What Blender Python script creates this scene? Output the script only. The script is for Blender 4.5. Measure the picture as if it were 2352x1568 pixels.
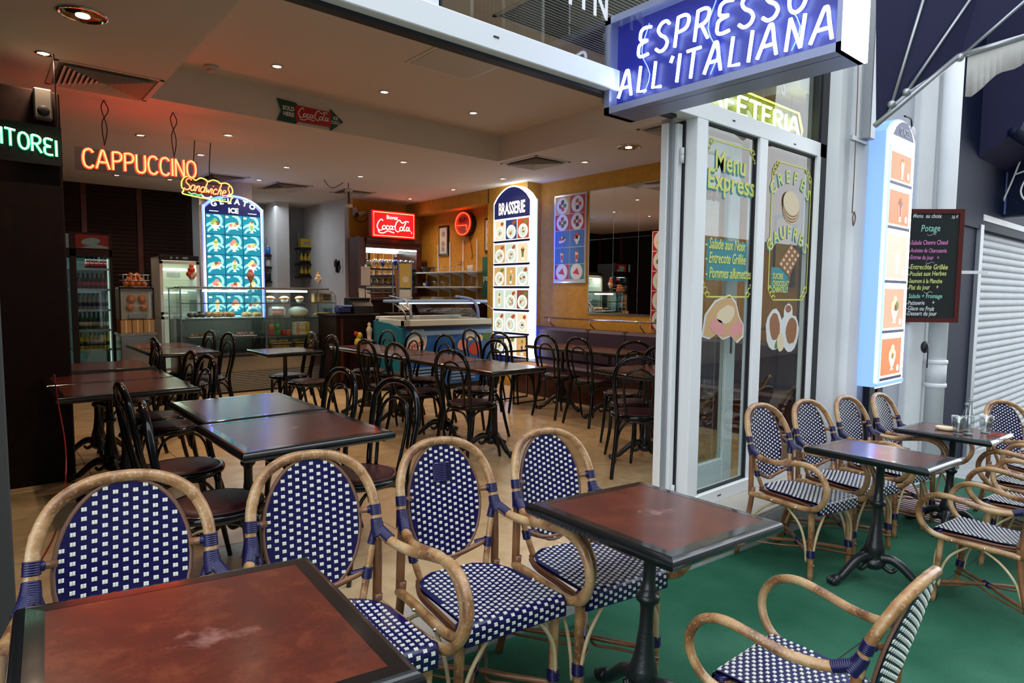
import bpy, bmesh, math, random
from mathutils import Vector, Matrix, Euler
random.seed(7)
for o in list(bpy.data.objects): bpy.data.objects.remove(o)
SC = bpy.context.scene
COL = SC.collection
PI = math.pi
# ------------------------------------------------------------------ camera
YAW, PIT, ROLL, FPX, CAMH = 0.70491, 0.0770, -0.00885, 1447.96, 1.37
fw = Vector((math.sin(YAW)*math.cos(PIT), math.cos(YAW)*math.cos(PIT), -math.sin(PIT)))
rt0 = Vector((math.cos(YAW), -math.sin(YAW), 0)); dn0 = fw.cross(rt0)
rt = rt0*math.cos(ROLL) + dn0*math.sin(ROLL)
dn = dn0*math.cos(ROLL) - rt0*math.sin(ROLL)
cam_d = bpy.data.cameras.new('camera'); cam = bpy.data.objects.new('camera', cam_d); COL.objects.link(cam)
cam_d.sensor_width = 36; cam_d.sensor_fit = 'HORIZONTAL'; cam_d.lens = FPX*36/2352; cam_d.clip_start = 0.05
cam.matrix_world = Matrix((( rt.x, -dn.x, -fw.x, 0), (rt.y, -dn.y, -fw.y, 0), (rt.z, -dn.z, -fw.z, CAMH), (0, 0, 0, 1)))
SC.camera = cam
CAMP = Vector((0, 0, CAMH))
def ray(u, v): return rt*((u-1176)/FPX) + dn*((v-784)/FPX) + fw
def atz(u, v, z=0.0): d = ray(u, v); return CAMP + d*((z-CAMH)/d.z)
def aty(u, v, Y): d = ray(u, v); return CAMP + d*(Y/d.y)
def atx(u, v, X): d = ray(u, v); return CAMP + d*(X/d.x)
GA, GB = .03, -.062                                   # pavement height = GA + GB*X (the street falls to the right)
def gz(X): return GA + GB*X
def atg(u, v, dz=0.0):
    d = ray(u, v); t = (CAMH-GA-dz)/(-d.z + GB*d.x); return CAMP + d*t
# ------------------------------------------------------------------ world, exposure
W = bpy.data.worlds.new('world'); SC.world = W; W.use_nodes = True
wn = W.node_tree; wn.nodes.clear()
bg = wn.nodes.new('ShaderNodeBackground'); ow = wn.nodes.new('ShaderNodeOutputWorld')
bg.inputs[0].default_value = (0.86, 0.93, 1.0, 1); bg.inputs[1].default_value = 3.4
wn.links.new(bg.outputs[0], ow.inputs[0])
SC.view_settings.view_transform = 'Standard'; SC.view_settings.look = 'None'
SC.view_settings.exposure = 0.0; SC.view_settings.gamma = 1.0; SC.view_settings.use_curve_mapping = False
# ------------------------------------------------------------------ materials
M = {}
def node_mat(name):
    m = bpy.data.materials.new(name); m.use_nodes = True; nt = m.node_tree
    return m, nt, nt.nodes['Principled BSDF']
def mat(name, col, rough=.5, metal=0, spec=.5, noise=None, bump=None, coat=0, trans=0, ior=1.45, alpha=1, coord='Object'):
    """noise = (colour2, scale, detail, lo, hi);  bump = (scale, strength)"""
    m, nt, b = node_mat(name)
    b.inputs['Base Color'].default_value = (*col, 1); b.inputs['Roughness'].default_value = rough
    b.inputs['Metallic'].default_value = metal; b.inputs['Specular IOR Level'].default_value = spec
    b.inputs['Coat Weight'].default_value = coat; b.inputs['Coat Roughness'].default_value = .06
    b.inputs['Transmission Weight'].default_value = trans; b.inputs['IOR'].default_value = ior
    b.inputs['Alpha'].default_value = alpha
    if noise or bump: tc = nt.nodes.new('ShaderNodeTexCoord')
    if noise:
        c2, sc, det, lo, hi = noise
        n = nt.nodes.new('ShaderNodeTexNoise'); n.inputs['Scale'].default_value = sc; n.inputs['Detail'].default_value = det
        nt.links.new(tc.outputs[coord], n.inputs['Vector'])
        r = nt.nodes.new('ShaderNodeValToRGB'); r.color_ramp.elements[0].position = lo; r.color_ramp.elements[1].position = hi
        r.color_ramp.elements[0].color = (*col, 1); r.color_ramp.elements[1].color = (*c2, 1)
        nt.links.new(n.outputs['Fac'], r.inputs[0]); nt.links.new(r.outputs[0], b.inputs['Base Color'])
    if bump:
        n2 = nt.nodes.new('ShaderNodeTexNoise'); n2.inputs['Scale'].default_value = bump[0]; n2.inputs['Detail'].default_value = 4
        nt.links.new(tc.outputs[coord], n2.inputs['Vector'])
        bp = nt.nodes.new('ShaderNodeBump'); bp.inputs['Strength'].default_value = bump[1]; bp.inputs['Distance'].default_value = .01
        nt.links.new(n2.outputs['Fac'], bp.inputs['Height']); nt.links.new(bp.outputs[0], b.inputs['Normal'])
    M[name] = m; return m
def emis(name, col, s):
    m, nt, b = node_mat(name)
    b.inputs['Base Color'].default_value = (col[0]*.5, col[1]*.5, col[2]*.5, 1); b.inputs['Roughness'].default_value = .4
    b.inputs['Emission Color'].default_value = (*col, 1); b.inputs['Emission Strength'].default_value = s
    M[name] = m; return m
def glass(name, tint=(1, 1, 1), refl=.10, rough=0.0):
    m = bpy.data.materials.new(name); m.use_nodes = True; nt = m.node_tree; nt.nodes.clear()
    o = nt.nodes.new('ShaderNodeOutputMaterial'); mx = nt.nodes.new('ShaderNodeMixShader')
    t = nt.nodes.new('ShaderNodeBsdfTransparent'); g = nt.nodes.new('ShaderNodeBsdfGlossy'); fr = nt.nodes.new('ShaderNodeFresnel')
    t.inputs[0].default_value = (*tint, 1); g.inputs['Roughness'].default_value = rough
    fr.inputs[0].default_value = 1.5
    a = nt.nodes.new('ShaderNodeMath'); a.operation = 'ADD'; a.inputs[1].default_value = refl; a.use_clamp = True
    ge = nt.nodes.new('ShaderNodeNewGeometry'); iv = nt.nodes.new('ShaderNodeMath'); iv.operation = 'SUBTRACT'; iv.inputs[0].default_value = 1
    ml = nt.nodes.new('ShaderNodeMath'); ml.operation = 'MULTIPLY'; nt.links.new(ge.outputs['Backfacing'], iv.inputs[1])      # a thin pane reflects once, from its front
    nt.links.new(fr.outputs[0], a.inputs[0]); nt.links.new(a.outputs[0], ml.inputs[0]); nt.links.new(iv.outputs[0], ml.inputs[1]); nt.links.new(ml.outputs[0], mx.inputs[0])
    nt.links.new(t.outputs[0], mx.inputs[1]); nt.links.new(g.outputs[0], mx.inputs[2]); nt.links.new(mx.outputs[0], o.inputs[0])
    M[name] = m; return m
mat('white_metal', (.84, .86, .88), .35, spec=.5)
mat('grey_metal', (.38, .40, .42), .4, metal=.6)
mat('dark_rubber', (.012, .012, .015), .5)
mat('steel', (.55, .56, .58), .25, metal=1)
mat('chrome', (.8, .8, .8), .1, metal=1)
mat('ceiling_paint', (.74, .66, .58), .9, bump=(60, .05))
mat('ochre', (.60, .30, .032), .8, noise=((.50, .24, .024), 14, 6, .35, .7), bump=(70, .2))
mat('white_paint', (.66, .68, .70), .8, noise=((.56, .58, .60), 3, 6, .3, .8), bump=(40, .08))
mat('grey_paint', (.33, .36, .38), .8, bump=(40, .06))
mat('facade_paint', (.76, .78, .80), .8, noise=((.66, .68, .70), 1.6, 8, .3, .8), bump=(30, .12))
mat('facade_panel', (.50, .52, .58), .8, noise=((.46, .48, .53), 4, 6, .3, .8), bump=(50, .15))
mat('navy_paint', (.003, .007, .030), .6, spec=.2)
mat('dark_wood', (.018, .005, .003), .45, spec=.25, noise=((.008, .003, .002), 14, 5, .3, .7))
mat('mahogany', (.09, .018, .010), .3, noise=((.045, .010, .006), 20, 5, .3, .7), coat=.3)
mat('black_lacquer', (.004, .004, .005), .14, spec=.35, coat=.25)
mat('cast_iron', (.012, .014, .016), .33, bump=(90, .15), coat=.25)
mat('vinyl_red', (.055, .006, .010), .45, noise=((.03, .004, .007), 160, 2, .4, .6))
mat('table_edge', (.006, .007, .008), .16, coat=.5)
mat('stone', (.50, .46, .40), .42, noise=((.42, .38, .32), 5, 8, .3, .75))
mat('stone_side', (.42, .43, .42), .8, noise=((.30, .31, .30), 14, 8, .3, .7), bump=(60, .4))
mat('pavement', (.40, .41, .42), .85, noise=((.30, .31, .32), 12, 8, .3, .75), bump=(90, .3))
mat('grout', (.20, .15, .10), .8)
mat('navy_cane', (.010, .008, .085), .24, noise=((.007, .005, .058), 40, 3, .3, .7), coat=.15)
mat('white_cane', (.72, .73, .64), .3)
mat('wrap_navy', (.008, .006, .058), .25, coat=.1)
mat('rim_brown', (.17, .085, .055), .4)
mat('rail_brown', (.12, .045, .022), .4)
mat('bench_leather', (.055, .030, .050), .45, bump=(220, .1))
mat('shutter_metal', (.46, .49, .51), .5, metal=.1, noise=((.38, .41, .43), 6, 6, .3, .8))
mat('awning_fabric', (.006, .006, .038), .8, bump=(200, .2))
mat('valance_cloth', (.62, .60, .58), .9, noise=((.5, .48, .47), 6, 5, .3, .7))
mat('board_black', (.010, .014, .013), .6)
mat('board_frame', (.085, .014, .012), .35, coat=.2)
mat('chalk_white', (.75, .78, .75), .9); mat('chalk_pink', (.75, .22, .50), .9); mat('chalk_yellow', (.72, .75, .22), .9); mat('chalk_green', (.30, .65, .50), .9)
mat('letter_lime', (.66, .68, .15), .5); mat('letter_teal', (.01, .25, .29), .5); mat('teal_panel', (.01, .22, .26), .5)
mat('letter_white', (.8, .8, .8), .5); mat('frame_black', (.012, .010, .012), .35)
mat('paper', (.62, .60, .56), .8); mat('print_grey', (.35, .30, .30), .8)
mat('cola_red', (.45, .01, .012), .35); mat('sign_green', (.012, .075, .045), .4); mat('perr_green', (.010, .16, .12), .5)
mat('poster_red', (.42, .016, .022), .4); mat('poster_blue', (.05, .16, .42), .4); mat('poster_yellow', (.62, .42, .08), .4); mat('poster_teal', (.03, .26, .26), .4)
mat('plate_white', (.72, .72, .70), .3); mat('food_brown', (.30, .12, .04), .6); mat('food_tan', (.60, .38, .17), .7); mat('food_red', (.55, .06, .035), .5)
mat('food_green', (.10, .22, .04), .6); mat('food_cream', (.75, .62, .42), .6); mat('food_pink', (.7, .3, .28), .6); mat('choc', (.075, .03, .018), .5); mat('orange_fruit', (.62, .17, .015), .45)
mat('freezer_blue', (.010, .09, .40), .3, noise=((.05, .20, .55), 2.2, 3, .35, .75)); mat('freezer_teal', (.01, .17, .26), .35); mat('freezer_white', (.62, .66, .64), .3); mat('freezer_pale', (.22, .38, .62), .35); mat('lilac', (.20, .28, .62), .35)
mat('cardboard', (.42, .26, .11), .8); mat('tin_red', (.5, .03, .03), .35); mat('tin_green', (.06, .30, .05), .35); mat('tin_orange', (.55, .16, .05), .35)
mat('bottle_green', (.01, .07, .03), .1, coat=.3); mat('bottle_clear', (.30, .38, .40), .1, coat=.3); mat('bottle_cola', (.04, .012, .008), .12, coat=.3); mat('bottle_yellow', (.55, .48, .03), .25); mat('label_red', (.5, .02, .02), .4); mat('label_dark', (.02, .03, .12), .4); mat('gold_paper', (.62, .46, .04), .5)
mat('plastic_beige', (.60, .56, .48), .5); mat('plastic_white', (.72, .72, .72), .45); mat('plastic_black', (.012, .012, .014), .4); mat('alarm_red', (.42, .015, .015), .4); mat('cable_red', (.30, .008, .01), .4); mat('blue_glass', (.01, .02, .22), .1, coat=.5)
mat('wicker', (.42, .25, .09), .7, bump=(160, .5)); mat('mat_red', (.17, .05, .05), .9); mat('mat_white', (.6, .62, .6), .9)
mat('asphalt', (.06, .062, .066), .9, bump=(80, .3)); mat('opposite_wall', (.22, .21, .19), .85, noise=((.16, .15, .14), 2, 5, .3, .7)); mat('car_paint', (.30, .33, .36), .25, metal=.4, coat=.6); mat('car_glass', (.02, .025, .03), .05)
mat('mirror', (.92, .92, .92), .01, metal=1)
mat('gold_reflector', (.75, .45, .12), .22, metal=1)
mat('leaf_grey', (.05, .05, .046), .5)
mat('plastic_bag', (.7, .72, .72), .12, alpha=.45, coat=.5)
mat('pale_stripe', (.55, .57, .58), .6)
glass('pane', (.90, .95, .94), .04); glass('sign_glass', (.93, .95, 1), .02); glass('case_glass', (.86, .91, .90), .05); glass('dark_glass', (.45, .45, .45), .03)
glass('plexi', (.80, .80, .80), .02); glass('glassware', (.84, .88, .88), .16, .03)
# wood of the rattan frames: pale cane with brown streaks along it
def cane():
    m, nt, b = node_mat('rattan'); tc = nt.nodes.new('ShaderNodeTexCoord')
    n = nt.nodes.new('ShaderNodeTexNoise'); n.inputs['Scale'].default_value = 9; n.inputs['Detail'].default_value = 5
    n2 = nt.nodes.new('ShaderNodeTexNoise'); n2.inputs['Scale'].default_value = 120; n2.inputs['Detail'].default_value = 3
    nt.links.new(tc.outputs['Object'], n.inputs['Vector']); nt.links.new(tc.outputs['Object'], n2.inputs['Vector'])
    r = nt.nodes.new('ShaderNodeValToRGB'); e = r.color_ramp.elements
    e[0].position = .36; e[0].color = (.16, .060, .018, 1); e[1].position = .68; e[1].color = (.50, .33, .165, 1)
    k = e.new(.5); k.color = (.36, .185, .068, 1)
    r2 = nt.nodes.new('ShaderNodeValToRGB'); r2.color_ramp.elements[0].position = .55; r2.color_ramp.elements[1].position = .8
    r2.color_ramp.elements[0].color = (0, 0, 0, 1); r2.color_ramp.elements[1].color = (.6, .6, .6, 1)
    mx = nt.nodes.new('ShaderNodeMix'); mx.data_type = 'RGBA'; mx.inputs[7].default_value = (.66, .58, .45, 1)
    nt.links.new(n.outputs['Fac'], r.inputs[0]); nt.links.new(n2.outputs['Fac'], r2.inputs[0])
    nt.links.new(r2.outputs[0], mx.inputs[0]); nt.links.new(r.outputs[0], mx.inputs[6]); nt.links.new(mx.outputs[2], b.inputs['Base Color'])
    b.inputs['Roughness'].default_value = .33; b.inputs['Coat Weight'].default_value = .25
    M['rattan'] = m
cane()
mat('rattan_dark', (.26, .115, .045), .35, noise=((.15, .06, .025), 14, 4, .3, .7), coat=.2)
mat('rattan_pale', (.60, .50, .30), .35, noise=((.45, .33, .17), 14, 4, .3, .7))
def laminate():
    m, nt, b = node_mat('laminate'); tc = nt.nodes.new('ShaderNodeTexCoord')
    n = nt.nodes.new('ShaderNodeTexNoise'); n.inputs['Scale'].default_value = 13; n.inputs['Detail'].default_value = 12; n.inputs['Roughness'].default_value = .72; n.inputs['Distortion'].default_value = .25
    nt.links.new(tc.outputs['Object'], n.inputs['Vector'])
    r = nt.nodes.new('ShaderNodeValToRGB'); e = r.color_ramp.elements
    e[0].position = .30; e[0].color = (.055, .015, .012, 1); e[1].position = .74; e[1].color = (.165, .042, .020, 1)
    k = e.new(.52); k.color = (.10, .021, .013, 1)
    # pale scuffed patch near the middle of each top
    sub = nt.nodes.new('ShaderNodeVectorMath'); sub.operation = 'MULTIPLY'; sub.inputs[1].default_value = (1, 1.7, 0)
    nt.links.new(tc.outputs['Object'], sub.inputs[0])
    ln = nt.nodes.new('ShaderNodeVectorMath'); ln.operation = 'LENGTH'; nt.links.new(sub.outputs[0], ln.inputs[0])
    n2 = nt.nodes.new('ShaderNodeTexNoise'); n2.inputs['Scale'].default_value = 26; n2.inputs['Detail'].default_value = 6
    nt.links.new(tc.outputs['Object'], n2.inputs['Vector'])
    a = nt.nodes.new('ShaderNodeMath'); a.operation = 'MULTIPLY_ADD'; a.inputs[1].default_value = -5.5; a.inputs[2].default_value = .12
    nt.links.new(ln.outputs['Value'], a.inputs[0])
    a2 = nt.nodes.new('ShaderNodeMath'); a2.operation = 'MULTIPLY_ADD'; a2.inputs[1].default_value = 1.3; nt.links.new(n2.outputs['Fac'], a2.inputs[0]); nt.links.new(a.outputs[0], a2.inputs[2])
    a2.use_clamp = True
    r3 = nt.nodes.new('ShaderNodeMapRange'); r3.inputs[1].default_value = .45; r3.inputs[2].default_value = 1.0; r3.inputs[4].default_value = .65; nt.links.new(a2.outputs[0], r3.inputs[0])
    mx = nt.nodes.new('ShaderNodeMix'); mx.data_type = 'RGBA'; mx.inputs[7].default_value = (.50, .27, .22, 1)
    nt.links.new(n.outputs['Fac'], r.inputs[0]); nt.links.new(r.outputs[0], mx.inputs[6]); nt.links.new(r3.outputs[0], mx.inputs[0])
    nt.links.new(mx.outputs[2], b.inputs['Base Color']); b.inputs['Roughness'].default_value = .20; b.inputs['Specular IOR Level'].default_value = .5
    M['laminate'] = m
laminate()
def carpet_mat():
    m, nt, b = node_mat('green_carpet'); tc = nt.nodes.new('ShaderNodeTexCoord')
    n = nt.nodes.new('ShaderNodeTexNoise'); n.inputs['Scale'].default_value = 2.0; n.inputs['Detail'].default_value = 7
    n2 = nt.nodes.new('ShaderNodeTexNoise'); n2.inputs['Scale'].default_value = 260; n2.inputs['Detail'].default_value = 2
    w = nt.nodes.new('ShaderNodeTexWave'); w.inputs['Scale'].default_value = 26; w.inputs['Distortion'].default_value = 3; w.bands_direction = 'Y'
    for q in (n, n2, w): nt.links.new(tc.outputs['Object'], q.inputs['Vector'])
    r = nt.nodes.new('ShaderNodeValToRGB'); e = r.color_ramp.elements
    e[0].position = .3; e[0].color = (.007, .082, .042, 1); e[1].position = .8; e[1].color = (.050, .180, .110, 1)
    nt.links.new(n.outputs['Fac'], r.inputs[0])
    mx = nt.nodes.new('ShaderNodeMix'); mx.data_type = 'RGBA'; mx.blend_type = 'MULTIPLY'; mx.inputs[0].default_value = .5
    r2 = nt.nodes.new('ShaderNodeValToRGB'); r2.color_ramp.elements[0].position = .3; r2.color_ramp.elements[1].position = .7; r2.color_ramp.elements[0].color = (.35, .35, .35, 1)
    nt.links.new(n2.outputs['Fac'], r2.inputs[0]); nt.links.new(r.outputs[0], mx.inputs[6]); nt.links.new(r2.outputs[0], mx.inputs[7])
    nt.links.new(mx.outputs[2], b.inputs['Base Color']); b.inputs['Roughness'].default_value = .85; b.inputs['Specular IOR Level'].default_value = .15
    ad = nt.nodes.new('ShaderNodeMath'); ad.operation = 'MULTIPLY_ADD'; ad.inputs[1].default_value = .25
    nt.links.new(w.outputs['Fac'], ad.inputs[0]); nt.links.new(n2.outputs['Fac'], ad.inputs[2])
    bp = nt.nodes.new('ShaderNodeBump'); bp.inputs['Strength'].default_value = .6; bp.inputs['Distance'].default_value = .004
    nt.links.new(ad.outputs[0], bp.inputs['Height']); nt.links.new(bp.outputs[0], b.inputs['Normal'])
    M['green_carpet'] = m
carpet_mat()
def tile_mat():
    m, nt, b = node_mat('floor_tile'); tc = nt.nodes.new('ShaderNodeTexCoord'); oi = nt.nodes.new('ShaderNodeObjectInfo')
    ad = nt.nodes.new('ShaderNodeVectorMath'); ad.operation = 'ADD'; mu = nt.nodes.new('ShaderNodeVectorMath'); mu.operation = 'SCALE'; mu.inputs['Scale'].default_value = 30
    cmb = nt.nodes.new('ShaderNodeCombineXYZ'); nt.links.new(oi.outputs['Random'], cmb.inputs[0]); nt.links.new(cmb.outputs[0], mu.inputs[0])
    nt.links.new(tc.outputs['Object'], ad.inputs[0]); nt.links.new(mu.outputs[0], ad.inputs[1])
    n = nt.nodes.new('ShaderNodeTexNoise'); n.inputs['Scale'].default_value = 4; n.inputs['Detail'].default_value = 10; n.inputs['Distortion'].default_value = 1.2
    nt.links.new(ad.outputs[0], n.inputs['Vector'])
    r = nt.nodes.new('ShaderNodeValToRGB'); e = r.color_ramp.elements
    e[0].position = .3; e[0].color = (.50, .34, .17, 1); e[1].position = .7; e[1].color = (.66, .48, .28, 1)
    nt.links.new(n.outputs['Fac'], r.inputs[0]); nt.links.new(r.outputs[0], b.inputs['Base Color']); b.inputs['Roughness'].default_value = .24
    M['floor_tile'] = m
tile_mat()
# lamps, neon, lit panels
emis('neon_white', (.72, .86, 1), 7); emis('neon_blue', (.10, .16, 1), 5); emis('neon_red', (1, .018, .005), 13); emis('neon_core', (1, .42, .14), 3)
emis('neon_green', (.05, .85, .28), 1.6); emis('neon_yellow', (.85, .9, .12), 2.2); emis('neon_lime', (.90, 1, .45), 5); emis('neon_amber', (1, .78, .10), 2)
emis('lamp_warm', (1, .78, .55), 14); emis('tube_white', (.85, .98, .95), 9); emis('lit_white', (.88, .93, 1), 3.2); emis('lit_soft', (.92, .95, 1), 1.15); emis('lit_blue', (.25, .45, 1), 1.0)
emis('lit_green_tint', (.75, 1, .85), .6); emis('cooler_back', (.35, .75, .65), .05); emis('fridge_back', (.80, .85, .62), .35); emis('fridge_tube', (.9, 1, .8), 3)
emis('g_teal', (.012, .28, .40), 1.0); emis('g_pale', (.35, .85, .88), 1.2); emis('g_cream', (1, .78, .38), 1.0); emis('g_white', (.85, 1, 1), 1.3); emis('g_pink', (.9, .35, .28), .9); emis('g_green', (.35, .60, .15), .9); emis('g_brown', (.35, .14, .06), .8)
emis('b_tan', (.58, .36, .13), 1.0); emis('b_red', (.42, .07, .02), 1.0); emis('b_navy', (.02, .04, .16), 1.0); emis('b_pale', (.55, .66, .56), 1.0); emis('b_yell', (.55, .34, .07), 1.0); emis('b_brown', (.22, .07, .03), 1.0); emis('b_cream', (.85, .68, .45), 1.0); emis('b_white', (.9, .88, .82), 1.0); emis('b_green', (.14, .20, .04), 1.0)
emis('o_orange', (.85, .20, .05), 1.0); emis('o_orange2', (.95, .36, .22), 1.0); emis('o_pale', (.95, .55, .42), 1.0)
emis('navy_lit', (.010, .016, .10), .9); emis('cola_lit', (.75, .006, .012), 1.0); emis('cooler_sign', (.20, .02, .01), .15); emis('cooler_sign2', (.22, .35, .30), .12)
emis('sign_blue', (.010, .02, .75), .16); M['sign_blue'].node_tree.nodes['Principled BSDF'].inputs['Base Color'].default_value = (.004, .008, .12, 1); mat('olive', (.20, .20, .012), .5); mat('vent_dark', (.22, .19, .17), .8); mat('sign_frame', (.30, .33, .50), .35, metal=.5)
# ------------------------------------------------------------------ mesh helpers
def catmull(pts, n=6, closed=False):
    P = [Vector(p) for p in pts]; out = []
    L = len(P); rng = range(L) if closed else range(L-1)
    for i in rng:
        p1 = P[i]; p2 = P[(i+1) % L]
        p0 = P[(i-1) % L] if (closed or i > 0) else p1*2-p2
        p3 = P[(i+2) % L] if (closed or i < L-2) else p2*2-p1
        for k in range(n):
            t = k/n
            out.append(.5*((2*p1)+(p2-p0)*t+(2*p0-5*p1+4*p2-p3)*t*t+(3*p1-p0-3*p2+p3)*t**3))
    if not closed: out.append(P[-1])
    return out
class MB:
    def __init__(s): s.v = []; s.f = []; s.m = []; s.k = 0; s.sm = []
    def mi(s, i): s.k = i; return s
    def add(s, vs, fs, smooth=False, T=None):
        b = len(s.v)
        s.v += [tuple(T @ Vector(v)) if T is not None else tuple(v) for v in vs]
        for f in fs: s.f.append([i+b for i in f]); s.m.append(s.k); s.sm.append(smooth)
        return s
    def box(s, c, d, rz=0, T=None, bev=0):
        x, y, z = d[0]/2, d[1]/2, d[2]/2
        if bev:
            bev = min(bev, x*.9, y*.9, z*.9)
            vs = []; X = [-x, x]; 
            for sx in (-1, 1):
                for sy in (-1, 1):
                    for sz in (-1, 1):
                        vs += [(sx*x, sy*(y-bev), sz*(z-bev)), (sx*(x-bev), sy*y, sz*(z-bev)), (sx*(x-bev), sy*(y-bev), sz*z)]
            def I(a, b, c2, k): return ((a*2+b)*2+c2)*3+k
            fs = []
            for a in (0, 1): fs.append([I(a, 0, 0, 0), I(a, 1, 0, 0), I(a, 1, 1, 0), I(a, 0, 1, 0)][::(1 if a else -1)])
            for a in (0, 1): fs.append([I(0, a, 0, 1), I(1, a, 0, 1), I(1, a, 1, 1), I(0, a, 1, 1)][::(-1 if a else 1)])
            for a in (0, 1): fs.append([I(0, 0, a, 2), I(1, 0, a, 2), I(1, 1, a, 2), I(0, 1, a, 2)][::(1 if a else -1)])
            for a in (0, 1):
                for b in (0, 1):
                    fs.append([I(a, b, 0, 0), I(a, b, 1, 0), I(a, b, 1, 1), I(a, b, 0, 1)])
                    fs.append([I(a, 0, b, 0), I(a, 1, b, 0), I(a, 1, b, 2), I(a, 0, b, 2)])
                    fs.append([I(0, a, b, 1), I(1, a, b, 1), I(1, a, b, 2), I(0, a, b, 2)])
                    for c2 in (0, 1): fs.append([I(a, b, c2, 0), I(a, b, c2, 1), I(a, b, c2, 2)])
        else:
            vs = [(-x, -y, -z), (x, -y, -z), (x, y, -z), (-x, y, -z), (-x, -y, z), (x, -y, z), (x, y, z), (-x, y, z)]
            fs = [(0, 3, 2, 1), (4, 5, 6, 7), (0, 1, 5, 4), (1, 2, 6, 5), (2, 3, 7, 6), (3, 0, 4, 7)]
        R = Matrix.Translation(c) @ Matrix.Rotation(rz, 4, 'Z')
        if T is not None: R = T @ R
        return s.add(vs, fs, False, R)
    def box2(s, a, b, bev=0): 
        return s.box([(a[i]+b[i])/2 for i in range(3)], [abs(b[i]-a[i]) for i in range(3)], bev=bev)
    def tube(s, pts, r, n=8, cap=True, closed=False, up=None):
        P = [Vector(p) for p in pts]; L = len(P)
        rr = r if callable(r) else (lambda t: r)
        rings = []; prev = None
        for i, p in enumerate(P):
            a = P[(i-1) % L] if (closed or i > 0) else P[i]; b = P[(i+1) % L] if (closed or i < L-1) else P[i]
            t = (b-a).normalized() if (b-a).length > 1e-9 else Vector((0, 0, 1))
            if prev is None:
                u = Vector((0, 0, 1)) if abs(t.z) < .9 else Vector((1, 0, 0))
                u = (u - t*u.dot(t)).normalized()
            else:
                u = (prev - t*prev.dot(t)); u = u.normalized() if u.length > 1e-6 else prev
            prev = u; w = t.cross(u); R = rr(i/(L-1 if L > 1 else 1))
            rings.append([p + (u*math.cos(2*PI*k/n)+w*math.sin(2*PI*k/n))*R for k in range(n)])
        vs = [q for g in rings for q in g]; fs = []
        for i in range(L if closed else L-1):
            j = (i+1) % L
            for k in range(n): fs.append((i*n+k, i*n+(k+1) % n, j*n+(k+1) % n, j*n+k))
        if cap and not closed: fs.append(tuple(range(n))[::-1]); fs.append(tuple((L-1)*n+k for k in range(n)))
        return s.add(vs, fs, True)
    def lathe(s, prof, c=(0, 0, 0), n=16, T=None, flute=0):
        vs = []; fs = []
        for (r, z) in prof:
            for k in range(n):
                q = r*(1+(flute if k % 2 else 0)); vs.append((c[0]+q*math.cos(2*PI*k/n), c[1]+q*math.sin(2*PI*k/n), c[2]+z))
        for i in range(len(prof)-1):
            for k in range(n): fs.append((i*n+k, i*n+(k+1) % n, (i+1)*n+(k+1) % n, (i+1)*n+k))
        if prof[0][0] > 1e-4: fs.append(tuple(range(n))[::-1])
        if prof[-1][0] > 1e-4: fs.append(tuple((len(prof)-1)*n+k for k in range(n)))
        return s.add(vs, fs, True, T)
    def blob(s, c, r, n=10, m=6, jit=0, T=None):
        if not hasattr(r, '__len__'): r = (r, r, r)
        vs = [(c[0], c[1], c[2]-r[2])]; fs = []
        for i in range(1, m):
            a = PI*i/m
            for k in range(n):
                q = 1+random.uniform(-jit, jit)
                vs.append((c[0]+r[0]*q*math.sin(a)*math.cos(2*PI*k/n), c[1]+r[1]*q*math.sin(a)*math.sin(2*PI*k/n), c[2]-r[2]*q*math.cos(a)))
        vs.append((c[0], c[1], c[2]+r[2])); t = len(vs)-1
        for k in range(n): fs.append((0, 1+(k+1) % n, 1+k)); fs.append((t, t-n+k, t-n+(k+1) % n))
        for i in range(m-2):
            for k in range(n): a = 1+i*n+k; b = 1+i*n+(k+1) % n; fs.append((a, b, b+n, a+n))
        return s.add(vs, fs, True, T)
    def poly(s, pts, n, h):                            # flat outline pts extruded along vector n by h
        n = Vector(n).normalized()*h; L = len(pts); P = [Vector(p) for p in pts]
        vs = P + [p+n for p in P]; fs = [tuple(range(L))[::-1], tuple(range(L, 2*L))]
        for i in range(L): fs.append((i, (i+1) % L, L+(i+1) % L, L+i))
        return s.add(vs, fs)
    def build(s, name, mats, parent=None, loc=None, rot=None, smooth=None):
        me = bpy.data.meshes.new(name); me.from_pydata([tuple(v) for v in s.v], [], s.f)
        if isinstance(mats, (str,)): mats = [mats]
        for m in mats: me.materials.append(M[m])
        me.polygons.foreach_set('material_index', s.m)
        me.polygons.foreach_set('use_smooth', s.sm if smooth is None else [smooth]*len(s.f))
        me.update()
        bm = bmesh.new(); bm.from_mesh(me); bmesh.ops.recalc_face_normals(bm, faces=bm.faces); bm.to_mesh(me); bm.free()
        o = bpy.data.objects.new(name, me); COL.objects.link(o)
        if parent is not None: o.parent = parent
        if loc is not None: o.location = loc
        if rot is not None: o.rotation_euler = rot
        return o
def tag(o, label=None, cat=None, group=None, kind=None):
    if label: o['label'] = label
    if cat: o['category'] = cat
    if group: o['group'] = group
    if kind: o['kind'] = kind
    return o
def thing(name, label, cat, loc=(0, 0, 0), rz=0, group=None, tilt=False):
    o = bpy.data.objects.new(name, None); COL.objects.link(o); o.empty_display_size = .1
    R = Matrix.Rotation(rz, 4, 'Z')
    if tilt: R = Matrix.Rotation(math.atan(-GB), 4, 'Y') @ R
    o.matrix_world = Matrix.Translation(loc) @ R
    return tag(o, label, cat, group)
def struct(name, mb, mats, smooth=None): return tag(mb.build(name, mats, smooth=smooth), kind='structure')
KIDS = {}
def kids(o): return [c for c in bpy.data.objects if c.parent == o]
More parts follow.
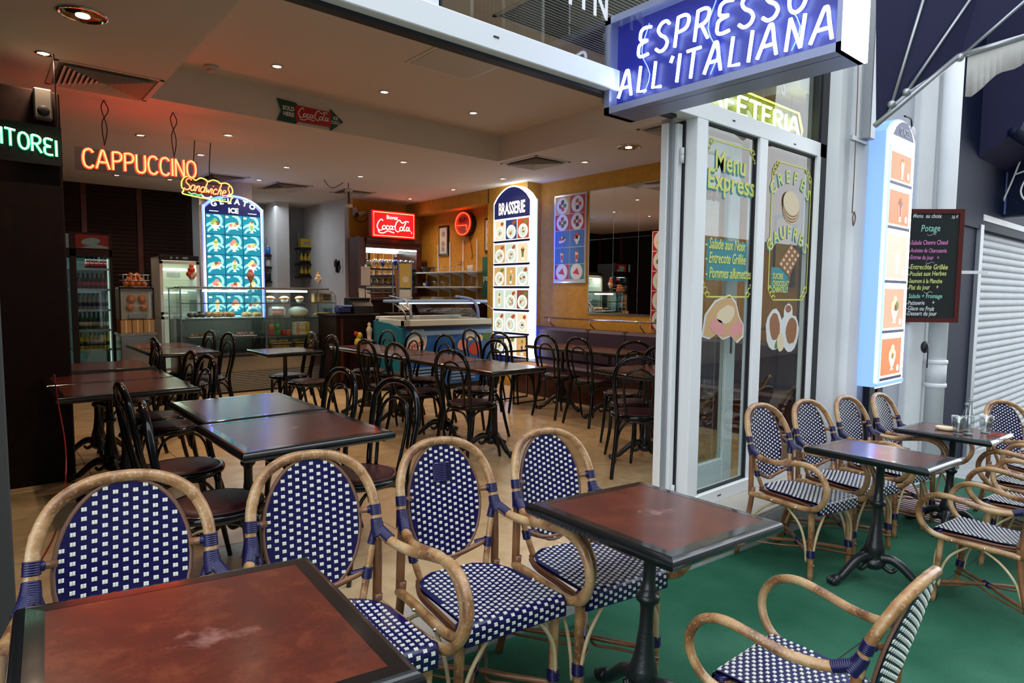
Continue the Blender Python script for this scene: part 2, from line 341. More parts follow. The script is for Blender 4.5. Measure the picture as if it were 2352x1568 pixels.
def tree(root):                                        # snapshot of a thing's parts, so copies are quick
    allo = list(bpy.data.objects); d = {}
    for c in allo:
        if c.parent: d.setdefault(c.parent.name, []).append(c)
    def rec(o): return [(c, rec(c)) for c in d.get(o.name, [])]
    return rec(root)
def dup(root, tr, loc, rz, label, group=None, tilt=False, scale=1):
    r = root.copy(); COL.objects.link(r); r['label'] = label
    if group: r['group'] = group
    R = Matrix.Rotation(rz, 4, 'Z')
    if tilt: R = Matrix.Rotation(math.atan(-GB), 4, 'Y') @ R
    r.matrix_world = Matrix.Translation(loc) @ R @ Matrix.Scale(scale, 4)
    def rec(p, lst):
        for o, sub in lst:
            c = o.copy(); COL.objects.link(c); mi = o.matrix_parent_inverse.copy(); c.parent = p; c.matrix_parent_inverse = mi; rec(c, sub)
    rec(r, tr); return r
# frames for flat things: (origin, right, up, out)
def fr_y(o): return (Vector(o), Vector((1, 0, 0)), Vector((0, 0, 1)), Vector((0, -1, 0)))      # faces the street
def fr_x(o): return (Vector(o), Vector((0, -1, 0)), Vector((0, 0, 1)), Vector((-1, 0, 0)))     # faces -X
def F(fr, a, b, c=0): return fr[0]+fr[1]*a+fr[2]*b+fr[3]*c
def fbox(mb, fr, a0, b0, a1, b1, c0, c1): 
    p = F(fr, a0, b0, c0); q = F(fr, a1, b1, c1); return mb.box2(p, q)
def disc(mb, fr, a, b, ra, rb, c, h=.001, n=16, rot=0, jit=0):
    pts = []
    for k in range(n):
        t = 2*PI*k/n; j = 1+random.uniform(-jit, jit); x = ra*math.cos(t)*j; y = rb*math.sin(t)*j
        pts.append(F(fr, a+x*math.cos(rot)-y*math.sin(rot), b+x*math.sin(rot)+y*math.cos(rot), c))
    return mb.poly(pts, fr[3], h)
def fpoly(mb, fr, pts, c, h=.001): return mb.poly([F(fr, a, b, c) for a, b in pts], fr[3], h)
# ------------------------------------------------------------------ text
def text(name, s, size, m, fr, a, b, c=0, parent=None, ext=.001, bold=0, shear=0, align='LEFT', sx=1, rot=0, spacing=1):
    cu = bpy.data.curves.new(name, 'FONT'); cu.body = s; cu.size = size; cu.extrude = ext; cu.offset = bold; cu.shear = shear
    cu.align_x = align; cu.resolution_u = 2; cu.space_character = spacing
    t = bpy.data.objects.new('tmp', cu); COL.objects.link(t)
    dg = bpy.context.evaluated_depsgraph_get(); me = bpy.data.meshes.new_from_object(t.evaluated_get(dg))
    bpy.data.objects.remove(t); me.materials.clear(); me.materials.append(M[m]); me.name = name
    cr, sr = math.cos(rot), math.sin(rot)
    for v in me.vertices:
        x = v.co.x*sx; y = v.co.y; z = v.co.z
        v.co = F(fr, a+x*cr-y*sr, b+x*sr+y*cr, c+z)
    if fr[1].cross(fr[2]).dot(fr[3]) < 0: me.flip_normals()
    o = bpy.data.objects.new(name, me); COL.objects.link(o)
    if parent is not None: o.parent = parent; o.matrix_parent_inverse = parent.matrix_world.inverted()
    return o
GL = {
 'A': [[(0, 0), (.16, .5), (.30, .95), (.36, 1), (.43, .95), (.56, .5), (.72, 0)], [(.16, .36), (.58, .36)]],
 'C': [[(.56, .84), (.45, .97), (.30, 1), (.10, .88), (.02, .5), (.10, .12), (.30, 0), (.45, .03), (.56, .16)]],
 'E': [[(.52, .97), (.22, 1), (.06, .92), (.03, .76), (.08, .60), (.40, .53)], [(.40, .53), (.07, .44), (.02, .25), (.06, .06), (.25, 0), (.52, .04)]],
 'e2': [[(.50, 1), (.02, 1), (.02, 0), (.50, 0)], [(.02, .52), (.40, .52)]],
 'F': [[(.50, 1), (.02, 1), (.02, 0)], [(.02, .52), (.40, .52)]],
 'S': [[(.52, .88), (.36, 1), (.14, .95), (.04, .76), (.17, .57), (.40, .43), (.52, .24), (.43, .05), (.22, 0), (.02, .12)]],
 'P': [[(.04, 0), (.04, 1)], [(.04, .98), (.32, 1), (.50, .90), (.52, .70), (.40, .53), (.04, .47)]],
 'R': [[(.04, 0), (.04, 1)], [(.04, .98), (.32, 1), (.50, .90), (.50, .68), (.36, .52), (.08, .47)], [(.26, .47), (.58, 0)]],
 'O': [[(.30, 1), (.09, .86), (.02, .5), (.09, .14), (.30, 0), (.51, .14), (.58, .5), (.51, .86), (.30, 1)]],
 'L': [[(.04, 1), (.04, .04), (.46, .01)]], 'I': [[(.04, 1), (.04, 0)]], 'T': [[(0, 1), (.62, 1)], [(.31, 1), (.31, 0)]],
 'N': [[(.03, 0), (.03, 1)], [(.03, 1), (.54, 0)], [(.54, 0), (.54, 1)]], "'": [[(.12, 1), (.04, .78)]],
 'U': [[(.03, 1), (.03, .3), (.10, .06), (.28, 0), (.46, .06), (.53, .3), (.53, 1)]], 'G': [[(.56, .84), (.40, 1), (.15, .93), (.02, .5), (.15, .07), (.40, 0), (.56, .14), (.56, .42), (.34, .42)]],
 'D': [[(.04, 0), (.04, 1), (.30, .98), (.53, .75), (.55, .4), (.40, .08), (.04, 0)]], 'K': [[(.04, 0), (.04, 1)], [(.5, 1), (.06, .45)], [(.16, .55), (.52, 0)]],
 'a': [[(.36, .44), (.20, .50), (.04, .34), (.05, .10), (.18, 0), (.34, .12), (.38, .46), (.36, .10), (.46, .02)]],
 'c': [[(.36, .40), (.22, .50), (.05, .34), (.05, .10), (.20, 0), (.38, .10)]],
 'd': [[(.34, .42), (.18, .50), (.04, .32), (.05, .08), (.18, 0), (.34, .14), (.50, 1), (.38, .14), (.46, .02)]],
 'e': [[(.06, .22), (.34, .34), (.28, .50), (.12, .46), (.04, .22), (.12, .02), (.36, .08)]],
 'h': [[(.06, 0), (.22, 1), (.10, .30), (.24, .50), (.34, .42), (.32, .12), (.42, .02)]], 'i': [[(.06, .48), (.06, .10), (.16, .02)], [(.10, .68), (.11, .72)]],
 'l': [[(.20, 1), (.06, .3), (.10, .04), (.20, .04)]], 'n': [[(.04, 0), (.08, .46), (.10, .28), (.24, .50), (.34, .40), (.32, .10), (.42, .02)]],
 'o': [[(.20, .50), (.05, .34), (.05, .12), (.18, 0), (.33, .12), (.35, .36), (.20, .50)]],
 's': [[(.40, .90), (.26, 1), (.10, .84), (.16, .60), (.30, .40), (.24, .08), (.04, .06)]], 'w': [[(.04, .48), (.10, .04), (.24, .30), (.32, .04), (.46, .48)]],
 '-': [[(.0, .45), (.2, .47)]], 'B': [[(.04, 0), (.04, 1), (.35, .97), (.44, .76), (.30, .54), (.04, .5)], [(.30, .54), (.50, .40), (.48, .10), (.30, 0), (.04, 0)]]}
STRAIGHT = set("e2 F L I T N ' K".split())
GW = {'A': .74, 'C': .58, 'E': .54, 'e2': .52, 'F': .52, 'S': .55, 'P': .54, 'R': .60, 'O': .60, 'L': .48, 'I': .08, 'T': .62, 'N': .58, "'": .12, 'U': .56, 'G': .58, 'D': .56, 'K': .54,
      'a': .44, 'c': .38, 'd': .46, 'e': .36, 'h': .42, 'i': .16, 'l': .20, 'n': .42, 'o': .38, 's': .36, 'w': .48, '-': .22, ' ': .3, 'B': .52}
def strokes(s, p0, p1, h0, h1, gap=.14, lean=0):
    """lay a line of tube letters from (a,b) p0 to p1; letter height goes h0 -> h1. returns [(char, [polylines])]"""
    toks = []; i = 0
    while i < len(s): toks.append(s[i]); i += 1
    tot = sum(GW[t]+gap for t in toks)-gap; x = 0; out = []
    for t in toks:
        pl = []
        if t != ' ':
            for st in GL[t]:
                q = st if t in STRAIGHT else [tuple(v)[:2] for v in catmull([(a, b, 0) for a, b in st], 4)]
                pp = []
                for a, b in q:
                    k = (x+a)/tot; h = h0+(h1-h0)*k
                    pp.append((p0[0]+(p1[0]-p0[0])*k+lean*b*h, p0[1]+(p1[1]-p0[1])*k+b*h))
                pl.append(pp)
            out.append((t, pl))
        x += GW[t]+gap
    return out
def neon(parent, word, m, fr, p0, p1, h0, h1, r, c, gap=.14, lean=0, shadow=None, name='neon_letter', n=6):
    for t, pl in strokes(word, p0, p1, h0, h1, gap, lean):
        mb = MB()
        for q in pl: mb.tube([F(fr, a, b, c) for a, b in q], r, n)
        o = mb.build(name, m); o.parent = parent; o.matrix_parent_inverse = parent.matrix_world.inverted()
def put(o, parent):
    o.parent = parent; o.matrix_parent_inverse = parent.matrix_world.inverted(); return o
# ------------------------------------------------------------------ lamps that light the place (daylight is the world)
def area(name, loc, sx, sy, power, col, rot=(0, 0, 0)):
    l = bpy.data.lights.new(name, 'AREA'); l.shape = 'RECTANGLE'; l.size = sx; l.size_y = sy; l.energy = power; l.color = col
    o = bpy.data.objects.new(name, l); COL.objects.link(o); o.location = loc; o.rotation_euler = rot; return o
# ------------------------------------------------------------------ setting: floor, pavement
YF, YS = 2.26, 1.937          # shop front plane, stone edge
ZC, ZK = 2.93, 3.22           # ceiling, coffer
XR = 6.25
mb = MB(); mb.box2((-1.2, YS+.02, -.45), (XR+.2, 12.6, -.012))
flo = struct('floor', mb, 'grout')
tile = MB().box((0, 0, -.006), (.596, .596, .014), bev=.002).build('tile', 'floor_tile', flo, loc=(-.9, 2.6, 0))
first = True
for i in range(12):
    for j in range(15):
        x = -.9+i*.6; y = 2.6+j*.6
        if x > XR+.2: continue
        if first: first = False; continue
        c = tile.copy(); COL.objects.link(c); c.location = (x, y, 0)
# threshold stones outside the glass, and the step edge
ths = tag(MB().box2((-1.2, YS, -.5), (5.05, YS+.03, -.018)).build('trim_1', 'stone_side'), kind='structure')
x = -1.2
while x < 5.0:
    w = min(.9, 5.05-x)
    put(MB().box2((x+.002, YS-.006, -.018), (x+w-.002, YF+.05, .002), bev=.002).build('threshold_stone', 'stone'), ths)
    put(MB().box2((x+.003, YS-.010, -.5), (x+w-.003, YS+.0, -.02)).build('riser_stone', 'stone_side'), ths)
    x += .9
# sloping pavement: concrete slabs with the green carpet lying on it
def slab(name, x0, x1, y0, y1, th, m, dz=0, parent=None, nx=1):
    mb = MB(); vs = []
    for (x, y) in ((x0, y0), (x1, y0), (x1, y1), (x0, y1)): vs += [(x, y, gz(x)+dz)]
    for (x, y) in ((x0, y0), (x1, y0), (x1, y1), (x0, y1)): vs += [(x, y, gz(x)+dz-th)]
    mb.add(vs, [(0, 1, 2, 3), (7, 6, 5, 4), (0, 4, 5, 1), (1, 5, 6, 2), (2, 6, 7, 3), (3, 7, 4, 0)])
    o = mb.build(name, m)
    return put(o, parent) if parent else o
pav = tag(slab('pavement', -4, 22, -2.6, 2.32, .3, 'grout', -.020), kind='structure')
for i in range(13):
    for j in range(3):
        slab('paving_slab', 4.9+i*.9+.004, 4.9+(i+1)*.9-.004, 2.25-(j+1)*.9+.004, 2.25-j*.9-.004, .02, 'pavement', -.004, pav)
carp = tag(slab('floor_carpet', -2.5, 7.35, -1.7, YS-.012, .012, 'green_carpet', .006), kind='structure')
slab('seam', -2.5, 7.35, 1.02, 1.026, .001, 'dark_rubber', .0066, carp)
road = tag(MB().box2((-14, -9, -1.6), (30, -2.6, -1.3)).build('road', 'asphalt'), kind='structure')
# ------------------------------------------------------------------ setting: shell of the room
def wall(name, a, b, m): return struct(name, MB().box2(a, b), m)
wall('wall_right', (XR, 2.245, -.3), (XR+.2, 12, 3.4), 'ochre')
wl = wall('wall_left', (-.45, 2.2, -.3), (-.25, 12, 3.4), 'dark_wood')
for k in range(9):
    y = 2.6+k*1.0
    put(MB().box2((-.25, y, .15), (-.235, y+.08, 2.9), bev=.004).build('moulding', 'mahogany'), wl)
    if k < 8:
        mb = MB()
        for q in range(40): mb.box2((-.25, y+.12, .3+q*.064), (-.238, y+.96, .35+q*.064))
        tag(put(mb.build('louvres', 'dark_wood'), wl), kind='stuff')
wb = wall('wall_back', (4.88, 10.0, -.3), (XR+.2, 10.2, 3.4), 'ochre')
wk = wall('wall_kitchen', (2.6, 11.75, -.3), (5.0, 11.95, 3.4), 'grey_paint')
wall('wall_niche', (4.80, 10.02, -.3), (4.88, 11.75, 3.4), 'white_paint')
wd = wall('wall_back_left', (-.4, 11.30, -.3), (2.75, 11.50, 3.4), 'dark_wood')
for k in range(4):
    x0 = -.2+k*.72
    put(MB().box2((x0, 11.27, .1), (x0+.07, 11.30, 2.92), bev=.004).build('moulding', 'mahogany'), wd)
    mb = MB()
    for q in range(44): mb.box2((x0+.09, 11.285, .25+q*.06), (x0+.70, 11.30, .292+q*.06))
    tag(put(mb.build('louvres', 'dark_wood'), wd), kind='stuff')
struct('trim_2', MB().box2((2.52, 9.63, 0), (3.16, 9.95, 2.93)), 'white_paint')       # pier beside the kitchen
# beam along right wall, pillar carrying the tall lit menu
struct('trim_3', MB().box2((5.98, 7.6, 2.72), (XR+.01, 10.01, 2.94)), 'ochre')
pil = struct('pillar', MB().box2((5.98, 6.72, 0), (XR+.01, 7.62, 2.94)), 'ochre')
tag(put(MB().box2((5.972, 6.712, 0), (5.984, 6.732, 2.93)).build('corner_bead', 'grey_metal'), pil))
struct('baseboard_right', MB().box2((XR-.015, 2.3, 0), (XR, 10, .09)), 'grey_paint')
# ceiling with its coffer
CX0, CX1, CY0, CY1 = 1.16, 4.82, 2.34, 5.95
mb = MB()
for a, b in (((-.4, CY1), (XR+.1, 12)), ((-.4, YF+.07), (CX0, CY1)), ((CX1, YF+.07), (XR+.1, CY1))):
    mb.box2((a[0], a[1], ZC), (b[0], b[1], ZC+.5))
mb.box2((CX0, YF+.07, ZK), (CX1, CY1, ZC+.5))
ceil = struct('ceiling', mb, 'ceiling_paint')
tag(wd); 
# ------------------------------------------------------------------ shop front: beam, transom, posts, glass
X1, X2, X3, X4 = 3.345, 3.46, 4.085, 4.19
XJ = 4.965
fr = MB()
fr.box2((-.4, YF-.03, 2.428), (XJ+.12, YF+.09, 2.535), bev=.004)
hd = tag(fr.build('door_header', 'white_metal'), 'white aluminium beam over the open shop front', 'beam')
for u, v in ((1140, 85), (1686, 277), (1826, 331)):
    p = aty(u, v, YF-.031); put(MB().box((p.x, p.y, p.z), (.03, .004, .007)).build('drain_slot', 'dark_rubber'), hd)
put(MB().box2((-.4, YF+.02, 2.41), (3.2, YF+.07, 2.43)).build('sliding_track', 'dark_rubber'), hd)
XM = aty(1011, 25, YF).x
up = struct('wall_front', MB().box2((-.4, YF-.02, 2.535), (XM-.02, YF+.06, 4.2)).box2((XM-.1, YF-.02, 3.32), (5.1, YF+.06, 4.2)), 'white_metal')
tr = thing('transom_window', 'wide glass transom above the white beam with the ceiling grille behind it', 'window', (XM, YF, 2.535))
put(MB().box2((XM-.005, YF-.01, 2.535), (XM+.005, YF+.03, 3.32)).box2((XM, YF-.01, 2.535), (XJ, YF+.02, 2.545)).box2((XJ-.02, YF-.02, 2.535), (XJ+.02, YF+.06, 3.32)).build('gasket', 'dark_rubber'), tr)
put(MB().box2((XM, YF+.005, 2.54), (XJ, YF+.011, 3.32)).build('pane', 'pane'), tr)
# fixed front right of the opening
fw1 = thing('shop_window', 'white framed fixed shop window with two tall lettered panes', 'window', (X1, YF, 0))
mb = MB(); mb.box2((X1, YF-.03, 0), (X2, YF+.09, 2.43), bev=.004); put(mb.build('post', 'white_metal'), fw1)
put(MB().box2((X3, YF-.03, 0), (X4, YF+.05, 2.43), bev=.004).build('mullion', 'white_metal'), fw1)
put(MB().box2((X1, YF-.035, 0), (XJ, YF+.06, .085), bev=.004).build('bottom_rail', 'white_metal'), fw1)
put(MB().box2((XJ-.02, YF-.035, 0), (XJ+.02, YF+.06, 2.43)).build('end_post', 'white_metal'), fw1)
p = aty(1652, 1137, YF-.036); put(MB().box((p.x, YF-.036, p.z), (.04, .003, .008)).build('drain_slot', 'dark_rubber'), fw1)
for a, b in ((X2, X3), (X4, XJ-.02)):
    g = MB()
    for q in ((a, .085, a+.012, 2.43), (b-.014, .085, b, 2.43), (a, 2.415, b, 2.43), (a, .085, b, .097)): g.box2((q[0], YF-.008, q[1]), (q[2], YF+.02, q[3]))
    put(g.build('gasket', 'dark_rubber'), fw1)
    put(MB().box2((a+.01, YF+.002, .09), (b-.01, YF+.008, 2.42)).build('pane', 'pane'), fw1)
# sliding leaf pushed behind the first pane, its edge showing beside the post
sl = thing('sliding_door', 'white sliding glass door leaf pushed open behind the first pane', 'door', (3.2, YF+.12, 0))
mb = MB(); mb.box2((3.228, YF+.10, .02), (3.244, YF+.15, 2.40), bev=.003); put(mb.build('stile', 'white_metal'), sl)
put(MB().box2((3.245, YF+.08, .0), (3.27, YF+.16, 2.43)).build('seal', 'grey_metal'), sl)
put(MB().box2((3.275, YF+.06, .0), (3.325, YF+.15, 2.40), bev=.004).build('stile', 'white_metal'), sl)
put(MB().box2((3.328, YF+.05, .0), (3.342, YF+.14, 2.42)).build('seal', 'dark_rubber'), sl)
put(MB().box2((3.96, YF+.10, .03), (4.08, YF+.15, 2.40), bev=.004).build('stile', 'white_metal'), sl)
put(MB().box2((3.30, YF+.105, .03), (3.97, YF+.145, .22), bev=.004).build('bottom_rail', 'white_metal'), sl)
put(MB().box2((3.30, YF+.105, 2.30), (3.97, YF+.145, 2.40), bev=.004).build('top_rail', 'white_metal'), sl)
put(MB().box2((3.32, YF+.12, .22), (3.96, YF+.125, 2.30)).build('pane', 'pane'), sl)
put(MB().box((4.02, YF+.098, 1.02), (.02, .01, .12), bev=.003).build('lock', 'plastic_black'), sl)
for v in (355, 1125):
    q = aty(1562, v, YF+.04); put(MB().lathe([(.013, -.045), (.013, -.002), (.011, 0), (.013, .002), (.013, .045)], (3.30, YF+.045, q.z), 10).build('hinge', 'plastic_white'), sl)
# left leaf, folded in, seen on edge
ll = thing('folding_door', 'grey edge of the glass door leaf folded inward at the far left', 'door', (.02, 2.4, 0))
put(MB().box2((.0, 3.30, 0), (.055, 3.36, 2.43), bev=.004).build('stile', 'leaf_grey'), ll); put(MB().box2((.0, 2.36, 0), (.055, 2.44, 2.43), bev=.004).build('stile', 'leaf_grey'), ll)
put(MB().box2((.005, 2.40, .0), (.05, 3.32, .12), bev=.004).build('bottom_rail', 'leaf_grey'), ll)
put(MB().box2((.022, 2.42, .12), (.03, 3.31, 2.4)).build('pane', 'dark_glass'), ll)
put(MB().box2((-.42, 2.2, -.1), (-.30, 2.4, 2.43)).build('jamb', 'leaf_grey'), ll)
# ------------------------------------------------------------------ facade to the right
jb = struct('trim_4', MB().box2((XJ+.02, YF-.03, -.4), (XJ+.13, YF+.10, 4.2)), 'dark_rubber')
YW = 2.14
def facx(u, v=700, Y=YW): return aty(u, v, Y).x
fc = MB(); xa = XJ+.13; xb = facx(1962)
fc.box2((xa, YW+.03, -.6), (xb, 2.24, 4.4)); struct('wall_facade', fc, 'facade_paint')
st = MB().box2((xa, YW, -.6), (xa+.10, YW+.04, 4.4)).box2((xb-.16, YW-.03, -.6), (xb+.06, YW+.04, 4.4), bev=.006); struct('trim_5', st, 'facade_paint')
xc = facx(2120); xd = facx(2166)
struct('wall_facade_panel', MB().box2((xb+.06, YW+.06, -.7), (xc, 2.24, 4.4)), 'facade_panel')
struct('trim_6', MB().box2((xb+.06, YW+.02, -.7), (xb+.20, YW+.08, 4.4)).box2((xc-.35, YW, -.7), (xc+.10, YW+.1, 4.4), bev=.01), 'facade_paint')
struct('wall_facade_end', MB().box2((xc, YW+.05, -.8), (xd+.2, 3.0, 4.4)), 'facade_paint')
# conduits below the lit menu box
cp = thing('conduit', 'dark cable duct running down below the outdoor lit menu box', 'pipe', (facx(2018), YW, .2))
put(MB().box2((facx(2008), YW-.0, -.4), (facx(2020), YW+.05, 1.0)).box2((facx(2026), YW-.0, -.4), (facx(2038), YW+.05, 1.0)).build('duct', 'dark_rubber'), cp)
# downpipe
dp = thing('downpipe', 'white rainwater downpipe between the facade and the navy shop front', 'pipe', (facx(2140), YW-.06, -.4))
q = facx(2143); R_ = .085
put(MB().lathe([(R_, -.45), (R_, 4.4)], (q, YW-.06, 0), 20).build('pipe', 'facade_paint'), dp)
for v in (838, 893):
    z = aty(2140, v, YW-.14).z; put(MB().lathe([(R_+.012, -.02), (R_+.016, -.01), (R_+.016, .01), (R_+.012, .02)], (q, YW-.06, z), 20).build('collar', 'white_metal'), dp)
z = aty(2140, 860, YW-.14).z; put(MB().lathe([(R_+.008, -.14), (R_+.008, .09)], (q, YW-.06, z), 20).build('sleeve', 'facade_paint'), dp)
lk = thing('alarm_bell', 'small black padlock box with a chain beside the downpipe', 'lock', tuple(aty(2122, 795, YW-.05)))
c = aty(2124, 797, YW-.08); put(MB().blob(tuple(c), (.05, .035, .06), 10, 6).build('body', 'plastic_black'), lk)
put(MB().tube([c+Vector((.03, -.02, -.03*k+.02*(k % 2)*.3)) for k in range(8)], .006, 6).build('chain', 'plastic_black'), lk)
# navy shop front and its roller shutter
xe = facx(2236, 700, YW)
nv = struct('wall_navy', MB().box2((xd+.04, YW-.01, -.8), (xe, 3.0, 4.6)), 'navy_paint')
struct('trim_7', MB().box2((xe-.10, YW-.05, -.8), (xe+.03, YW+.05, 2.2)), 'grey_metal')
struct('trim_8', MB().box2((xd+.04, YW-.04, 2.15), (14.5, 3.0, 4.8)), 'navy_paint')
sh = thing('roller_shutter', 'closed grey slatted roller shutter on the neighbouring shop', 'shutter', (xe+1, YW+.02, -.6))
zt = aty(2242, 505, YW).z; zb = gz(10)-.05
prof = []; hs = .090
sm = MB()
NP = 6; L0, L1 = xe+.02, 14.5
vs = []; fs = []
pr = [(0, .0), (.012, .016), (.03, .022), (.055, .018), (.078, .004), (.088, 0)]
for (zz, yy) in pr: vs += [(0, -yy, zz), (L1-L0, -yy, zz)]
for k in range(NP-1): fs.append((2*k, 2*k+1, 2*k+3, 2*k+2))
slat0 = None; z = zb; n = 0
while z < zt-.02:
    if slat0 is None:
        slat0 = MB().add(vs, fs, True).build('slat', 'shutter_metal'); put(slat0, sh); slat0.location = (L0, YW+.03, z) ; slat0.matrix_parent_inverse = sh.matrix_world.inverted(); c = slat0
    else:
        c = slat0.copy(); COL.objects.link(c); c.location = (L0, YW+.03, z)
    z += hs
put(MB().box2((L0, YW-.02, zb-.08), (L1, YW+.05, zb)).build('bottom_bar', 'grey_metal'), sh)
put(MB().box2((L0, YW+.035, zb), (L1, YW+.06, zt+.03)).build('backing', 'grey_metal'), sh)
struct('trim_9', MB().box2((xe, YW-.05, zt), (L1, YW+.2, zt+.07)), 'plastic_white')
# far end and upper floors so that sky only comes from the street side
struct('wall_upper', MB().box2((-3, YF-.02, 4.2), (24, 3.2, 11)), 'facade_paint')
struct('wall_street_left', MB().box2((-6, YF, -.3), (-.4, 3.2, 4.3)), 'facade_paint')
struct('wall_street_right', MB().box2((14.5, YW, -2), (24, 3.2, 4.3)), 'facade_paint')
# the street's other side, seen only as reflections in the glass
ow_ = struct('wall_opposite', MB().box2((-12, -9.4, -1.4), (19.5, -9.0, 13)), 'opposite_wall')
struct('wall_opposite_low', MB().box2((19.5, -9.4, -2.5), (40, -9.0, 3.6)), 'opposite_wall')
for i in range(12):
    for j in range(4):
        x0 = -10+i*2.5; z0 = -.6+j*2.9
        put(MB().box2((x0, -9.02, z0), (x0+1.1, -8.96, z0+1.9)).build('window_frame', 'white_metal'), ow_)
        put(MB().box2((x0+.08, -8.98, z0+.08), (x0+1.02, -8.94, z0+1.82)).build('window_pane', 'car_glass'), ow_)
        if j:
            mb = MB().box2((x0-.2, -8.96, z0-.12), (x0+1.3, -8.5, z0))
            for q in range(12): mb.box2((x0-.18+q*.125, -8.52, z0), (x0-.165+q*.125, -8.505, z0+.8))
            mb.box2((x0-.2, -8.53, z0+.8), (x0+1.3, -8.49, z0+.84)); put(mb.build('balcony', 'frame_black'), ow_)
def car(x, y, label):
    t = thing('car', label, 'car', (x, y, -1.3))
    pr = [(-2.1, .25), (-2.1, .75), (-1.9, .85), (-1.2, .92), (-.6, 1.38), (.7, 1.42), (1.4, .98), (2.05, .85), (2.15, .5), (2.1, .25)]
    put(MB().poly([(x+a, y-.85, -1.3+b) for a, b in pr], (0, 1, 0), 1.7).build('body', 'car_paint'), t)
    wd_ = [(-1.08, .95), (-.56, 1.32), (.66, 1.36), (1.2, .98)]
    put(MB().poly([(x+a, y-.862, -1.3+b) for a, b in wd_], (0, 1, 0), 1.724).build('window_glass', 'car_glass'), t)
    for a in (-1.35, 1.35):
        for b in (-.82, .82): put(MB().lathe([(.18, -.09), (.31, -.09), (.32, 0), (.31, .09), (.18, .09)], (0, 0, 0), 20, Matrix.Translation((x+a, y+b, -.99)) @ Matrix.Rotation(PI/2, 4, 'X')).build('wheel', 'dark_rubber'), t)
car(1.5, -4.4, 'grey parked car reflected in the first lettered pane')
car(7.2, -4.4, 'second grey parked car, further down the street')
# ------------------------------------------------------------------ rattan terrace armchair (front = +y)
def mir(pts): return [(-x, y, z) for x, y, z in pts]
class LB:
    def build(s, *a): pass
LP = [None]
def lash(lb, pts, r, pitch=.0055):
    mb = MB()
    P = catmull(pts, 8); L = sum((P[i+1]-P[i]).length for i in range(len(P)-1)); n = max(3, int(L/pitch)); Q = []
    seg = [0]
    for i in range(len(P)-1): seg.append(seg[-1]+(P[i+1]-P[i]).length)
    def at(s):
        for i in range(len(P)-1):
            if s <= seg[i+1]+1e-9: return P[i].lerp(P[i+1], (s-seg[i])/max(1e-9, seg[i+1]-seg[i]))
        return P[-1]
    N = n*4
    Q = [at(L*k/N) for k in range(N+1)]
    rr = r if callable(r) else (lambda t: r)
    mb.tube(Q, lambda t: rr(t)-.0016*(1+math.cos(t*n*2*PI))*.5, 8); mb.build('lashing', 'wrap_navy', LP[0])
def weave(S, half, b0, b1, nrow_pitch, name, parent):
    """S(a,b)->pos, normal. blue strands run along a; small white pads in half-drop rows"""
    mb = MB(); rows = int((b1-b0)/nrow_pitch); NA = 12
    prev = None
    for i in range(rows*2+1):
        b = b0+(b1-b0)*i/(rows*2); h = half(b); off = .0022 if i % 2 else 0
        ring = []
        for k in range(NA+1):
            a = -h+2*h*k/NA; p, n = S(a, b); ring.append(p+n*off)
        base = len(mb.v); mb.v += [tuple(p) for p in ring]
        if prev is not None:
            for k in range(NA): mb.f.append((prev+k, prev+k+1, base+k+1, base+k)); mb.m.append(0); mb.sm.append(True)
        prev = base
    # back face so that the panel is not paper thin
    base0 = len(mb.v)
    for i in range(9):
        b = b0+(b1-b0)*i/8; h = half(b)
        for k in range(9):
            p, n = S(-h+2*h*k/8, b); mb.v.append(tuple(p-n*.006))
    for i in range(8):
        for k in range(8): mb.f.append((base0+i*9+k, base0+i*9+k+1, base0+(i+1)*9+k+1, base0+(i+1)*9+k)); mb.m.append(0); mb.sm.append(True)
    blue = mb.build(name, 'navy_cane', parent)
    wb_ = MB(); ca = .0235; cb = .0240; s = .0060; t = .0056
    na = int(.24/ca)+1; nb = int((b1-b0)/cb)+2
    for i in range(-na, na+1):
        for j in range(nb):
            a = i*ca; b = b0+.006+(j+(.5 if i % 2 else 0))*cb
            if b > b1-.006 or abs(a) > half(b)-.008: continue
            for d in (-1, 1):
                a0, a1 = (a-s, a-.0004) if d < 0 else (a+.0004, a+s)
                c = []
                for (x, y) in ((a0, b-t), (a1, b-t), (a1, b+t), (a0, b+t)):
                    p, n = S(x, y); c.append((p, n))
                vs = [p+n*.0012 for p, n in c]+[p+n*.0042 for p, n in [S(x*.98+a*.02, y) for (x, y) in ((a0, b-t*.72), (a1, b-t*.72), (a1, b+t*.72), (a0, b+t*.72))]]
                wb_.add(vs, [(4, 5, 6, 7), (0, 1, 5, 4), (1, 2, 6, 5), (2, 3, 7, 6), (3, 0, 4, 7)])
    w = wb_.build('white_strands', 'white_cane', blue); tag(w, 'white squares of the weave', kind='stuff')
    return blue
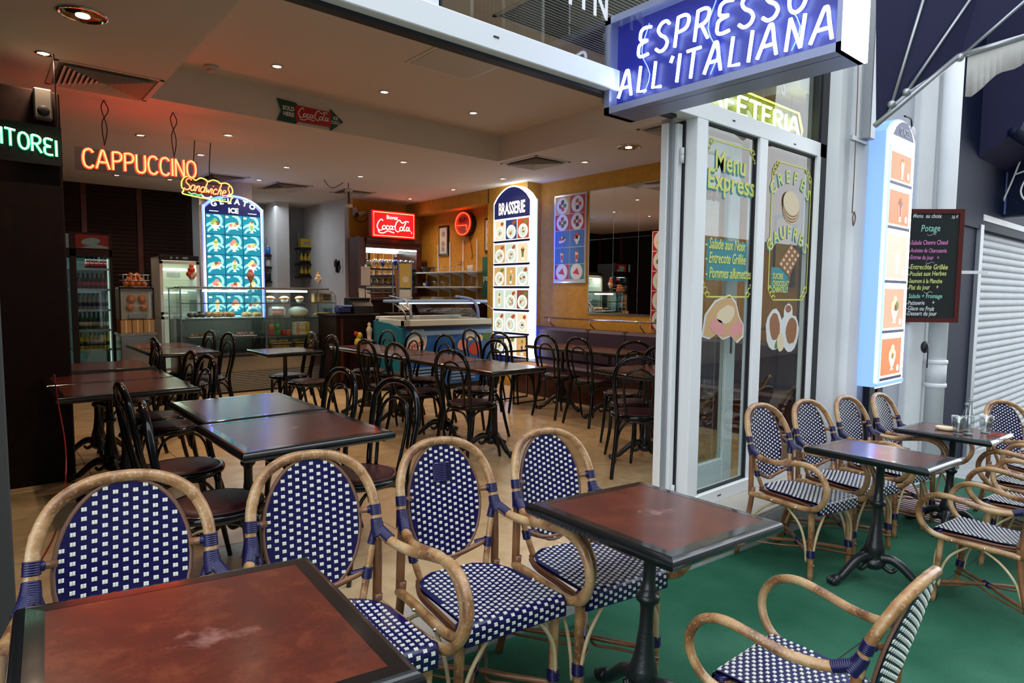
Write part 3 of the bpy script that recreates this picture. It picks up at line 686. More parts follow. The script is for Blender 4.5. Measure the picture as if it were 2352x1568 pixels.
def make_rattan():
    t = thing('rattan_armchair', '-', 'chair', (0, 0, 0)); LP[0] = t
    NR = 10
    # arched back frame
    arch = [(-.199, -.220, .60), (-.202, -.236, .68), (-.192, -.268, .760), (-.155, -.300, .828), (-.086, -.322, .868), (0, -.328, .879), (.086, -.322, .868), (.155, -.300, .828), (.192, -.268, .760), (.202, -.236, .68), (.199, -.220, .60)]
    def rn(t): return .0168+.0016*math.exp(-((t-.28)/.006)**2)+.0016*math.exp(-((t-.80)/.006)**2)
    MB().tube(catmull(arch, 10), rn, 12).build('back_frame', 'rattan', t)
    # oval woven back
    def SB(a, b):
        cz = .658; y = -.213-.098*((b+.210)/.42)-.010*(1-(a/.16)**2)
        return Vector((a, y, cz+b*.97)), Vector((0, 1, .23)).normalized()
    def HB(b): return .153*math.sqrt(max(0.02, 1-(abs(b)/.222)**2.3))
    bk = weave(SB, HB, -.214, .214, .0062, 'woven_back', t)
    rim = [];
    for k in range(36):
        a = 2*PI*k/36; b = .219*math.sin(a); x = .158*math.cos(a); p, n = SB(x, b); rim.append(p-n*.001)
    MB().tube(rim, .0062, 6, closed=True).build('rim', 'rim_brown', bk)
    weave(lambda a, b: (SB(a, b)[0]-SB(a, b)[1]*.007, -SB(a, b)[1]), HB, -.214, .214, .0062, 'woven_back', t)
    for s in (-1, 1):
        m_ = (lambda P: [(s*x, y, z) for x, y, z in P])
        # short rods holding the oval
        MB().tube(m_([(.201, -.240, .695), (.152, -.262, .690)]), .0105, 8).build('rod', 'rattan_dark', t)
        lb = LB(); lash(lb, m_([(.202, -.236, .677), (.201, -.246, .710)]), .0205); lash(lb, m_([(.205, -.240, .695), (.178, -.252, .692)]), .014); lb.build('lashing', 'wrap_navy', t)
        # thick lashing where arm, post and brace meet
        lb = LB(); lash(lb, m_([(.202, -.233, .665), (.203, -.222, .640), (.207, -.205, .612)]), lambda q: .0205+.007*q); lash(lb, m_([(.200, -.225, .640), (.183, -.218, .585)]), .0165); lash(lb, m_([(.207, -.212, .632), (.224, -.160, .610)]), .020)
        lb.build('lashing', 'wrap_navy', t)
        # posts: outer one to the rear leg, inner brace to the seat
        MB().tube(catmull(m_([(.202, -.222, .63), (.206, -.212, .50), (.207, -.205, .37)]), 5), .0155, NR).build('post', 'rattan_dark', t)
        MB().tube(catmull(m_([(.195, -.222, .62), (.165, -.200, .50), (.140, -.175, .41)]), 5), .0120, NR).build('brace', 'rattan', t)
        # arm loop
        arm = [(.203, -.215, .632), (.225, -.150, .607), (.248, -.050, .603), (.262, .060, .622), (.266, .150, .632), (.265, .225, .607), (.261, .268, .545), (.254, .266, .475), (.243, .220, .412), (.233, .140, .388), (.225, .02, .385), (.216, -.11, .385), (.212, -.205, .382)]
        MB().tube(catmull(m_(arm), 8), lambda q: .0162+.0014*math.exp(-((q-.36)/.006)**2), NR+2).build('arm', 'rattan', t)
        # rear leg, front leg
        MB().tube(catmull(m_([(.205, -.195, .42), (.205, -.215, .25), (.214, -.275, .0)]), 6), .0155, NR).build('leg', 'rattan_dark', t)
        MB().tube(catmull(m_([(.196, .165, .41), (.196, .172, .22), (.198, .185, .0)]), 6), lambda q: .0175-.003*q, NR).build('leg', 'rattan', t)
        # thin bent braces under the seat
        tb = MB()
        tb.tube(catmull(m_([(.196, .185, .10), (.190, .190, .19), (.165, .194, .28), (.085, .190, .385)]), 5), .0072, 6)
        tb.tube(catmull(m_([(.206, .158, .10), (.212, .150, .19), (.212, .110, .29), (.210, .02, .375)]), 5), .0072, 6)
        tb.tube(catmull(m_([(.205, -.225, .14), (.208, -.190, .24), (.208, -.120, .32), (.210, -.03, .375)]), 5), .0072, 6)
        tb.build('bent_brace', 'rattan_pale', t)
        lb = LB(); lash(lb, m_([(.197, .178, .125), (.197, .174, .165)]), .0235); lash(lb, m_([(.197, .18, .42), (.197, .175, .375)]), .024); lb.build('lashing', 'wrap_navy', t)
        # crossing stretcher under the seat
        MB().tube(catmull(m_([(.195, .178, .115), (.09, .08, .122), (0, -.02, .126), (-.10, -.11, .124), (-.205, -.235, .118)]), 5), .0105, 8).tube(catmull(m_([(.197, .200, .085), (.09, .09, .100), (.02, .03, .108), (.09, -.07, .100), (.208, -.25, .09)]), 5), .0058, 6).build('stretcher', 'rattan_dark', t)
        # side rails below the weave
        MB().tube(catmull(m_([(.208, .200, .400), (.207, .06, .412), (.190, -.09, .412), (.15, -.185, .412)]), 5), .0072, 6).tube(catmull(m_([(.206, .205, .386), (.205, .06, .398), (.188, -.09, .398), (.15, -.185, .398)]), 5), .0072, 6).build('seat_rail', 'rail_brown', t)
        for z in (.425, .388): pass
        MB().tube(m_([(.236, .10, .385), (.252, .10, .385)]), .006, 8).build('screw', 'chrome', t); MB().tube(m_([(.226, -.05, .385), (.243, -.05, .385)]), .006, 8).build('screw', 'chrome', t)
    MB().tube(catmull([(-.150, -.205, .500), (-.05, -.226, .462), (.05, -.226, .462), (.150, -.205, .500)], 5), .010, 8).build('cross_bar', 'rattan_dark', t)
    lb = LB()
    for s in (-1, 1): lash(lb, [(s*.168, -.203, .515), (s*.162, -.198, .480)], .018); lash(lb, [(s*.16, -.205, .502), (s*.118, -.222, .492)], .014)
    lb.build('lashing', 'wrap_navy', t)
    lb = LB(); lash(lb, [(-.02, -.04, .126), (.02, .0, .126)], .0175); lb.build('lashing', 'wrap_navy', t)
    # seat: flat, front edge rolling down
    y0, y1 = -.195, .235
    def SS(a, b):
        if b < .185: 
            z = .428-.008*math.cos(a/.21*PI/2)*math.sin((b+.195)/.38*PI); n = Vector((0, 0, 1)); return Vector((a, b, z)), n
        s_ = b-.185; R = .026; q = min(s_/R, PI/2*.98); ex = max(0, s_-R*PI/2*.98)
        return Vector((a, .185+R*math.sin(q), .428-R+R*math.cos(q)-ex)), Vector((0, math.sin(q), math.cos(q)))
    def HS(b):
        w = .185+.018*(b-y0)/.38
        if b < -.05: w *= math.sqrt(max(.05, 1-((-.05-b)/.158)**2.6))
        return w
    weave(SS, HS, y0, y1+.03, .0062, 'woven_seat', t)
    MB().box((0, .015, .405), (.34, .30, .012)).build('seat_board', 'rail_brown', t)
    return t
RAT = make_rattan(); RT = tree(RAT); used = [False]
def rattan(X, Y, deg, label, group, sc=1):
    loc = (X, Y, gz(X)+.006); rz = math.radians(deg)
    if not used[0]:
        used[0] = True; RAT['label'] = label; RAT['group'] = group
        RAT.matrix_world = Matrix.Translation(loc) @ Matrix.Rotation(math.atan(-GB), 4, 'Y') @ Matrix.Rotation(rz, 4, 'Z') @ Matrix.Scale(sc, 4); return RAT
    return dup(RAT, RT, loc, rz, label, group, True, sc)
g1 = 'rattan armchairs with their backs to the shop'
rattan(.222, 1.595, 178.4, 'rattan armchair with navy weave behind the nearest table, leftmost of its row', g1, .975)
rattan(.725, 1.62, 176, 'rattan armchair whose back shows at the right corner of the nearest table', g1, 0.975)
rattan(1.241, 1.635, 177.4, 'rattan armchair in the middle of the front row, with a patched woven back', g1, 0.975)
rattan(1.722, 1.582, 175, 'rattan armchair tucked under the table before the open shop front', g1, 0.985)
g2 = 'rattan armchairs along the shop facade'
rattan(3.60, 1.63, 174, 'rattan armchair standing before the lettered panes, nearest of the wall row', g2)
rattan(4.20, 1.63, 171, 'rattan armchair second from the left in the row along the facade', g2)
rattan(4.87, 1.635, 173, 'rattan armchair below the outdoor lit menu, third in the facade row', g2)
rattan(5.526, 1.622, 177.6, 'rattan armchair against the facade at the far end, beside the glasses table', g2)
g3 = 'rattan armchairs facing the shop'
rattan(1.715, .759, 2, 'rattan armchair seen from behind in the bottom right corner', g3, 0.86)
rattan(3.87, .81, -2.6, 'rattan armchair on the right facing the shop, its seat seen from above', g3, 0.89)
rattan(4.74, .79, -2.4, 'rattan armchair facing the far table, partly cut by the right edge', g3, 0.95)
rattan(5.35, .86, -3, 'furthest rattan armchair facing the shop, behind the other right-hand ones', g3)
rattan(6.08, 1.0, 150, 'rattan armchair turned to the camera before the grey shutter', 'rattan armchair by the shutter')
# patched weave of the third back
third = [o for o in bpy.data.objects if o.get('label', '').startswith('rattan armchair in the middle')][0]
pt = MB()
for k in range(11): pt.tube([(-.03, -.283-k*.00145, .735+k*.0062), (.045, -.283-k*.00145, .735+k*.0062)], .0034, 6)
pt.build('patch', 'navy_cane', third)
# ------------------------------------------------------------------ pedestal tables
def top_parts(t, w, d, h=.0):
    """top of w x d whose upper face is at z=h"""
    ew = .050
    mb = MB(); mb.box((0, 0, h-.010), (w-2*ew+.002, d-2*ew+.002, .018)); mb.build('table_top', 'laminate', t)
    prof = [(0, -.0005), (ew-.020, -.0008), (ew-.013, -.002), (ew-.008, -.0045), (ew-.004, -.009), (ew-.0012, -.0145), (ew, -.020), (ew-.0015, -.027), (ew-.005, -.033), (ew-.010, -.038), (ew-.016, -.040), (0, -.040)]
    mb = MB(); vs = []; n = len(prof)
    x, y = w/2-ew, d/2-ew
    for (sx, sy) in ((-1, -1), (1, -1), (1, 1), (-1, 1)):
        for (o, z) in prof: vs.append((sx*(x+o), sy*(y+o), h+z))
    fs = []
    for c in range(4):
        for k in range(n-1): a = c*n+k; b = ((c+1) % 4)*n+k; fs.append((a, b, b+1, a+1))
    mb.add(vs, fs, False); mb.add([(-x, -y, h-.04), (x, -y, h-.04), (x, y, h-.04), (-x, y, h-.04)], [(0, 1, 2, 3)])
    mb.build('edge_band', 'table_edge', t)
def pedestal(t, H, feet):
    pr = [(.042, .10), (.046, .13), (.040, .15), (.052, .17), (.046, .20), (.036, .235), (.030, .28), (.028, .30), (.024, .33), (.023, .40), (.026, .415), (.038, .425), (.041, .437), (.036, .447), (.026, .455), (.030, .465), (.024, .475), (.022, .49), (.021, H-.05), (.030, H-.045)]
    MB().lathe(pr, (0, 0, 0), 20, flute=-.06).build('column', 'cast_iron', t)
    MB().box((0, 0, H-.045), (.30, .05, .006)).box((0, 0, H-.046), (.05, .30, .006)).build('bracket', 'cast_iron', t)
    hub = MB().lathe([(.0, .065), (.03, .07), (.055, .09), (.062, .11), (.050, .125), (.042, .135)], (0, 0, 0), 18).build('hub', 'cast_iron', t)
    for a in feet:
        T = Matrix.Rotation(a, 4, 'Z'); mb = MB()
        pts = [(.03, 0, .135), (.08, 0, .142), (.13, 0, .118), (.18, 0, .075), (.22, 0, .040), (.26, 0, .030)]
        P = catmull([T @ Vector(p) for p in pts], 5)
        mb.tube(P, lambda q: .028-.010*q, 9)
        mb.tube(catmull([T @ Vector(p) for p in [(.04, 0, .10), (.085, 0, .075), (.11, 0, .095)]], 5), lambda q: .016-.006*q, 7)
        for k in (-1, 0, 1): mb.blob((.275, k*.017, .022), (.026, .012, .020), 8, 5, T=T)
        mb.blob((.255, 0, .030), (.024, .030, .026), 8, 5, T=T)
        mb.build('foot', 'cast_iron', t)
def table(x, y, w, d, label, group, deg=0, terr=False, H=.75, feet=(.5, 2.6, 4.7), ped=True):
    loc = (x, y, gz(x)+.006) if terr else (x, y, .002)
    t = thing('bistro_table', label, 'table', loc, math.radians(deg), group, tilt=terr)
    h = H
    top_parts(t, w, d, h)
    if ped: pedestal(t, h, feet)
    # object-space origin of the laminate at its centre so that the scuffs sit there
    return t
gt = 'pedestal tables on the terrace'
T1 = table(.252, 1.20, .578, .606, 'nearest dark red bistro table filling the bottom left corner', gt, -4, True, .72)
T2 = table(1.63, 1.241, .612, .589, 'dark red bistro table standing before the open shop front', gt, 0, True, .72, feet=(1.2, 3.3, 5.4))
T3 = table(3.70, 1.27, .54, .61, 'dark red bistro table with claw-foot base before the lettered panes', gt, 0, True, .715, feet=(2.75, 4.9, .65))
T4 = table(5.161, 1.314, .674, .56, 'bistro table with glasses and a bottle before the navy shop front', gt, 2, True, .72, feet=(1.2, 3.3, 5.4))
gi = 'dark tables inside the cafe'
TI = {}
TI['A1'] = table(1.075, 2.785, .66, .68, 'front one of the two joined tables just inside the opening', gi, 0)
TI['A2'] = table(1.095, 3.50, .62, .72, 'second of the two joined tables just inside the opening', gi, 0)
TI['L1'] = table(.70, 4.66, .76, .62, 'table in the dark left part, nearest one of its row', gi, 0)
TI['L2'] = table(.70, 5.26, .76, .56, 'table in the dark left part, joined behind the nearest one', gi, 0)
TI['L3'] = table(.72, 6.05, .76, .66, 'table at the dark left wall before the drinks coolers', gi, 0)
TI['T1'] = table(1.58, 7.15, .62, .72, 'table standing before the display counter at left', gi, 0)
TI['T2'] = table(1.58, 7.88, .62, .70, 'table nearest the left end of the display counter', gi, 0)
for k, lb in enumerate(('nearest table of the long middle row', 'second table of the long middle row', 'third table of the long middle row', 'fourth table of the long middle row, by the ice cream freezer')):
    TI['M%d' % k] = table(3.34, 4.19+k*.745, .58, .735, lb, gi, 0)
TI['R1'] = table(5.28, 4.55, .56, .72, 'table before the upholstered wall bench, nearer one', gi, 0)
TI['R2'] = table(5.28, 5.28, .56, .72, 'table before the upholstered wall bench, further one', gi, 0)
TI['R3'] = table(4.18, 3.20, .66, .60, 'table just inside the shop behind the white door post', gi, -8)
TI['N1'] = table(2.45, 6.55, .60, .62, 'table between the middle row and the display counter', gi, 0)
# ------------------------------------------------------------------ black bentwood chair (front = +y)
def make_thonet():
    t = thing('bentwood_chair', '-', 'chair')
    MB().lathe([(.0, .425), (.185, .425), (.203, .432), (.207, .447), (.203, .460), (.190, .466), (.176, .462)], (0, 0, 0), 32).build('seat', 'black_lacquer', t)
    MB().lathe([(.178, .458), (.172, .468), (.12, .474), (.0, .476)], (0, 0, 0), 28).build('seat_pad', 'vinyl_red', t)
    P = [(-.185, -.265, 0), (-.165, -.215, .22), (-.152, -.185, .44), (-.168, -.212, .60), (-.178, -.232, .72), (-.160, -.245, .825), (-.095, -.255, .888), (0, -.258, .908)]
    Q = P+[(-x, y, z) for x, y, z in P[-2::-1]]
    MB().tube(catmull(Q, 7), lambda q: .0155-.001*math.cos(q*2*PI), 10).build('back_hoop', 'black_lacquer', t)
    P = [(-.085, -.178, .45), (-.103, -.208, .60), (-.108, -.226, .70), (-.085, -.239, .775), (-.045, -.246, .808), (0, -.248, .818)]
    Q = P+[(-x, y, z) for x, y, z in P[-2::-1]]
    MB().tube(catmull(Q, 6), .0095, 8).build('inner_hoop', 'black_lacquer', t)
    for s in (-1, 1):
        MB().tube(catmull([(s*.145, .135, .44), (s*.150, .145, .22), (s*.165, .180, 0)], 5), lambda q: .0175-.006*q, 8).build('leg', 'black_lacquer', t)
    br = MB()
    for a, b in (((-.15, .14), (.15, .14)), ((.15, .14), (.155, -.19)), ((.155, -.19), (-.155, -.19)), ((-.155, -.19), (-.15, .14))):
        A = Vector((*a, .24)); B = Vector((*b, .24)); m_ = (A+B)/2
        br.tube(catmull([A, A.lerp(m_, .15)+Vector((0, 0, .10)), A.lerp(m_, .45)+Vector((0, 0, .165)), m_+Vector((0, 0, .18)), B.lerp(m_, .45)+Vector((0, 0, .165)), B.lerp(m_, .15)+Vector((0, 0, .10)), B], 3), .009, 6)
    br.build('arch_brace', 'black_lacquer', t)
    return t
TH = make_thonet(); TT = tree(TH); ut = [False]
def chair(hx, hy, deg, label, group):
    """hoop at (hx,hy); deg = facing direction, 0 = +X, 90 = +Y"""
    a = math.radians(deg); loc = (hx+.25*math.cos(a), hy+.25*math.sin(a), .002); rz = a-PI/2
    if not ut[0]:
        ut[0] = True; TH['label'] = label; TH['group'] = group; TH.matrix_world = Matrix.Translation(loc) @ Matrix.Rotation(rz, 4, 'Z'); return
    dup(TH, TT, loc, rz, label, group)
ga = 'bentwood chairs around the joined tables'; gm = 'bentwood chairs along the middle row'; gl = 'bentwood chairs on the left'; gr = 'bentwood chairs on the right'
chair(1.66, 2.88, 190, 'black bentwood chair at the right side of the nearest inside table', ga)
chair(1.63, 3.47, 184, 'black bentwood chair behind it, right of the second inside table', ga)
chair(.50, 2.86, -8, 'black bentwood chair seen edge-on left of the joined tables', ga)
chair(.52, 3.52, 0, 'black bentwood chair in the dark left of the second joined table', ga)
chair(1.20, 5.08, 180, 'black bentwood chair right of the dark left tables, further one', gl)
chair(1.21, 4.70, 186, 'black bentwood chair right of the dark left tables, nearer one', gl)
chair(1.27, 6.68, 0, 'black bentwood chair left of the table before the counter, further one', gl)
chair(1.16, 6.03, 180, 'black bentwood chair with its hoop against the counter table corner', gl)
chair(1.99, 7.57, 184, 'black bentwood chair right of the counter table, further one', gl)
chair(2.04, 7.06, 186, 'black bentwood chair right of the counter table, its curved back seen sideways', gl)
chair(2.81, 6.72, 175, 'black bentwood chair before the right half of the counter, further one', gl)
chair(2.79, 6.16, 178, 'black bentwood chair before the right half of the counter, nearer one', gl)
chair(2.85, 4.10, 12, 'black bentwood chair with a dark red seat at the near end of the middle row', gm)
chair(2.83, 4.92, 4, 'black bentwood chair second from the near end, left of the middle row', gm)
chair(2.81, 5.45, 0, 'black bentwood chair third from the near end, left of the middle row', gm)
chair(3.81, 4.72, 182, 'black bentwood chair right of the middle row, before the tall lit menu', gm)
chair(3.81, 5.58, 180, 'black bentwood chair right of the middle row, before the blue freezer', gm)
chair(3.76, 6.12, 180, 'black bentwood chair right of the middle row, before the oval logo', gm)
chair(3.71, 6.63, 180, 'furthest black bentwood chair right of the middle row', gm)
chair(4.66, 6.27, 0, 'black bentwood chair facing the tall lit menu', gr)
chair(4.60, 5.62, 0, 'black bentwood chair at the foot of the tall lit menu', gr)
chair(4.73, 5.00, 0, 'black bentwood chair facing the wall bench, further one', gr)
chair(4.70, 4.48, 0, 'black bentwood chair facing the wall bench, nearer one', gr)
chair(4.80, 3.82, 200, 'black bentwood chair behind the one next to the white door post', gr)
chair(3.66, 2.87, 40, 'black bentwood chair standing just inside beside the white door post', gr)
chair(4.44, 3.28, 170, 'black bentwood chair half hidden by the white door post', gr)
# ------------------------------------------------------------------ ceiling fittings
def spot(p, power, ang=2.3):
    l = bpy.data.lights.new('lamp_light', 'SPOT'); l.energy = power; l.color = (1, .74, .50); l.spot_size = ang; l.spot_blend = .9; l.shadow_soft_size = .03
    o = bpy.data.objects.new('lamp_light', l); COL.objects.link(o); o.location = p; return o
DL = [(100, 122, ZC, 'beside the left ceiling vent'), (636, 152, ZK, 'in the raised ceiling, leftmost'), (883, 211, ZK, 'in the raised ceiling, middle'), (1087, 259, ZK, 'in the raised ceiling, rightmost'),
      (323, 310, ZC, 'above the red neon word, left'), (524, 310, ZC, 'above the red neon word, right'), (461, 355, ZC, 'just above the end of the red neon word'), (658, 384, ZC, 'between the arrow sign and the kitchen'), (595, 413, ZC, 'right of the small neon sandwich sign'),
      (828, 405, ZC, 'left of the pair before the bug zapper'), (927, 372, ZC, 'below the raised ceiling edge, centre'), (1155, 410, ZC, 'above the tall lit menu'), (1343, 372, ZC, 'above the mirror'), (942, 456, ZC, 'in the far corner above the red sign'), (1041, 435, ZC, 'before the ochre beam'),
      (268, 402, ZC, 'below the red neon word, left'), (390, 412, ZC, 'below the red neon word, right')]
for (u, v, z, w) in DL:
    p = atz(u, v, z); t = thing('downlight', 'small round recessed downlight '+w, 'lamp', tuple(p), group='small recessed downlights')
    put(MB().lathe([(.050, .0), (.052, -.006), (.044, -.009), (.036, -.006), (.034, .0)], tuple(p), 18).build('bezel', 'chrome'), t)
    put(MB().lathe([(.0, -.003), (.033, -.002)], tuple(p), 16).build('bulb', 'lamp_warm'), t)
    spot(p+Vector((0, 0, -.03)), 34)
for (u, v, w) in ((190, 33, 'at the top left'), (1444, 337, 'above the white door post')):
    p = atz(u, v, ZC); t = thing('large_downlight', 'large round gold-reflector downlight '+w, 'lamp', tuple(p), group='large gold downlights')
    put(MB().lathe([(.125, .0), (.128, -.008), (.112, -.012), (.105, .0)], tuple(p), 28).build('bezel', 'chrome'), t)
    put(MB().lathe([(.107, -.004), (.09, .0), (.05, .0), (.0, .0)], tuple(p), 28).build('reflector', 'gold_reflector'), t)
    put(MB().lathe([(.0, -.012), (.035, -.012), (.035, -.002)], tuple(p), 16).build('bulb', 'lamp_warm'), t)
    l = MB().lathe([(.0, -.0035), (.10, -.0035)], tuple(p), 24)
    spot(p+Vector((0, 0, -.03)), 45)
def vent(px_, z, label, n=9, m='plastic_beige', kind='square'):
    P = [atz(u, v, z) for u, v in px_]; x0, x1 = min(p.x for p in P), max(p.x for p in P); y0, y1 = min(p.y for p in P), max(p.y for p in P)
    t = thing('ceiling_vent', label, 'vent', ((x0+x1)/2, (y0+y1)/2, z), group='ceiling vents')
    put(MB().box2((x0, y0, z-.006), (x1, y0+.03, z)).box2((x0, y1-.03, z-.006), (x1, y1, z)).box2((x0, y0, z-.006), (x0+.03, y1, z)).box2((x1-.03, y0, z-.006), (x1, y1, z)).build('frame', 'plastic_beige'), t)
    put(MB().box2((x0+.02, y0+.02, z-.002), (x1-.02, y1-.02, z-.0005)).build('backing', 'vent_dark'), t)
    if kind == 'square':
        for k in range(n):
            f = (k+1)/(n+1)*.5; a0 = x0+.03+(x1-x0-.06)*f; a1 = x1-.03-(x1-x0-.06)*f; b0 = y0+.03+(y1-y0-.06)*f; b1 = y1-.03-(y1-y0-.06)*f
            mb = MB(); w = (x1-x0)*.5/(n+1)*.75
            o = [(a0, b0), (a1, b0), (a1, b1), (a0, b1)]; i = [(a0+w, b0+w), (a1-w, b0+w), (a1-w, b1-w), (a0+w, b1-w)]
            if i[0][0] > i[1][0] or i[0][1] > i[3][1]: continue
            vs = [(x, y, z-.022) for x, y in o]+[(x, y, z-.004) for x, y in i]+[(x, y, z-.025) for x, y in o]+[(x, y, z-.007) for x, y in i]
            fs = [(q, (q+1) % 4, (q+1) % 4+4, q+4) for q in range(4)]+[(q+8, q+12, (q+1) % 4+12, (q+1) % 4+8) for q in range(4)]+[(q, q+8, (q+1) % 4+8, (q+1) % 4) for q in range(4)]+[(q+4, (q+1) % 4+4, (q+1) % 4+12, q+12) for q in range(4)]
            mb.add(vs, fs); put(mb.build('vane', m), t)
    else:
        k = 0; c = None
        while y0+.04+k*.030 < y1-.03:
            yy = y0+.04+k*.030
            if c is None:
                c = MB().box((0, 0, 0), (x1-x0-.06, .022, .004)).build('vane', m); put(c, t); c.location = ((x0+x1)/2, yy, z-.012); q = c
            else: q = c.copy(); COL.objects.link(q); q.location = ((x0+x1)/2, yy, z-.012)
            q.rotation_euler = (.5, 0, 0); k += 1
vent([(122, 138), (368, 182), (335, 232), (118, 192)], ZC, 'square ceiling vent glowing red above the red neon word', 9)
vent([(1150, 376), (1232, 356), (1308, 372), (1230, 389)], ZC, 'square ceiling vent tinged blue above the tall lit menu', 7)
vent([(605, 427), (650, 418), (708, 430), (660, 440)], ZC, 'square ceiling vent before the kitchen', 5)
vent([(447, 412), (500, 398), (562, 412), (520, 426)], ZC, 'square ceiling vent behind the small neon sandwich sign', 6)
vent([(762, 440), (800, 434), (862, 442), (830, 450)], ZC, 'square ceiling vent beside the bug zapper', 5)
vent([(1462, 297), (1545, 280), (1600, 296), (1545, 310)], ZC, 'ceiling vent beside the white door post', 6)
g0 = atz(1130, 36, ZK)
def p2u(x, y): 
    d = Vector((x, y, ZK))-CAMP; k = FPX/d.dot(fw); return (1176+d.dot(rt)*k, 784+d.dot(dn)*k)
vent([p2u(g0.x, g0.y), p2u(4.7, g0.y), p2u(4.7, 2.42), p2u(g0.x, 2.42)], ZK, 'long louvred grille in the raised ceiling seen through the transom', 6, 'white_metal', 'lines')
p = [atz(u, v, ZK) for u, v in ((937, 143), (1005, 103), (1152, 148), (1075, 183))]
x0, x1 = min(q.x for q in p), max(q.x for q in p); y0, y1 = min(q.y for q in p), max(q.y for q in p)
t = thing('access_panel', 'flat beige access panel set in the raised ceiling', 'panel', ((x0+x1)/2, (y0+y1)/2, ZK))
put(MB().box2((x0, y0, ZK-.008), (x1, y1, ZK)).build('frame', 'plastic_white'), t); put(MB().box2((x0+.03, y0+.03, ZK-.012), (x1-.03, y1-.03, ZK-.006)).build('cover', 'plastic_beige'), t)
p = atz(486, 152, ZK); t = thing('smoke_detector', 'round white smoke detector on the raised ceiling', 'detector', tuple(p))
put(MB().lathe([(.055, 0), (.055, -.02), (.045, -.03)], tuple(p), 20).build('base', 'plastic_beige'), t); put(MB().lathe([(.038, -.03), (.034, -.05), (.0, -.055)], tuple(p), 18).build('sensor', 'plastic_beige'), t)
# ------------------------------------------------------------------ hanging neon words
def cord(parent, pts, r=.004): put(MB().tube(catmull(pts, 4), r, 5).build('cord', 'plastic_black'), parent)
def plane_y(Y): return (Vector((0, Y, 0)), Vector((1, 0, 0)), Vector((0, 0, 1)), Vector((0, -1, 0)))
def ay(u, v, Y): p = aty(u, v, Y); return (p.x, p.z)
def plane_x(X): return (Vector((X, 0, 0)), Vector((0, -1, 0)), Vector((0, 0, 1)), Vector((-1, 0, 0)))
def ax(u, v, X): p = atx(u, v, X); return (-p.y, p.z)
YN = (atz(238, 232, ZC).y+atz(397, 258, ZC).y)/2
fr_ = plane_y(YN); a0, b0 = ay(190, 384, YN); a1, b1 = ay(449, 410, YN)
t = thing('neon_sign', 'red neon word CAPPUCCINO hanging from the ceiling', 'sign', (a0, YN, b0))
h = ay(190, 342, YN)[1]-b0; h2 = ay(449, 372, YN)[1]-b1
neon(t, 'CAPPUCCINO', 'neon_red', fr_, (a0, b0), (a1, b1), h, h2, .0115, .02, name='neon_letter')
neon(t, 'CAPPUCCINO', 'neon_core', fr_, (a0, b0), (a1, b1), h, h2, .0042, .031, name='neon_core')
c0 = ay(170, 330, YN); c1 = ay(455, 420, YN)
put(MB().box2((c0[0], YN-.002, c1[1]), (c1[0], YN+.004, c0[1]-.02)).build('clear_backing', 'plexi'), t)
for (u, v, u2, v2) in ((238, 230, 240, 335), (397, 258, 400, 362)):
    q = atz(u, v, ZC); e = aty(u2, v2, YN); cord(t, [q, q+Vector((.03, 0, -.08)), q.lerp(e, .5)+Vector((-.015, 0, 0)), e]); cord(t, [q, q+Vector((-.02, 0, -.07)), q.lerp(e, .6)+Vector((.02, 0, 0)), e])
YG = 5.3; fr_ = plane_y(YG)
a0, b0 = ay(2, 330, YG); a1, b1 = ay(131, 361, YG); h = ay(2, 292, YG)[1]-b0; h2 = ay(131, 325, YG)[1]-b1
t = thing('neon_sign', 'green neon word cut by the left edge of the picture', 'sign', (a0, YG, b0))
for mm, r_, cc in (('neon_green', .0085, .02), ('g_white', .0045, .027)):
    neon(t, 'ITOREI', mm, fr_, (a0, b0), (a1, b1), h, h2, r_, cc)
    w = (a1-a0)*.72; s_ = (b1-b0)/(a1-a0); neon(t, 'KOND', mm, fr_, (a0-w-.06, b0-s_*(w+.06)), (a0-.06, b0-s_*.06), h*.98, h, r_, cc)
put(MB().box2((a0-.7, YG-.002, b1-.05), (a1+.03, YG+.006, b0+h+.05)).build('dark_backing', 'plastic_black'), t)
put(MB().box2((a0-.7, YG-.02, b1-.06), (a1+.03, YG+.02, b1-.045)).build('frame', 'plastic_black'), t)
for k in (-.5, .3): cord(t, [(a0+k, YG, ZC), (a0+k, YG, b0+h)])
# wooden casing with a small loudspeaker behind the green word
wc = thing('wood_casing', 'dark wooden casing below the ceiling behind the green neon word', 'cabinet', (.1, 5.6, 1.9))
q0 = aty(136, 214, 5.42); put(MB().box2((-.22, 5.42, 0), (q0.x, 5.9, q0.z), bev=.01).build('body', 'dark_wood'), wc)
sp = thing('loudspeaker', 'small grey loudspeaker on the dark casing at the left', 'speaker', tuple(aty(98, 240, 5.36)))
c = aty(98, 240, 5.38); put(MB().box((c.x, 5.384, c.z), (.10, .074, .20), bev=.008).build('body', 'vent_dark'), sp); put(MB().lathe([(.0, 0), (.032, .004), (.036, 0)], (0, 0, 0), 16, Matrix.Translation((c.x, 5.343, c.z-.05)) @ Matrix.Rotation(PI/2, 4, 'X')).build('cone', 'plastic_black'), sp)
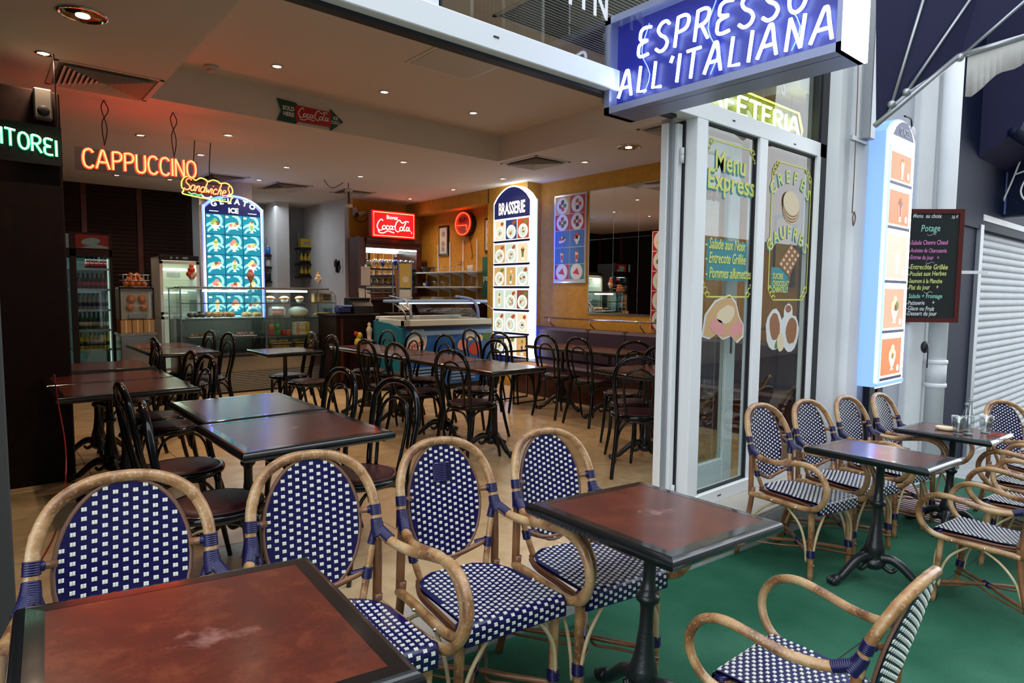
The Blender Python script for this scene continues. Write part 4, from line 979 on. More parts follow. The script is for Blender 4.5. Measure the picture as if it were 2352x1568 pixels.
# small sandwich-shaped neon
YQ = 7.3; fr_ = plane_y(YQ); S0 = ay(414, 452, YQ); S1 = ay(532, 410, YQ); sw = S1[0]-S0[0]; shh = .19
t = thing('neon_sign', 'small neon sign shaped like a sandwich with red script lettering', 'sign', (S0[0], YQ, S0[1]))
def SQ(x, y): return F(fr_, S0[0]+x*sw, S0[1]+y*shh-.02*x*2.0+.02, .02)
def tubes(parent, name, m, lines, r=.0065, n=6):
    mb = MB()
    for L_ in lines: mb.tube(catmull([SQ(*p) for p in L_], 4), r, 6)
    put(mb.build(name, m), parent)
tubes(t, 'bun_outline', 'neon_amber', [[(.02, .45), (.03, .75), (.10, 1.02), (.22, 1.05), (.28, .92), (.38, 1.10), (.48, 1.06), (.52, .98), (.62, 1.12), (.72, 1.08), (.76, 1.0), (.88, 1.08), (.98, .9), (1.0, .6), (.93, .42)], [(.02, .42), (.06, .28), (.03, .12), (.10, .06), (.5, .02), (.92, .05), (.96, .2), (1.0, .35), (.93, .40)]])
tubes(t, 'filling', 'neon_green', [[(.14, .22), (.20, .14), (.26, .20), (.33, .14), (.40, .22)], [(.58, .16), (.64, .10), (.70, .20), (.78, .12), (.86, .16)]])
tubes(t, 'filling', 'neon_white', [[(.40, .16), (.46, .06), (.54, .10), (.58, .20)]])
neon(t, 'Sandwiches', 'neon_red', fr_, (S0[0]+.05*sw, S0[1]+.08), (S0[0]+.92*sw, S0[1]+.045), .115, .115, .0062, .03, gap=.03, lean=.25)
neon(t, 'Sandwiches', 'neon_core', fr_, (S0[0]+.05*sw, S0[1]+.08), (S0[0]+.92*sw, S0[1]+.045), .115, .115, .0034, .036, gap=.03, lean=.25, name='neon_core')
for x in (.3, .6): cord(t, [SQ(x, 1.0), SQ(x-.05, 1.5), Vector((S0[0]+x*sw, YQ, ZC))], .005)
put(MB().box2((S0[0]+.05, YQ+.01, S0[1]+.05), (S1[0]-.05, YQ+.025, S0[1]+.07)).box2((S0[0]+.05, YQ+.01, S0[1]+.16), (S1[0]-.05, YQ+.025, S0[1]+.18)).build('frame', 'plastic_black'), t)
# ------------------------------------------------------------------ arrow sign on the coffer face
YA = CY1-.012; fr_ = plane_y(YA)
P = lambda u, v: ay(u, v, YA)
t = thing('arrow_sign', 'green and red arrow-shaped metal sign on the edge of the raised ceiling', 'sign', (P(700, 265)[0], YA, P(700, 265)[1]))
xl, xr = P(635, 232)[0], P(788, 290)[0]; zc_ = P(710, 266)[1]; w = xr-xl
def AP(x, y): return (xl+x*w, zc_+y)
mb = MB(); fpoly(mb, fr_, [AP(.0, .105), AP(.27, .095), AP(.30, .075), AP(.30, -.075), AP(.27, -.10), AP(.0, -.095), AP(.06, .0)], .002, .006); put(mb.build('arrow_tail', 'sign_green'), t); mb = MB(); fpoly(mb, fr_, [AP(.79, .10), AP(.80, .10), AP(1.0, .0), AP(.80, -.105), AP(.79, -.105)], .002, .006); put(mb.build('arrow_head', 'sign_green'), t)
mb = MB(); fpoly(mb, fr_, [AP(.27, .075), AP(.80, .070), AP(.80, -.070), AP(.27, -.075)], .004, .006); put(mb.build('arrow_shaft', 'cola_red'), t)
text('lettering', 'SOLD\nHERE', .052, 'letter_white', fr_, xl+.165*w, zc_+.012, .0095, t, align='CENTER', bold=.0015, sx=.85)
text('lettering', 'ICE\nCOLD', .042, 'letter_white', fr_, xl+.875*w, zc_+.008, .0095, t, align='CENTER', bold=.001, sx=.8)
def cola(parent, fr, x0, z0, x1, m, c, r, hh=None):
    """script drink logo: polylines in a 0..1 by -0.3..1 box"""
    L_ = x1-x0; H_ = hh or L_*.42
    st = [[(.17, .86), (.13, .98), (.05, .80), (.0, .45), (.03, .18), (.10, .12), (.20, .25)],
          [(.03, .18), (.06, -.06), (.18, -.10), (.30, .08), (.42, .02), (.50, -.04)],
          [(.20, .52), (.15, .38), (.17, .22), (.23, .24), (.25, .42), (.20, .52)], [(.34, .46), (.30, .52), (.27, .38), (.28, .22), (.34, .24)],
          [(.43, .50), (.38, .48), (.36, .30), (.40, .22), (.45, .36), (.46, .52), (.44, .26), (.49, .24)], [(.49, .48), (.54, .50)],
          [(.70, .92), (.66, 1.02), (.58, .84), (.53, .45), (.55, .18), (.62, .08), (.68, .22)], [(.70, .92), (.76, .80), (.86, .96), (.95, .92)],
          [(.72, .50), (.67, .36), (.69, .20), (.75, .22), (.77, .42), (.72, .50)], [(.86, .86), (.80, .46), (.80, .22), (.84, .20)],
          [(.94, .48), (.89, .48), (.87, .28), (.90, .20), (.95, .34), (.97, .50), (.95, .24), (1.0, .22)]]
    mb = MB()
    for s in st: mb.tube([F(fr, x0+p.x*L_, z0+p.y*H_, c) for p in catmull([(a, b, 0) for a, b in s], 4)], r, 5)
    put(mb.build('script_lettering', m), parent)
cola(t, fr_, xl+.31*w, zc_-.040, xl+.77*w, 'letter_white', .0095, .0055, .10)
# ------------------------------------------------------------------ lit menu pictures
def sundae(mb, fr, a, b, s, k, slots):
    """small printed ice cream dish; slots = (dish, c1, c2, c3)"""
    d, c1, c2, c3 = slots
    if k % 3 == 0:
        mb.mi(d); fpoly(mb, fr, [(a-.30*s, b-.02*s), (a+.30*s, b-.02*s), (a+.10*s, b-.34*s), (a-.10*s, b-.34*s)], .0018, .0006); fpoly(mb, fr, [(a-.16*s, b-.44*s), (a+.16*s, b-.44*s), (a+.03*s, b-.34*s), (a-.03*s, b-.34*s)], .0018, .0006)
        for (x, y, r, c) in ((-.15, .08, .15, c1), (.14, .07, .15, c2), (0, .24, .15, c1), (.02, .02, .10, c3)): mb.mi(c); disc(mb, fr, a+x*s, b+y*s, r*s, r*s, .0026, .0006, 12, 0, .08)
    elif k % 3 == 1:
        mb.mi(d); fpoly(mb, fr, [(a-.17*s, b+.12*s), (a+.17*s, b+.12*s), (a+.10*s, b-.34*s), (a-.10*s, b-.34*s)], .0018, .0006); fpoly(mb, fr, [(a-.14*s, b-.46*s), (a+.14*s, b-.46*s), (a+.03*s, b-.34*s), (a-.03*s, b-.34*s)], .0018, .0006)
        mb.mi(c1); fpoly(mb, fr, [(a-.13*s, b+.08*s), (a+.13*s, b+.08*s), (a+.08*s, b-.30*s), (a-.08*s, b-.30*s)], .0024, .0006)
        mb.mi(c2); disc(mb, fr, a, b+.16*s, .16*s, .13*s, .003, .0006, 12, 0, .1); mb.mi(c3); disc(mb, fr, a+.03*s, b+.28*s, .08*s, .09*s, .0036, .0006, 9, 0, .1)
    else:
        mb.mi(d); disc(mb, fr, a, b-.12*s, .38*s, .15*s, .0018, .0006, 16, .3)
        for (x, y, r, c) in ((-.18, -.02, .13, c1), (.02, .06, .15, c2), (.20, .10, .12, c3), (.08, -.04, .09, c1)): mb.mi(c); disc(mb, fr, a+x*s, b+y*s, r*s, r*s*.9, .0026, .0006, 12, 0, .1)
def swirl(mb, fr, a, b, w, h, slot):
    mb.mi(slot)
    for (cx, cy, r0, r1, t0, t1) in ((-.02, .10, .30, .40, -.2, 1.7), (-.05, -.75, .72, .82, .9, 2.2), (.0, -.62, .42, .50, 1.0, 2.6)):
        A = []; B = []
        for k in range(9):
            t_ = t0+(t1-t0)*k/8; q = math.sin(PI*k/8)*.06
            A.append((a+max(-.48, min(.48, cx+(r1+q)*math.cos(t_)))*w, b+max(-.47, min(.47, cy+(r1+q)*math.sin(t_)))*h)); B.append((a+max(-.48, min(.48, cx+r0*math.cos(t_)))*w, b+max(-.47, min(.47, cy+r0*math.sin(t_)))*h))
        for k in range(8): mb.poly([F(fr, *A[k], .0012), F(fr, *A[k+1], .0012), F(fr, *B[k+1], .0012), F(fr, *B[k], .0012)], fr[3], .0004)
def arch_box(t, fr, x0, x1, z0, zs, zt, depth, mface, mside, rim, mrim):
    """arched light box: outline from z0 to shoulder zs and crown zt"""
    o = [(x0, z0), (x1, z0), (x1, zs)]
    for k in range(1, 10): q = k/10; o.append((x1+(x0-x1)*q, zs+(zt-zs)*math.sin(PI*q)**.75))
    o.append((x0, zs))
    mb = MB(); mb.poly([F(fr, a, b, -depth) for a, b in o], fr[3], depth-.002); put(mb.build('casing', mside), t)
    mb = MB(); cx, cz = (x0+x1)/2, (z0+zt)/2
    i = [(cx+(a-cx)*(1-2*rim/(x1-x0)), cz+(b-cz)*(1-2*rim/(zt-z0))) for a, b in o]
    mb.poly([F(fr, a, b, -.003) for a, b in i], fr[3], .004); put(mb.build('face', mface), t)
    if mrim:
        mid = [((a+c)/2, (b+d)/2) for (a, b), (c, d) in zip(o, i)]
        put(MB().tube([F(fr, a, b, .006) for a, b in mid], rim*.32, 6, closed=True).build('neon_edge', mrim), t)
    return i
# tall gelato box behind the counter
YGL = 9.5; fr_ = plane_y(YGL); gx0, gx1 = ay(463, 500, YGL)[0], ay(605, 500, YGL)[0]; gzs = ay(463, 470, YGL)[1]; gzt = ay(535, 447, YGL)[1]
t = thing('lit_menu_box', 'arched GELATO ICE light box with rows of ice cream pictures behind the counter', 'sign', (gx0, YGL, .7))
arch_box(t, fr_, gx0, gx1, .70, gzs, gzt, .12, 'navy_lit', 'white_metal', .045, 'neon_blue')
put(MB().box2((gx0+.018, YGL-.012, .74), (gx0+.036, YGL-.004, gzs)).box2((gx1-.036, YGL-.012, .74), (gx1-.018, YGL-.004, gzs)).build('lit_edge', 'lit_white'), t)
cx = (gx0+gx1)/2; zg = ay(535, 470, YGL)[1]
for k, ch in enumerate('GELATO'):
    an = (2.5-k)*.165; R_ = .62; text('lettering', ch, .105, 'g_white', fr_, cx-R_*math.sin(an), zg-R_+R_*math.cos(an)+.012, .004, t, bold=.004, align='CENTER', rot=an)
text('lettering', 'ICE', .095, 'g_white', fr_, cx, ay(535, 489, YGL)[1], .004, t, bold=.004, align='CENTER')
put(MB().box2((gx0+.10, YGL-.005, zg-.115), (gx0+.22, YGL-.002, zg-.105)).box2((gx1-.22, YGL-.005, zg-.115), (gx1-.10, YGL-.002, zg-.105)).build('rule', 'g_white'), t)
pw = (gx1-gx0-.10)/3; zt0 = ay(535, 494, YGL)[1]; ph = (ay(535, 494, YGL)[1]-ay(535, 540, YGL)[1])
gm_ = ['g_teal', 'g_pale', 'g_white', 'g_cream', 'g_pink', 'g_green', 'g_brown']
for j in range(6):
    for i in range(3):
        a = gx0+.05+pw*(i+.5); b = zt0-ph*(j+.5); mb = MB(); mb.mi(0); fbox(mb, fr_, a-pw/2+.004, b-ph/2+.004, a+pw/2-.004, b+ph/2-.004, .001, .003)
        f2 = (fr_[0]+Vector((0, -.003, 0)), fr_[1], fr_[2], fr_[3]); swirl(mb, f2, a, b, pw, ph, 1)
        c_ = random.sample([3, 3, 4, 5, 3, 6], 3); sundae(mb, f2, a, b, pw*.85, (i*2+j) % 3, (2, c_[0], c_[1], c_[2]))
        mb.mi(2); disc(mb, f2, a-pw*.36, b+ph*.38, pw*.10, ph*.05, .002, .0006, 10)
        put(mb.build('menu_picture', gm_), t)
# tall BRASSERIE box on the pillar: faces left, lit side to the street
XBR = 5.86; fr_ = plane_x(XBR); by0 = ax(1133, 600, XBR)[0]; by1 = ax(1218, 600, XBR)[0]; zs_ = ax(1175, 462, XBR)[1]; zt_ = ax(1180, 425, XBR)[1]
t = thing('lit_menu_box', 'tall arched BRASSERIE light box with food pictures on the pillar', 'sign', (XBR, -by0, .3))
arch_box(t, fr_, by0, by1, .32, zs_, zt_, .11, 'navy_lit', 'lit_white', .02, None)
put(MB().box2((XBR+.11, -by1-.002, .30), (XBR+.125, -by0, zs_)).build('back_edge', 'neon_blue'), t)
w = by1-by0; cx = (by0+by1)/2
text('lettering', 'BRASSERIE', .235, 'b_white', fr_, cx, ax(1176, 490, XBR)[1]+.0, .003, t, bold=.007, align='CENTER', sx=.54)
zz = [500, 556, 609, 662, 715, 768, 822]; 
cols = [3, 4, 5, 6, 7, 8]; bm_ = ['lit_soft', 'b_navy', 'b_white', 'b_tan', 'b_red', 'b_pale', 'b_yell', 'b_navy', 'b_cream', 'b_brown', 'b_green']
for j in range(6):
    zt2 = ax(1175, zz[j], XBR)[1]; zb2 = ax(1175, zz[j+1]-3, XBR)[1]
    mb = MB(); mb.mi(0); fbox(mb, fr_, by0+.012, zb2+.012, by1-.012, zt2, .001, .003); put(mb.build('lit_panel', ['lit_soft']), t)
    put(MB().box2(F(fr_, by0+.005, zb2-.008, .001), F(fr_, by1-.005, zb2+.010, .006)).build('divider', 'navy_paint'), t)
    for i in range(3):
        pw_ = (w-.05)/3; a = by0+.025+pw_*(i+.5); hw = pw_*(.47 if (i+j) % 3 else .40); b = (zt2+zb2)/2; hh = (zt2-zb2)*.42
        mb = MB(); mb.mi(random.choice([3, 5, 6, 8, 3, 4, 9, 5, 7])); fbox(mb, fr_, a-hw, b-hh, a+hw, b+hh, .003, .0045)
        f2 = (fr_[0]+Vector((-.0045, 0, 0)), fr_[1], fr_[2], fr_[3]); r = hw*.86
        if (i+j) % 4 == 3: 
            c_ = random.sample([8, 9, 6, 10], 3); sundae(mb, f2, a, b, hw*2.2, 1, (2, *c_))
        else:
            mb.mi(2); disc(mb, f2, a, b-hh*.25, r, r*.95, .001, .0005, 18); mb.mi(5); disc(mb, f2, a, b-hh*.25, r*.72, r*.68, .0016, .0004, 16)
            for q in range(7):
                mb.mi(random.choice([3, 8, 9, 4, 10, 8, 3])); an = random.uniform(0, 6.28); rr = random.uniform(0, .45)*r
                disc(mb, f2, a+rr*math.cos(an), b-hh*.25+rr*math.sin(an), r*random.uniform(.12, .26), r*random.uniform(.08, .18), .0022+.0003*q, .0003, 8, random.uniform(0, 3), .2)
            mb.mi(random.choice([9, 10, 4])); disc(mb, f2, a+hw*.5, b+hh*.65, hw*.35, hh*.22, .001, .0005, 9, .4, .2)
        put(mb.build('menu_picture', bm_), t)
# ------------------------------------------------------------------ display counter
YC = 8.73; cx0, cx1 = 1.96, 4.03; CD = .62
t = thing('display_counter', 'long glass pastry display counter with a steel front and louvred plinth', 'counter', (3, YC+.3, 0))
CT = t
put(MB().box2((cx0, YC+.03, .0), (cx1, YC+CD, .30)).build('plinth', 'plastic_black'), t)
mb = MB()
for k in range(12): mb.box2((cx0+.01, YC+.012, .03+k*.023), (cx1-.01, YC+.03, .044+k*.023))
tag(put(mb.build('louvres', 'grey_metal'), t), kind='stuff')
put(MB().box2((cx0, YC+.005, .30), (cx1, YC+CD, .485)).build('front_panel', 'steel'), t)
put(MB().box2((cx0-.01, YC-.012, .485), (cx1+.01, YC+CD, .53), bev=.006).build('base_rim', 'plastic_black'), t)
put(MB().box2((cx0, YC+CD-.02, .53), (cx1, YC+CD, .98)).build('back_panel', 'vent_dark'), t)
mb = MB()
for zz_ in (.74, .99, 1.20): mb.box2((cx0+.02, YC+.03, zz_), (cx1-.02, YC+CD-.03, zz_+.008))
put(mb.build('glass_shelf', 'case_glass'), t)
mb = MB()
for zz_ in (.735, .985, 1.195): mb.box2((cx0+.0, YC+.015, zz_-.004), (cx1-.0, YC+.03, zz_+.010))
put(mb.build('shelf_rail', 'steel'), t)
xm = aty(611, 740, YC).x
put(MB().box2((cx0, YC, .53), (cx0+.006, YC+CD, 1.40)).box2((cx1-.006, YC, .53), (cx1, YC+CD, 1.30)).box2((xm, YC+.0, .53), (xm+.006, YC+CD, 1.38)).build('end_pane', 'case_glass'), t)
put(MB().box2((cx0, YC, .53), (xm, YC+.005, 1.38)).box2((xm+.006, YC, .53), (cx1-.06, YC+.005, 1.37)).build('front_pane', 'case_glass'), t)
for (x, y) in ((cx0, YC), (xm, YC), (cx0, YC+CD), (cx1-.01, YC+CD)): put(MB().box2((x-.006, y-.006, .53), (x+.008, y+.008, 1.39)).build('upright', 'steel'), t)
mb = MB(); mb.tube(catmull([(cx1-.003, YC, .53), (cx1-.003, YC, 1.20), (cx1-.02, YC, 1.32), (cx1-.09, YC, 1.38)], 5), .007, 6); put(mb.build('upright', 'steel'), t)
put(MB().box2((cx0-.03, YC-.01, 1.385), (cx1-.10, YC+.20, 1.415), bev=.008).box2((cx0-.03, YC+.20, 1.385), (cx1-.06, YC+CD+.02, 1.40)).build('top_canopy', 'steel'), t)
for a, b in ((465, 567), (612, 705)):
    q0, q1 = aty(a, 668, YC+.04), aty(b, 668, YC+.04); put(MB().tube([(q0.x, YC+.04, 1.362), (q1.x, YC+.04, 1.362)], .013, 8).build('light_tube', 'tube_white'), t)
    area('tube_light', ((q0.x+q1.x)/2, YC+.12, 1.34), .6, .1, 5, (.85, 1, .95))
def onc(u, zsh, dy=.2): p = aty(u, 700, YC+dy); return (p.x, YC+dy, zsh)
def small(name, label, cat, loc, parts, group=None):
    o = thing(name, label, cat, loc, group=group)
    for nm, mb, m in parts: put(mb.build(nm, m), o)
    return o
def pastries(u, z, n, m, label, w=.20, jit=.2, r=.045, tray=True):
    x, y, z = onc(u, z, .22); mbs = []
    if tray: mbs.append(('tray', MB().box((x, y, z+.006), (w*1.15, .22, .010), bev=.004), 'plate_white'))
    o = small('pastry_tray', label, 'tray', (x, y, z), mbs, 'trays in the display counter')
    k = 0
    for i in range(n):
        px_ = x-w/2+w*(i+.5)/n; bb = MB().blob((px_, y+random.uniform(-.05, .05), z+.012+r*.7), (r, r*1.3, r*.75), 9, 6, jit*.4)
        put(bb.build('pastry', m), o)
pastries(450, 1.0, 3, 'choc', 'white tray of dark cakes at the left of the counter', .20)
pastries(505, 1.0, 5, 'food_brown', 'tray of brown pastries before the lit ice cream pictures', .34, r=.052)
pastries(578, 1.0, 4, 'food_tan', 'tray of flat golden pastries at the middle of the counter', .26, r=.045)
pastries(560, .75, 4, 'food_pink', 'tray of pink cakes on the lower glass shelf', .24, r=.03)
pastries(455, .75, 4, 'food_tan', 'tray of tan cakes low at the left of the counter', .24, r=.03)
for k, u in enumerate((620, 653, 688)):
    x, y, z = onc(u, 1.208, .16)
    o = small('muffin', ('tan muffin in a paper cup, left one of the upper shelf', 'tan muffin in a paper cup, middle one of the upper shelf', 'tan muffin in a paper cup, right one of the upper shelf')[k], 'muffin', (x, y, z), [('paper_cup', MB().lathe([(.035, 0), (.062, .055)], (x, y, z), 14), 'paper'), ('cake', MB().blob((x, y, z+.058), (.070, .070, .032), 12, 6, .06), 'food_brown')], 'muffins on the upper counter shelf')
x, y, z = onc(739, 1.208, .16); small('carton', 'brown printed carton on the upper shelf of the counter', 'box', (x, y, z), [('carton_body', MB().box((x, y, z+.066), (.27, .10, .13), bev=.002), 'cardboard'), ('print', MB().box((x+.06, y-.0515, z+.07), (.11, .001, .09)), 'choc'), ('print', MB().box((x-.07, y-.0515, z+.07), (.02, .001, .12)).box((x-.11, y-.0515, z+.07), (.02, .001, .12)).build and MB().box((x-.07, y-.0515, z+.07), (.02, .001, .12)), 'food_cream')])
x, y, z = onc(636, 1.0, .15); small('sweet_bag', 'clear bag of orange snacks in the counter', 'bag', (x, y, z), [('bag', MB().box((x, y, z+.075), (.22, .10, .15), bev=.03), 'plastic_bag'), ('snacks', MB().box((x, y, z+.045), (.19, .085, .08), bev=.02), 'tin_orange'), ('label', MB().box((x, y-.052, z+.10), (.15, .002, .03)), 'food_pink')])
x, y, z = onc(685, 1.0, .18); o = small('bread_bag', 'plastic bag of long bread rolls in the counter', 'bag', (x, y, z), [('bag', MB().blob((x, y, z+.075), (.15, .09, .075), 14, 8, .08), 'plastic_bag')])
for k in range(3): put(MB().blob((x+.01*k, y-.03+.03*k, z+.035+.018*k), (.125, .028, .026), 12, 6).build('bread_roll', 'food_tan'), o)
x, y, z = onc(741, 1.0, .16); small('baguette', 'long baguette lying at the right end of the counter', 'bread', (x, y, z), [('loaf', MB().blob((x, y, z+.032), (.15, .04, .032), 14, 7), 'food_tan'), ('paper', MB().box((x, y, z+.004), (.30, .12, .004)), 'paper')])
x, y, z = onc(752, 1.0, .34); small('blue_packet', 'blue printed packet behind the baguette', 'packet', (x, y, z), [('packet_body', MB().box((x, y, z+.06), (.15, .07, .12), bev=.01), 'freezer_pale'), ('label', MB().box((x-.04, y-.036, z+.06), (.03, .002, .08)), 'tin_green')])
k = 0
for (u, n, cs) in ((622, 2, ('tin_red', 'tin_orange')), (636, 2, ('tin_green', 'tin_green')), (649, 1, ('tin_red',)), (661, 1, ('tin_orange',))):
    for q in range(n):
        x, y, z = onc(u, .748+q*.082, .12); c = cs[q]
        small('tin_can', ('lower' if q == 0 else 'upper')+' '+{'tin_red': 'red', 'tin_orange': 'orange', 'tin_green': 'green'}[c]+' drinks can in the counter, '+('first', 'second', 'third', 'fourth')[k]+' stack from the left', 'can', (x, y, z), [('can_body', MB().lathe([(.030, 0), (.033, .006), (.033, .070), (.028, .078)], (x, y, z), 14), c), ('lid', MB().lathe([(.0, .079), (.028, .079)], (x, y, z), 14), 'steel')], 'cans in the counter')
    k += 1
for q in range(3):
    x, y, z = onc(690, .748+q*.060, .16); small('pink_box', 'pink and yellow biscuit box, '+('bottom', 'middle', 'top')[q]+' of the stack in the counter', 'box', (x, y, z), [('box_body', MB().box((x, y, z+.029), (.21, .14, .057), bev=.002), 'food_cream'), ('print', MB().box((x-.07, y-.071, z+.03), (.035, .002, .045)), 'food_pink'), ('print', MB().box((x+.07, y-.071, z+.03), (.06, .002, .05)), 'gold_paper')], 'biscuit boxes in the counter')
for (u, w_, lb) in ((640, .26, 'round wicker basket with yellow packets low in the counter'), (700, .34, 'long wicker basket low at the right of the counter')):
    x, y, z = onc(u, .532, .2)
    o = small('wicker_basket', lb, 'basket', (x, y, z), [('basket_body', MB().box((x, y, z+.05), (w_, .2, .10), bev=.03), 'wicker'), ('rim', MB().box((x, y, z+.10), (w_+.02, .22, .016), bev=.006), 'wicker')])
    for q in range(5): put(MB().box((x-w_*.4+w_*.2*q, y+random.uniform(-.04, .04), z+.125), (.05, .08, .03), rz=random.uniform(-.5, .5), bev=.008).build('packet', 'gold_paper' if q % 2 == 0 else 'food_tan'), o)
def sundae3(u, s, label, c1, c2, c3):
    p = aty(u, 655, YC+.18); x, y, z = p.x, YC+.18, 1.416
    o = thing('sundae_model', label, 'dessert', (x, y, z))
    put(MB().lathe([(.035*s, 0), (.036*s, .005), (.008*s, .012), (.007*s, .06*s), (.025*s, .075*s), (.055*s, .15*s), (.062*s, .165*s)], (x, y, z), 16).build('glass_foot', 'glassware'), o)
    for (dx, dz, r, c) in ((-.028, .15, .036, c1), (.028, .15, .036, c2), (0, .20, .042, c1), (0, .25, .028, c3), (0, .12, .04, c3)): put(MB().blob((x+dx*s, y, z+dz*s), r*s, 10, 7, .06).build('scoop', c), o)
sundae3(441, 1.05, 'tall ice cream sundae model standing on the left end of the counter', 'food_red', 'food_cream', 'orange_fruit')
sundae3(731, .85, 'ice cream glass model standing on the right end of the counter', 'food_cream', 'food_cream', 'food_tan')
p = aty(576, 655, YC+.18); o = thing('cone_model', 'brown ice cream cone model standing on the middle of the counter', 'dessert', (p.x, YC+.18, 1.416))
put(MB().lathe([(.03, 0), (.012, .01), (.006, .05), (.045, .14)], (p.x, YC+.18, 1.416), 14).build('cone', 'food_brown'), o); put(MB().blob((p.x, YC+.18, 1.416+.165), (.055, .05, .045), 12, 7, .1).build('scoop', 'food_pink'), o); put(MB().blob((p.x, YC+.18, 1.416+.215), (.03, .03, .03), 10, 6, .1).build('scoop', 'food_pink'), o)
# ------------------------------------------------------------------ drinks cooler
YK = 9.45; kx0, kx1 = aty(141, 600, YK).x, aty(258, 600, YK).x; kz1 = aty(200, 533, YK).z
t = thing('drinks_cooler', 'black glass-door drinks cooler with a lit red header at the dark left', 'cooler', ((kx0+kx1)/2, YK+.3, 0))
put(MB().box2((kx0, YK+.04, 0), (kx0+.03, YK+.6, kz1)).box2((kx1-.03, YK+.04, 0), (kx1, YK+.6, kz1)).box2((kx0, YK+.55, 0), (kx1, YK+.6, kz1)).box2((kx0, YK+.04, kz1-.02), (kx1, YK+.6, kz1)).box2((kx0, YK+.04, 0), (kx1, YK+.6, .12)).build('cabinet', 'plastic_black'), t)
xa_ = aty(160, 600, YK).x; xb_ = aty(175, 600, YK).x; zh0, zh1 = aty(200, 570, YK).z, aty(200, 538, YK).z
put(MB().box2((xa_, YK, 0.1), (xb_, YK+.05, kz1)).box2((kx1-.03, YK, .1), (kx1, YK+.05, kz1)).box2((kx0, YK, zh0-.10), (kx1, YK+.05, zh0-.01)).box2((kx0, YK, .08), (kx1, YK+.05, .18)).build('door_frame', 'plastic_black'), t)
fr_ = plane_y(YK)
put(MB().box2((xb_, YK+.01, zh0), (kx1-.03, YK+.04, zh1)).build('header_sign', 'cooler_sign'), t)
mb = MB(); disc(mb, plane_y(YK+.008), (xb_+kx1)/2-.03, (zh0+zh1)/2, .10, .045, .0, .002, 20, .15); fpoly(mb, plane_y(YK+.008), [(xb_+.05, zh0+.005), (kx1-.035, zh0+.005), (kx1-.035, zh0+.025), ((xb_+kx1)/2+.02, zh0+.055)], 0, .002); put(mb.build('header_print', 'cooler_sign2'), t)
put(MB().box2((kx0+.01, YK+.01, zh0), (xa_, YK+.04, zh1)).build('header_sign', 'cooler_sign2'), t)
put(MB().box2((kx0+.03, YK+.52, .1), (kx1-.03, YK+.55, zh0-.1)).build('back_wall', 'cooler_back'), t)
put(MB().box2((xb_, YK+.02, .18), (kx1-.03, YK+.025, zh0-.1)).build('door_pane', 'case_glass'), t)
put(MB().box2((kx1-.05, YK+.06, .2), (kx1-.035, YK+.08, zh0-.12)).build('light_tube', 'lit_green_tint'), t)
area('cooler_light', ((kx0+kx1)/2+.05, YK+.12, zh0-.13), .45, .1, 1.1, (.7, 1, .95))
rows = [(617, 'bottle_cola', 'dark cola bottle', .17), (664, 'bottle_cola', 'dark bottle with a red cap', .20), (711, 'bottle_clear', 'clear water bottle', .21), (757, 'bottle_green', 'green glass bottle', .22), (802, 'bottle_yellow', 'yellow soft drink bottle', .22)]
for ri, (v, m_, lb, hh) in enumerate(rows):
    z = aty(210, v, YK+.1).z
    put(MB().box2((kx0+.03, YK+.05, z-.012), (kx1-.03, YK+.5, z)).box2((xb_, YK+.045, z-.02), (kx1-.04, YK+.052, z+.008)).build('shelf', 'steel'), t)
    n = 7; b0_ = None
    for k in range(n):
        x = xb_+.03+(kx1-.06-xb_-.03)*k/(n-1); y = YK+.12
        if ri == 0 and k < 2: continue
        if b0_ is None:
            b0_ = thing('drink_bottle', '-', 'bottle', (x, y, z), group='bottles on shelf %d of the cooler' % (ri+1))
            put(MB().lathe([(.024, 0), (.028, .006), (.028, hh*.55), (.012, hh*.82), (.011, hh)], (x, y, z), 12).build('bottle_body', m_), b0_)
            put(MB().lathe([(.0285, hh*.22), (.0285, hh*.45)], (x, y, z), 12).build('label_band', 'label_red' if ri in (0, 1) else 'label_dark' if ri in (2, 4) else 'paper'), b0_)
            put(MB().lathe([(.012, hh*.96), (.013, hh*1.02), (.0, hh*1.03)], (x, y, z), 10).build('cap', 'label_red' if ri in (1, 3) else 'freezer_pale' if ri == 2 else 'plastic_white'), b0_)
            tt = tree(b0_); b0_['label'] = lb+' in the %s row of the dark cooler' % ('top', 'second', 'middle', 'fourth', 'lowest')[ri]; 
        else:
            dup(b0_, tt, (x, y, z), 0, lb+' in the %s row of the dark cooler' % ('top', 'second', 'middle', 'fourth', 'lowest')[ri])
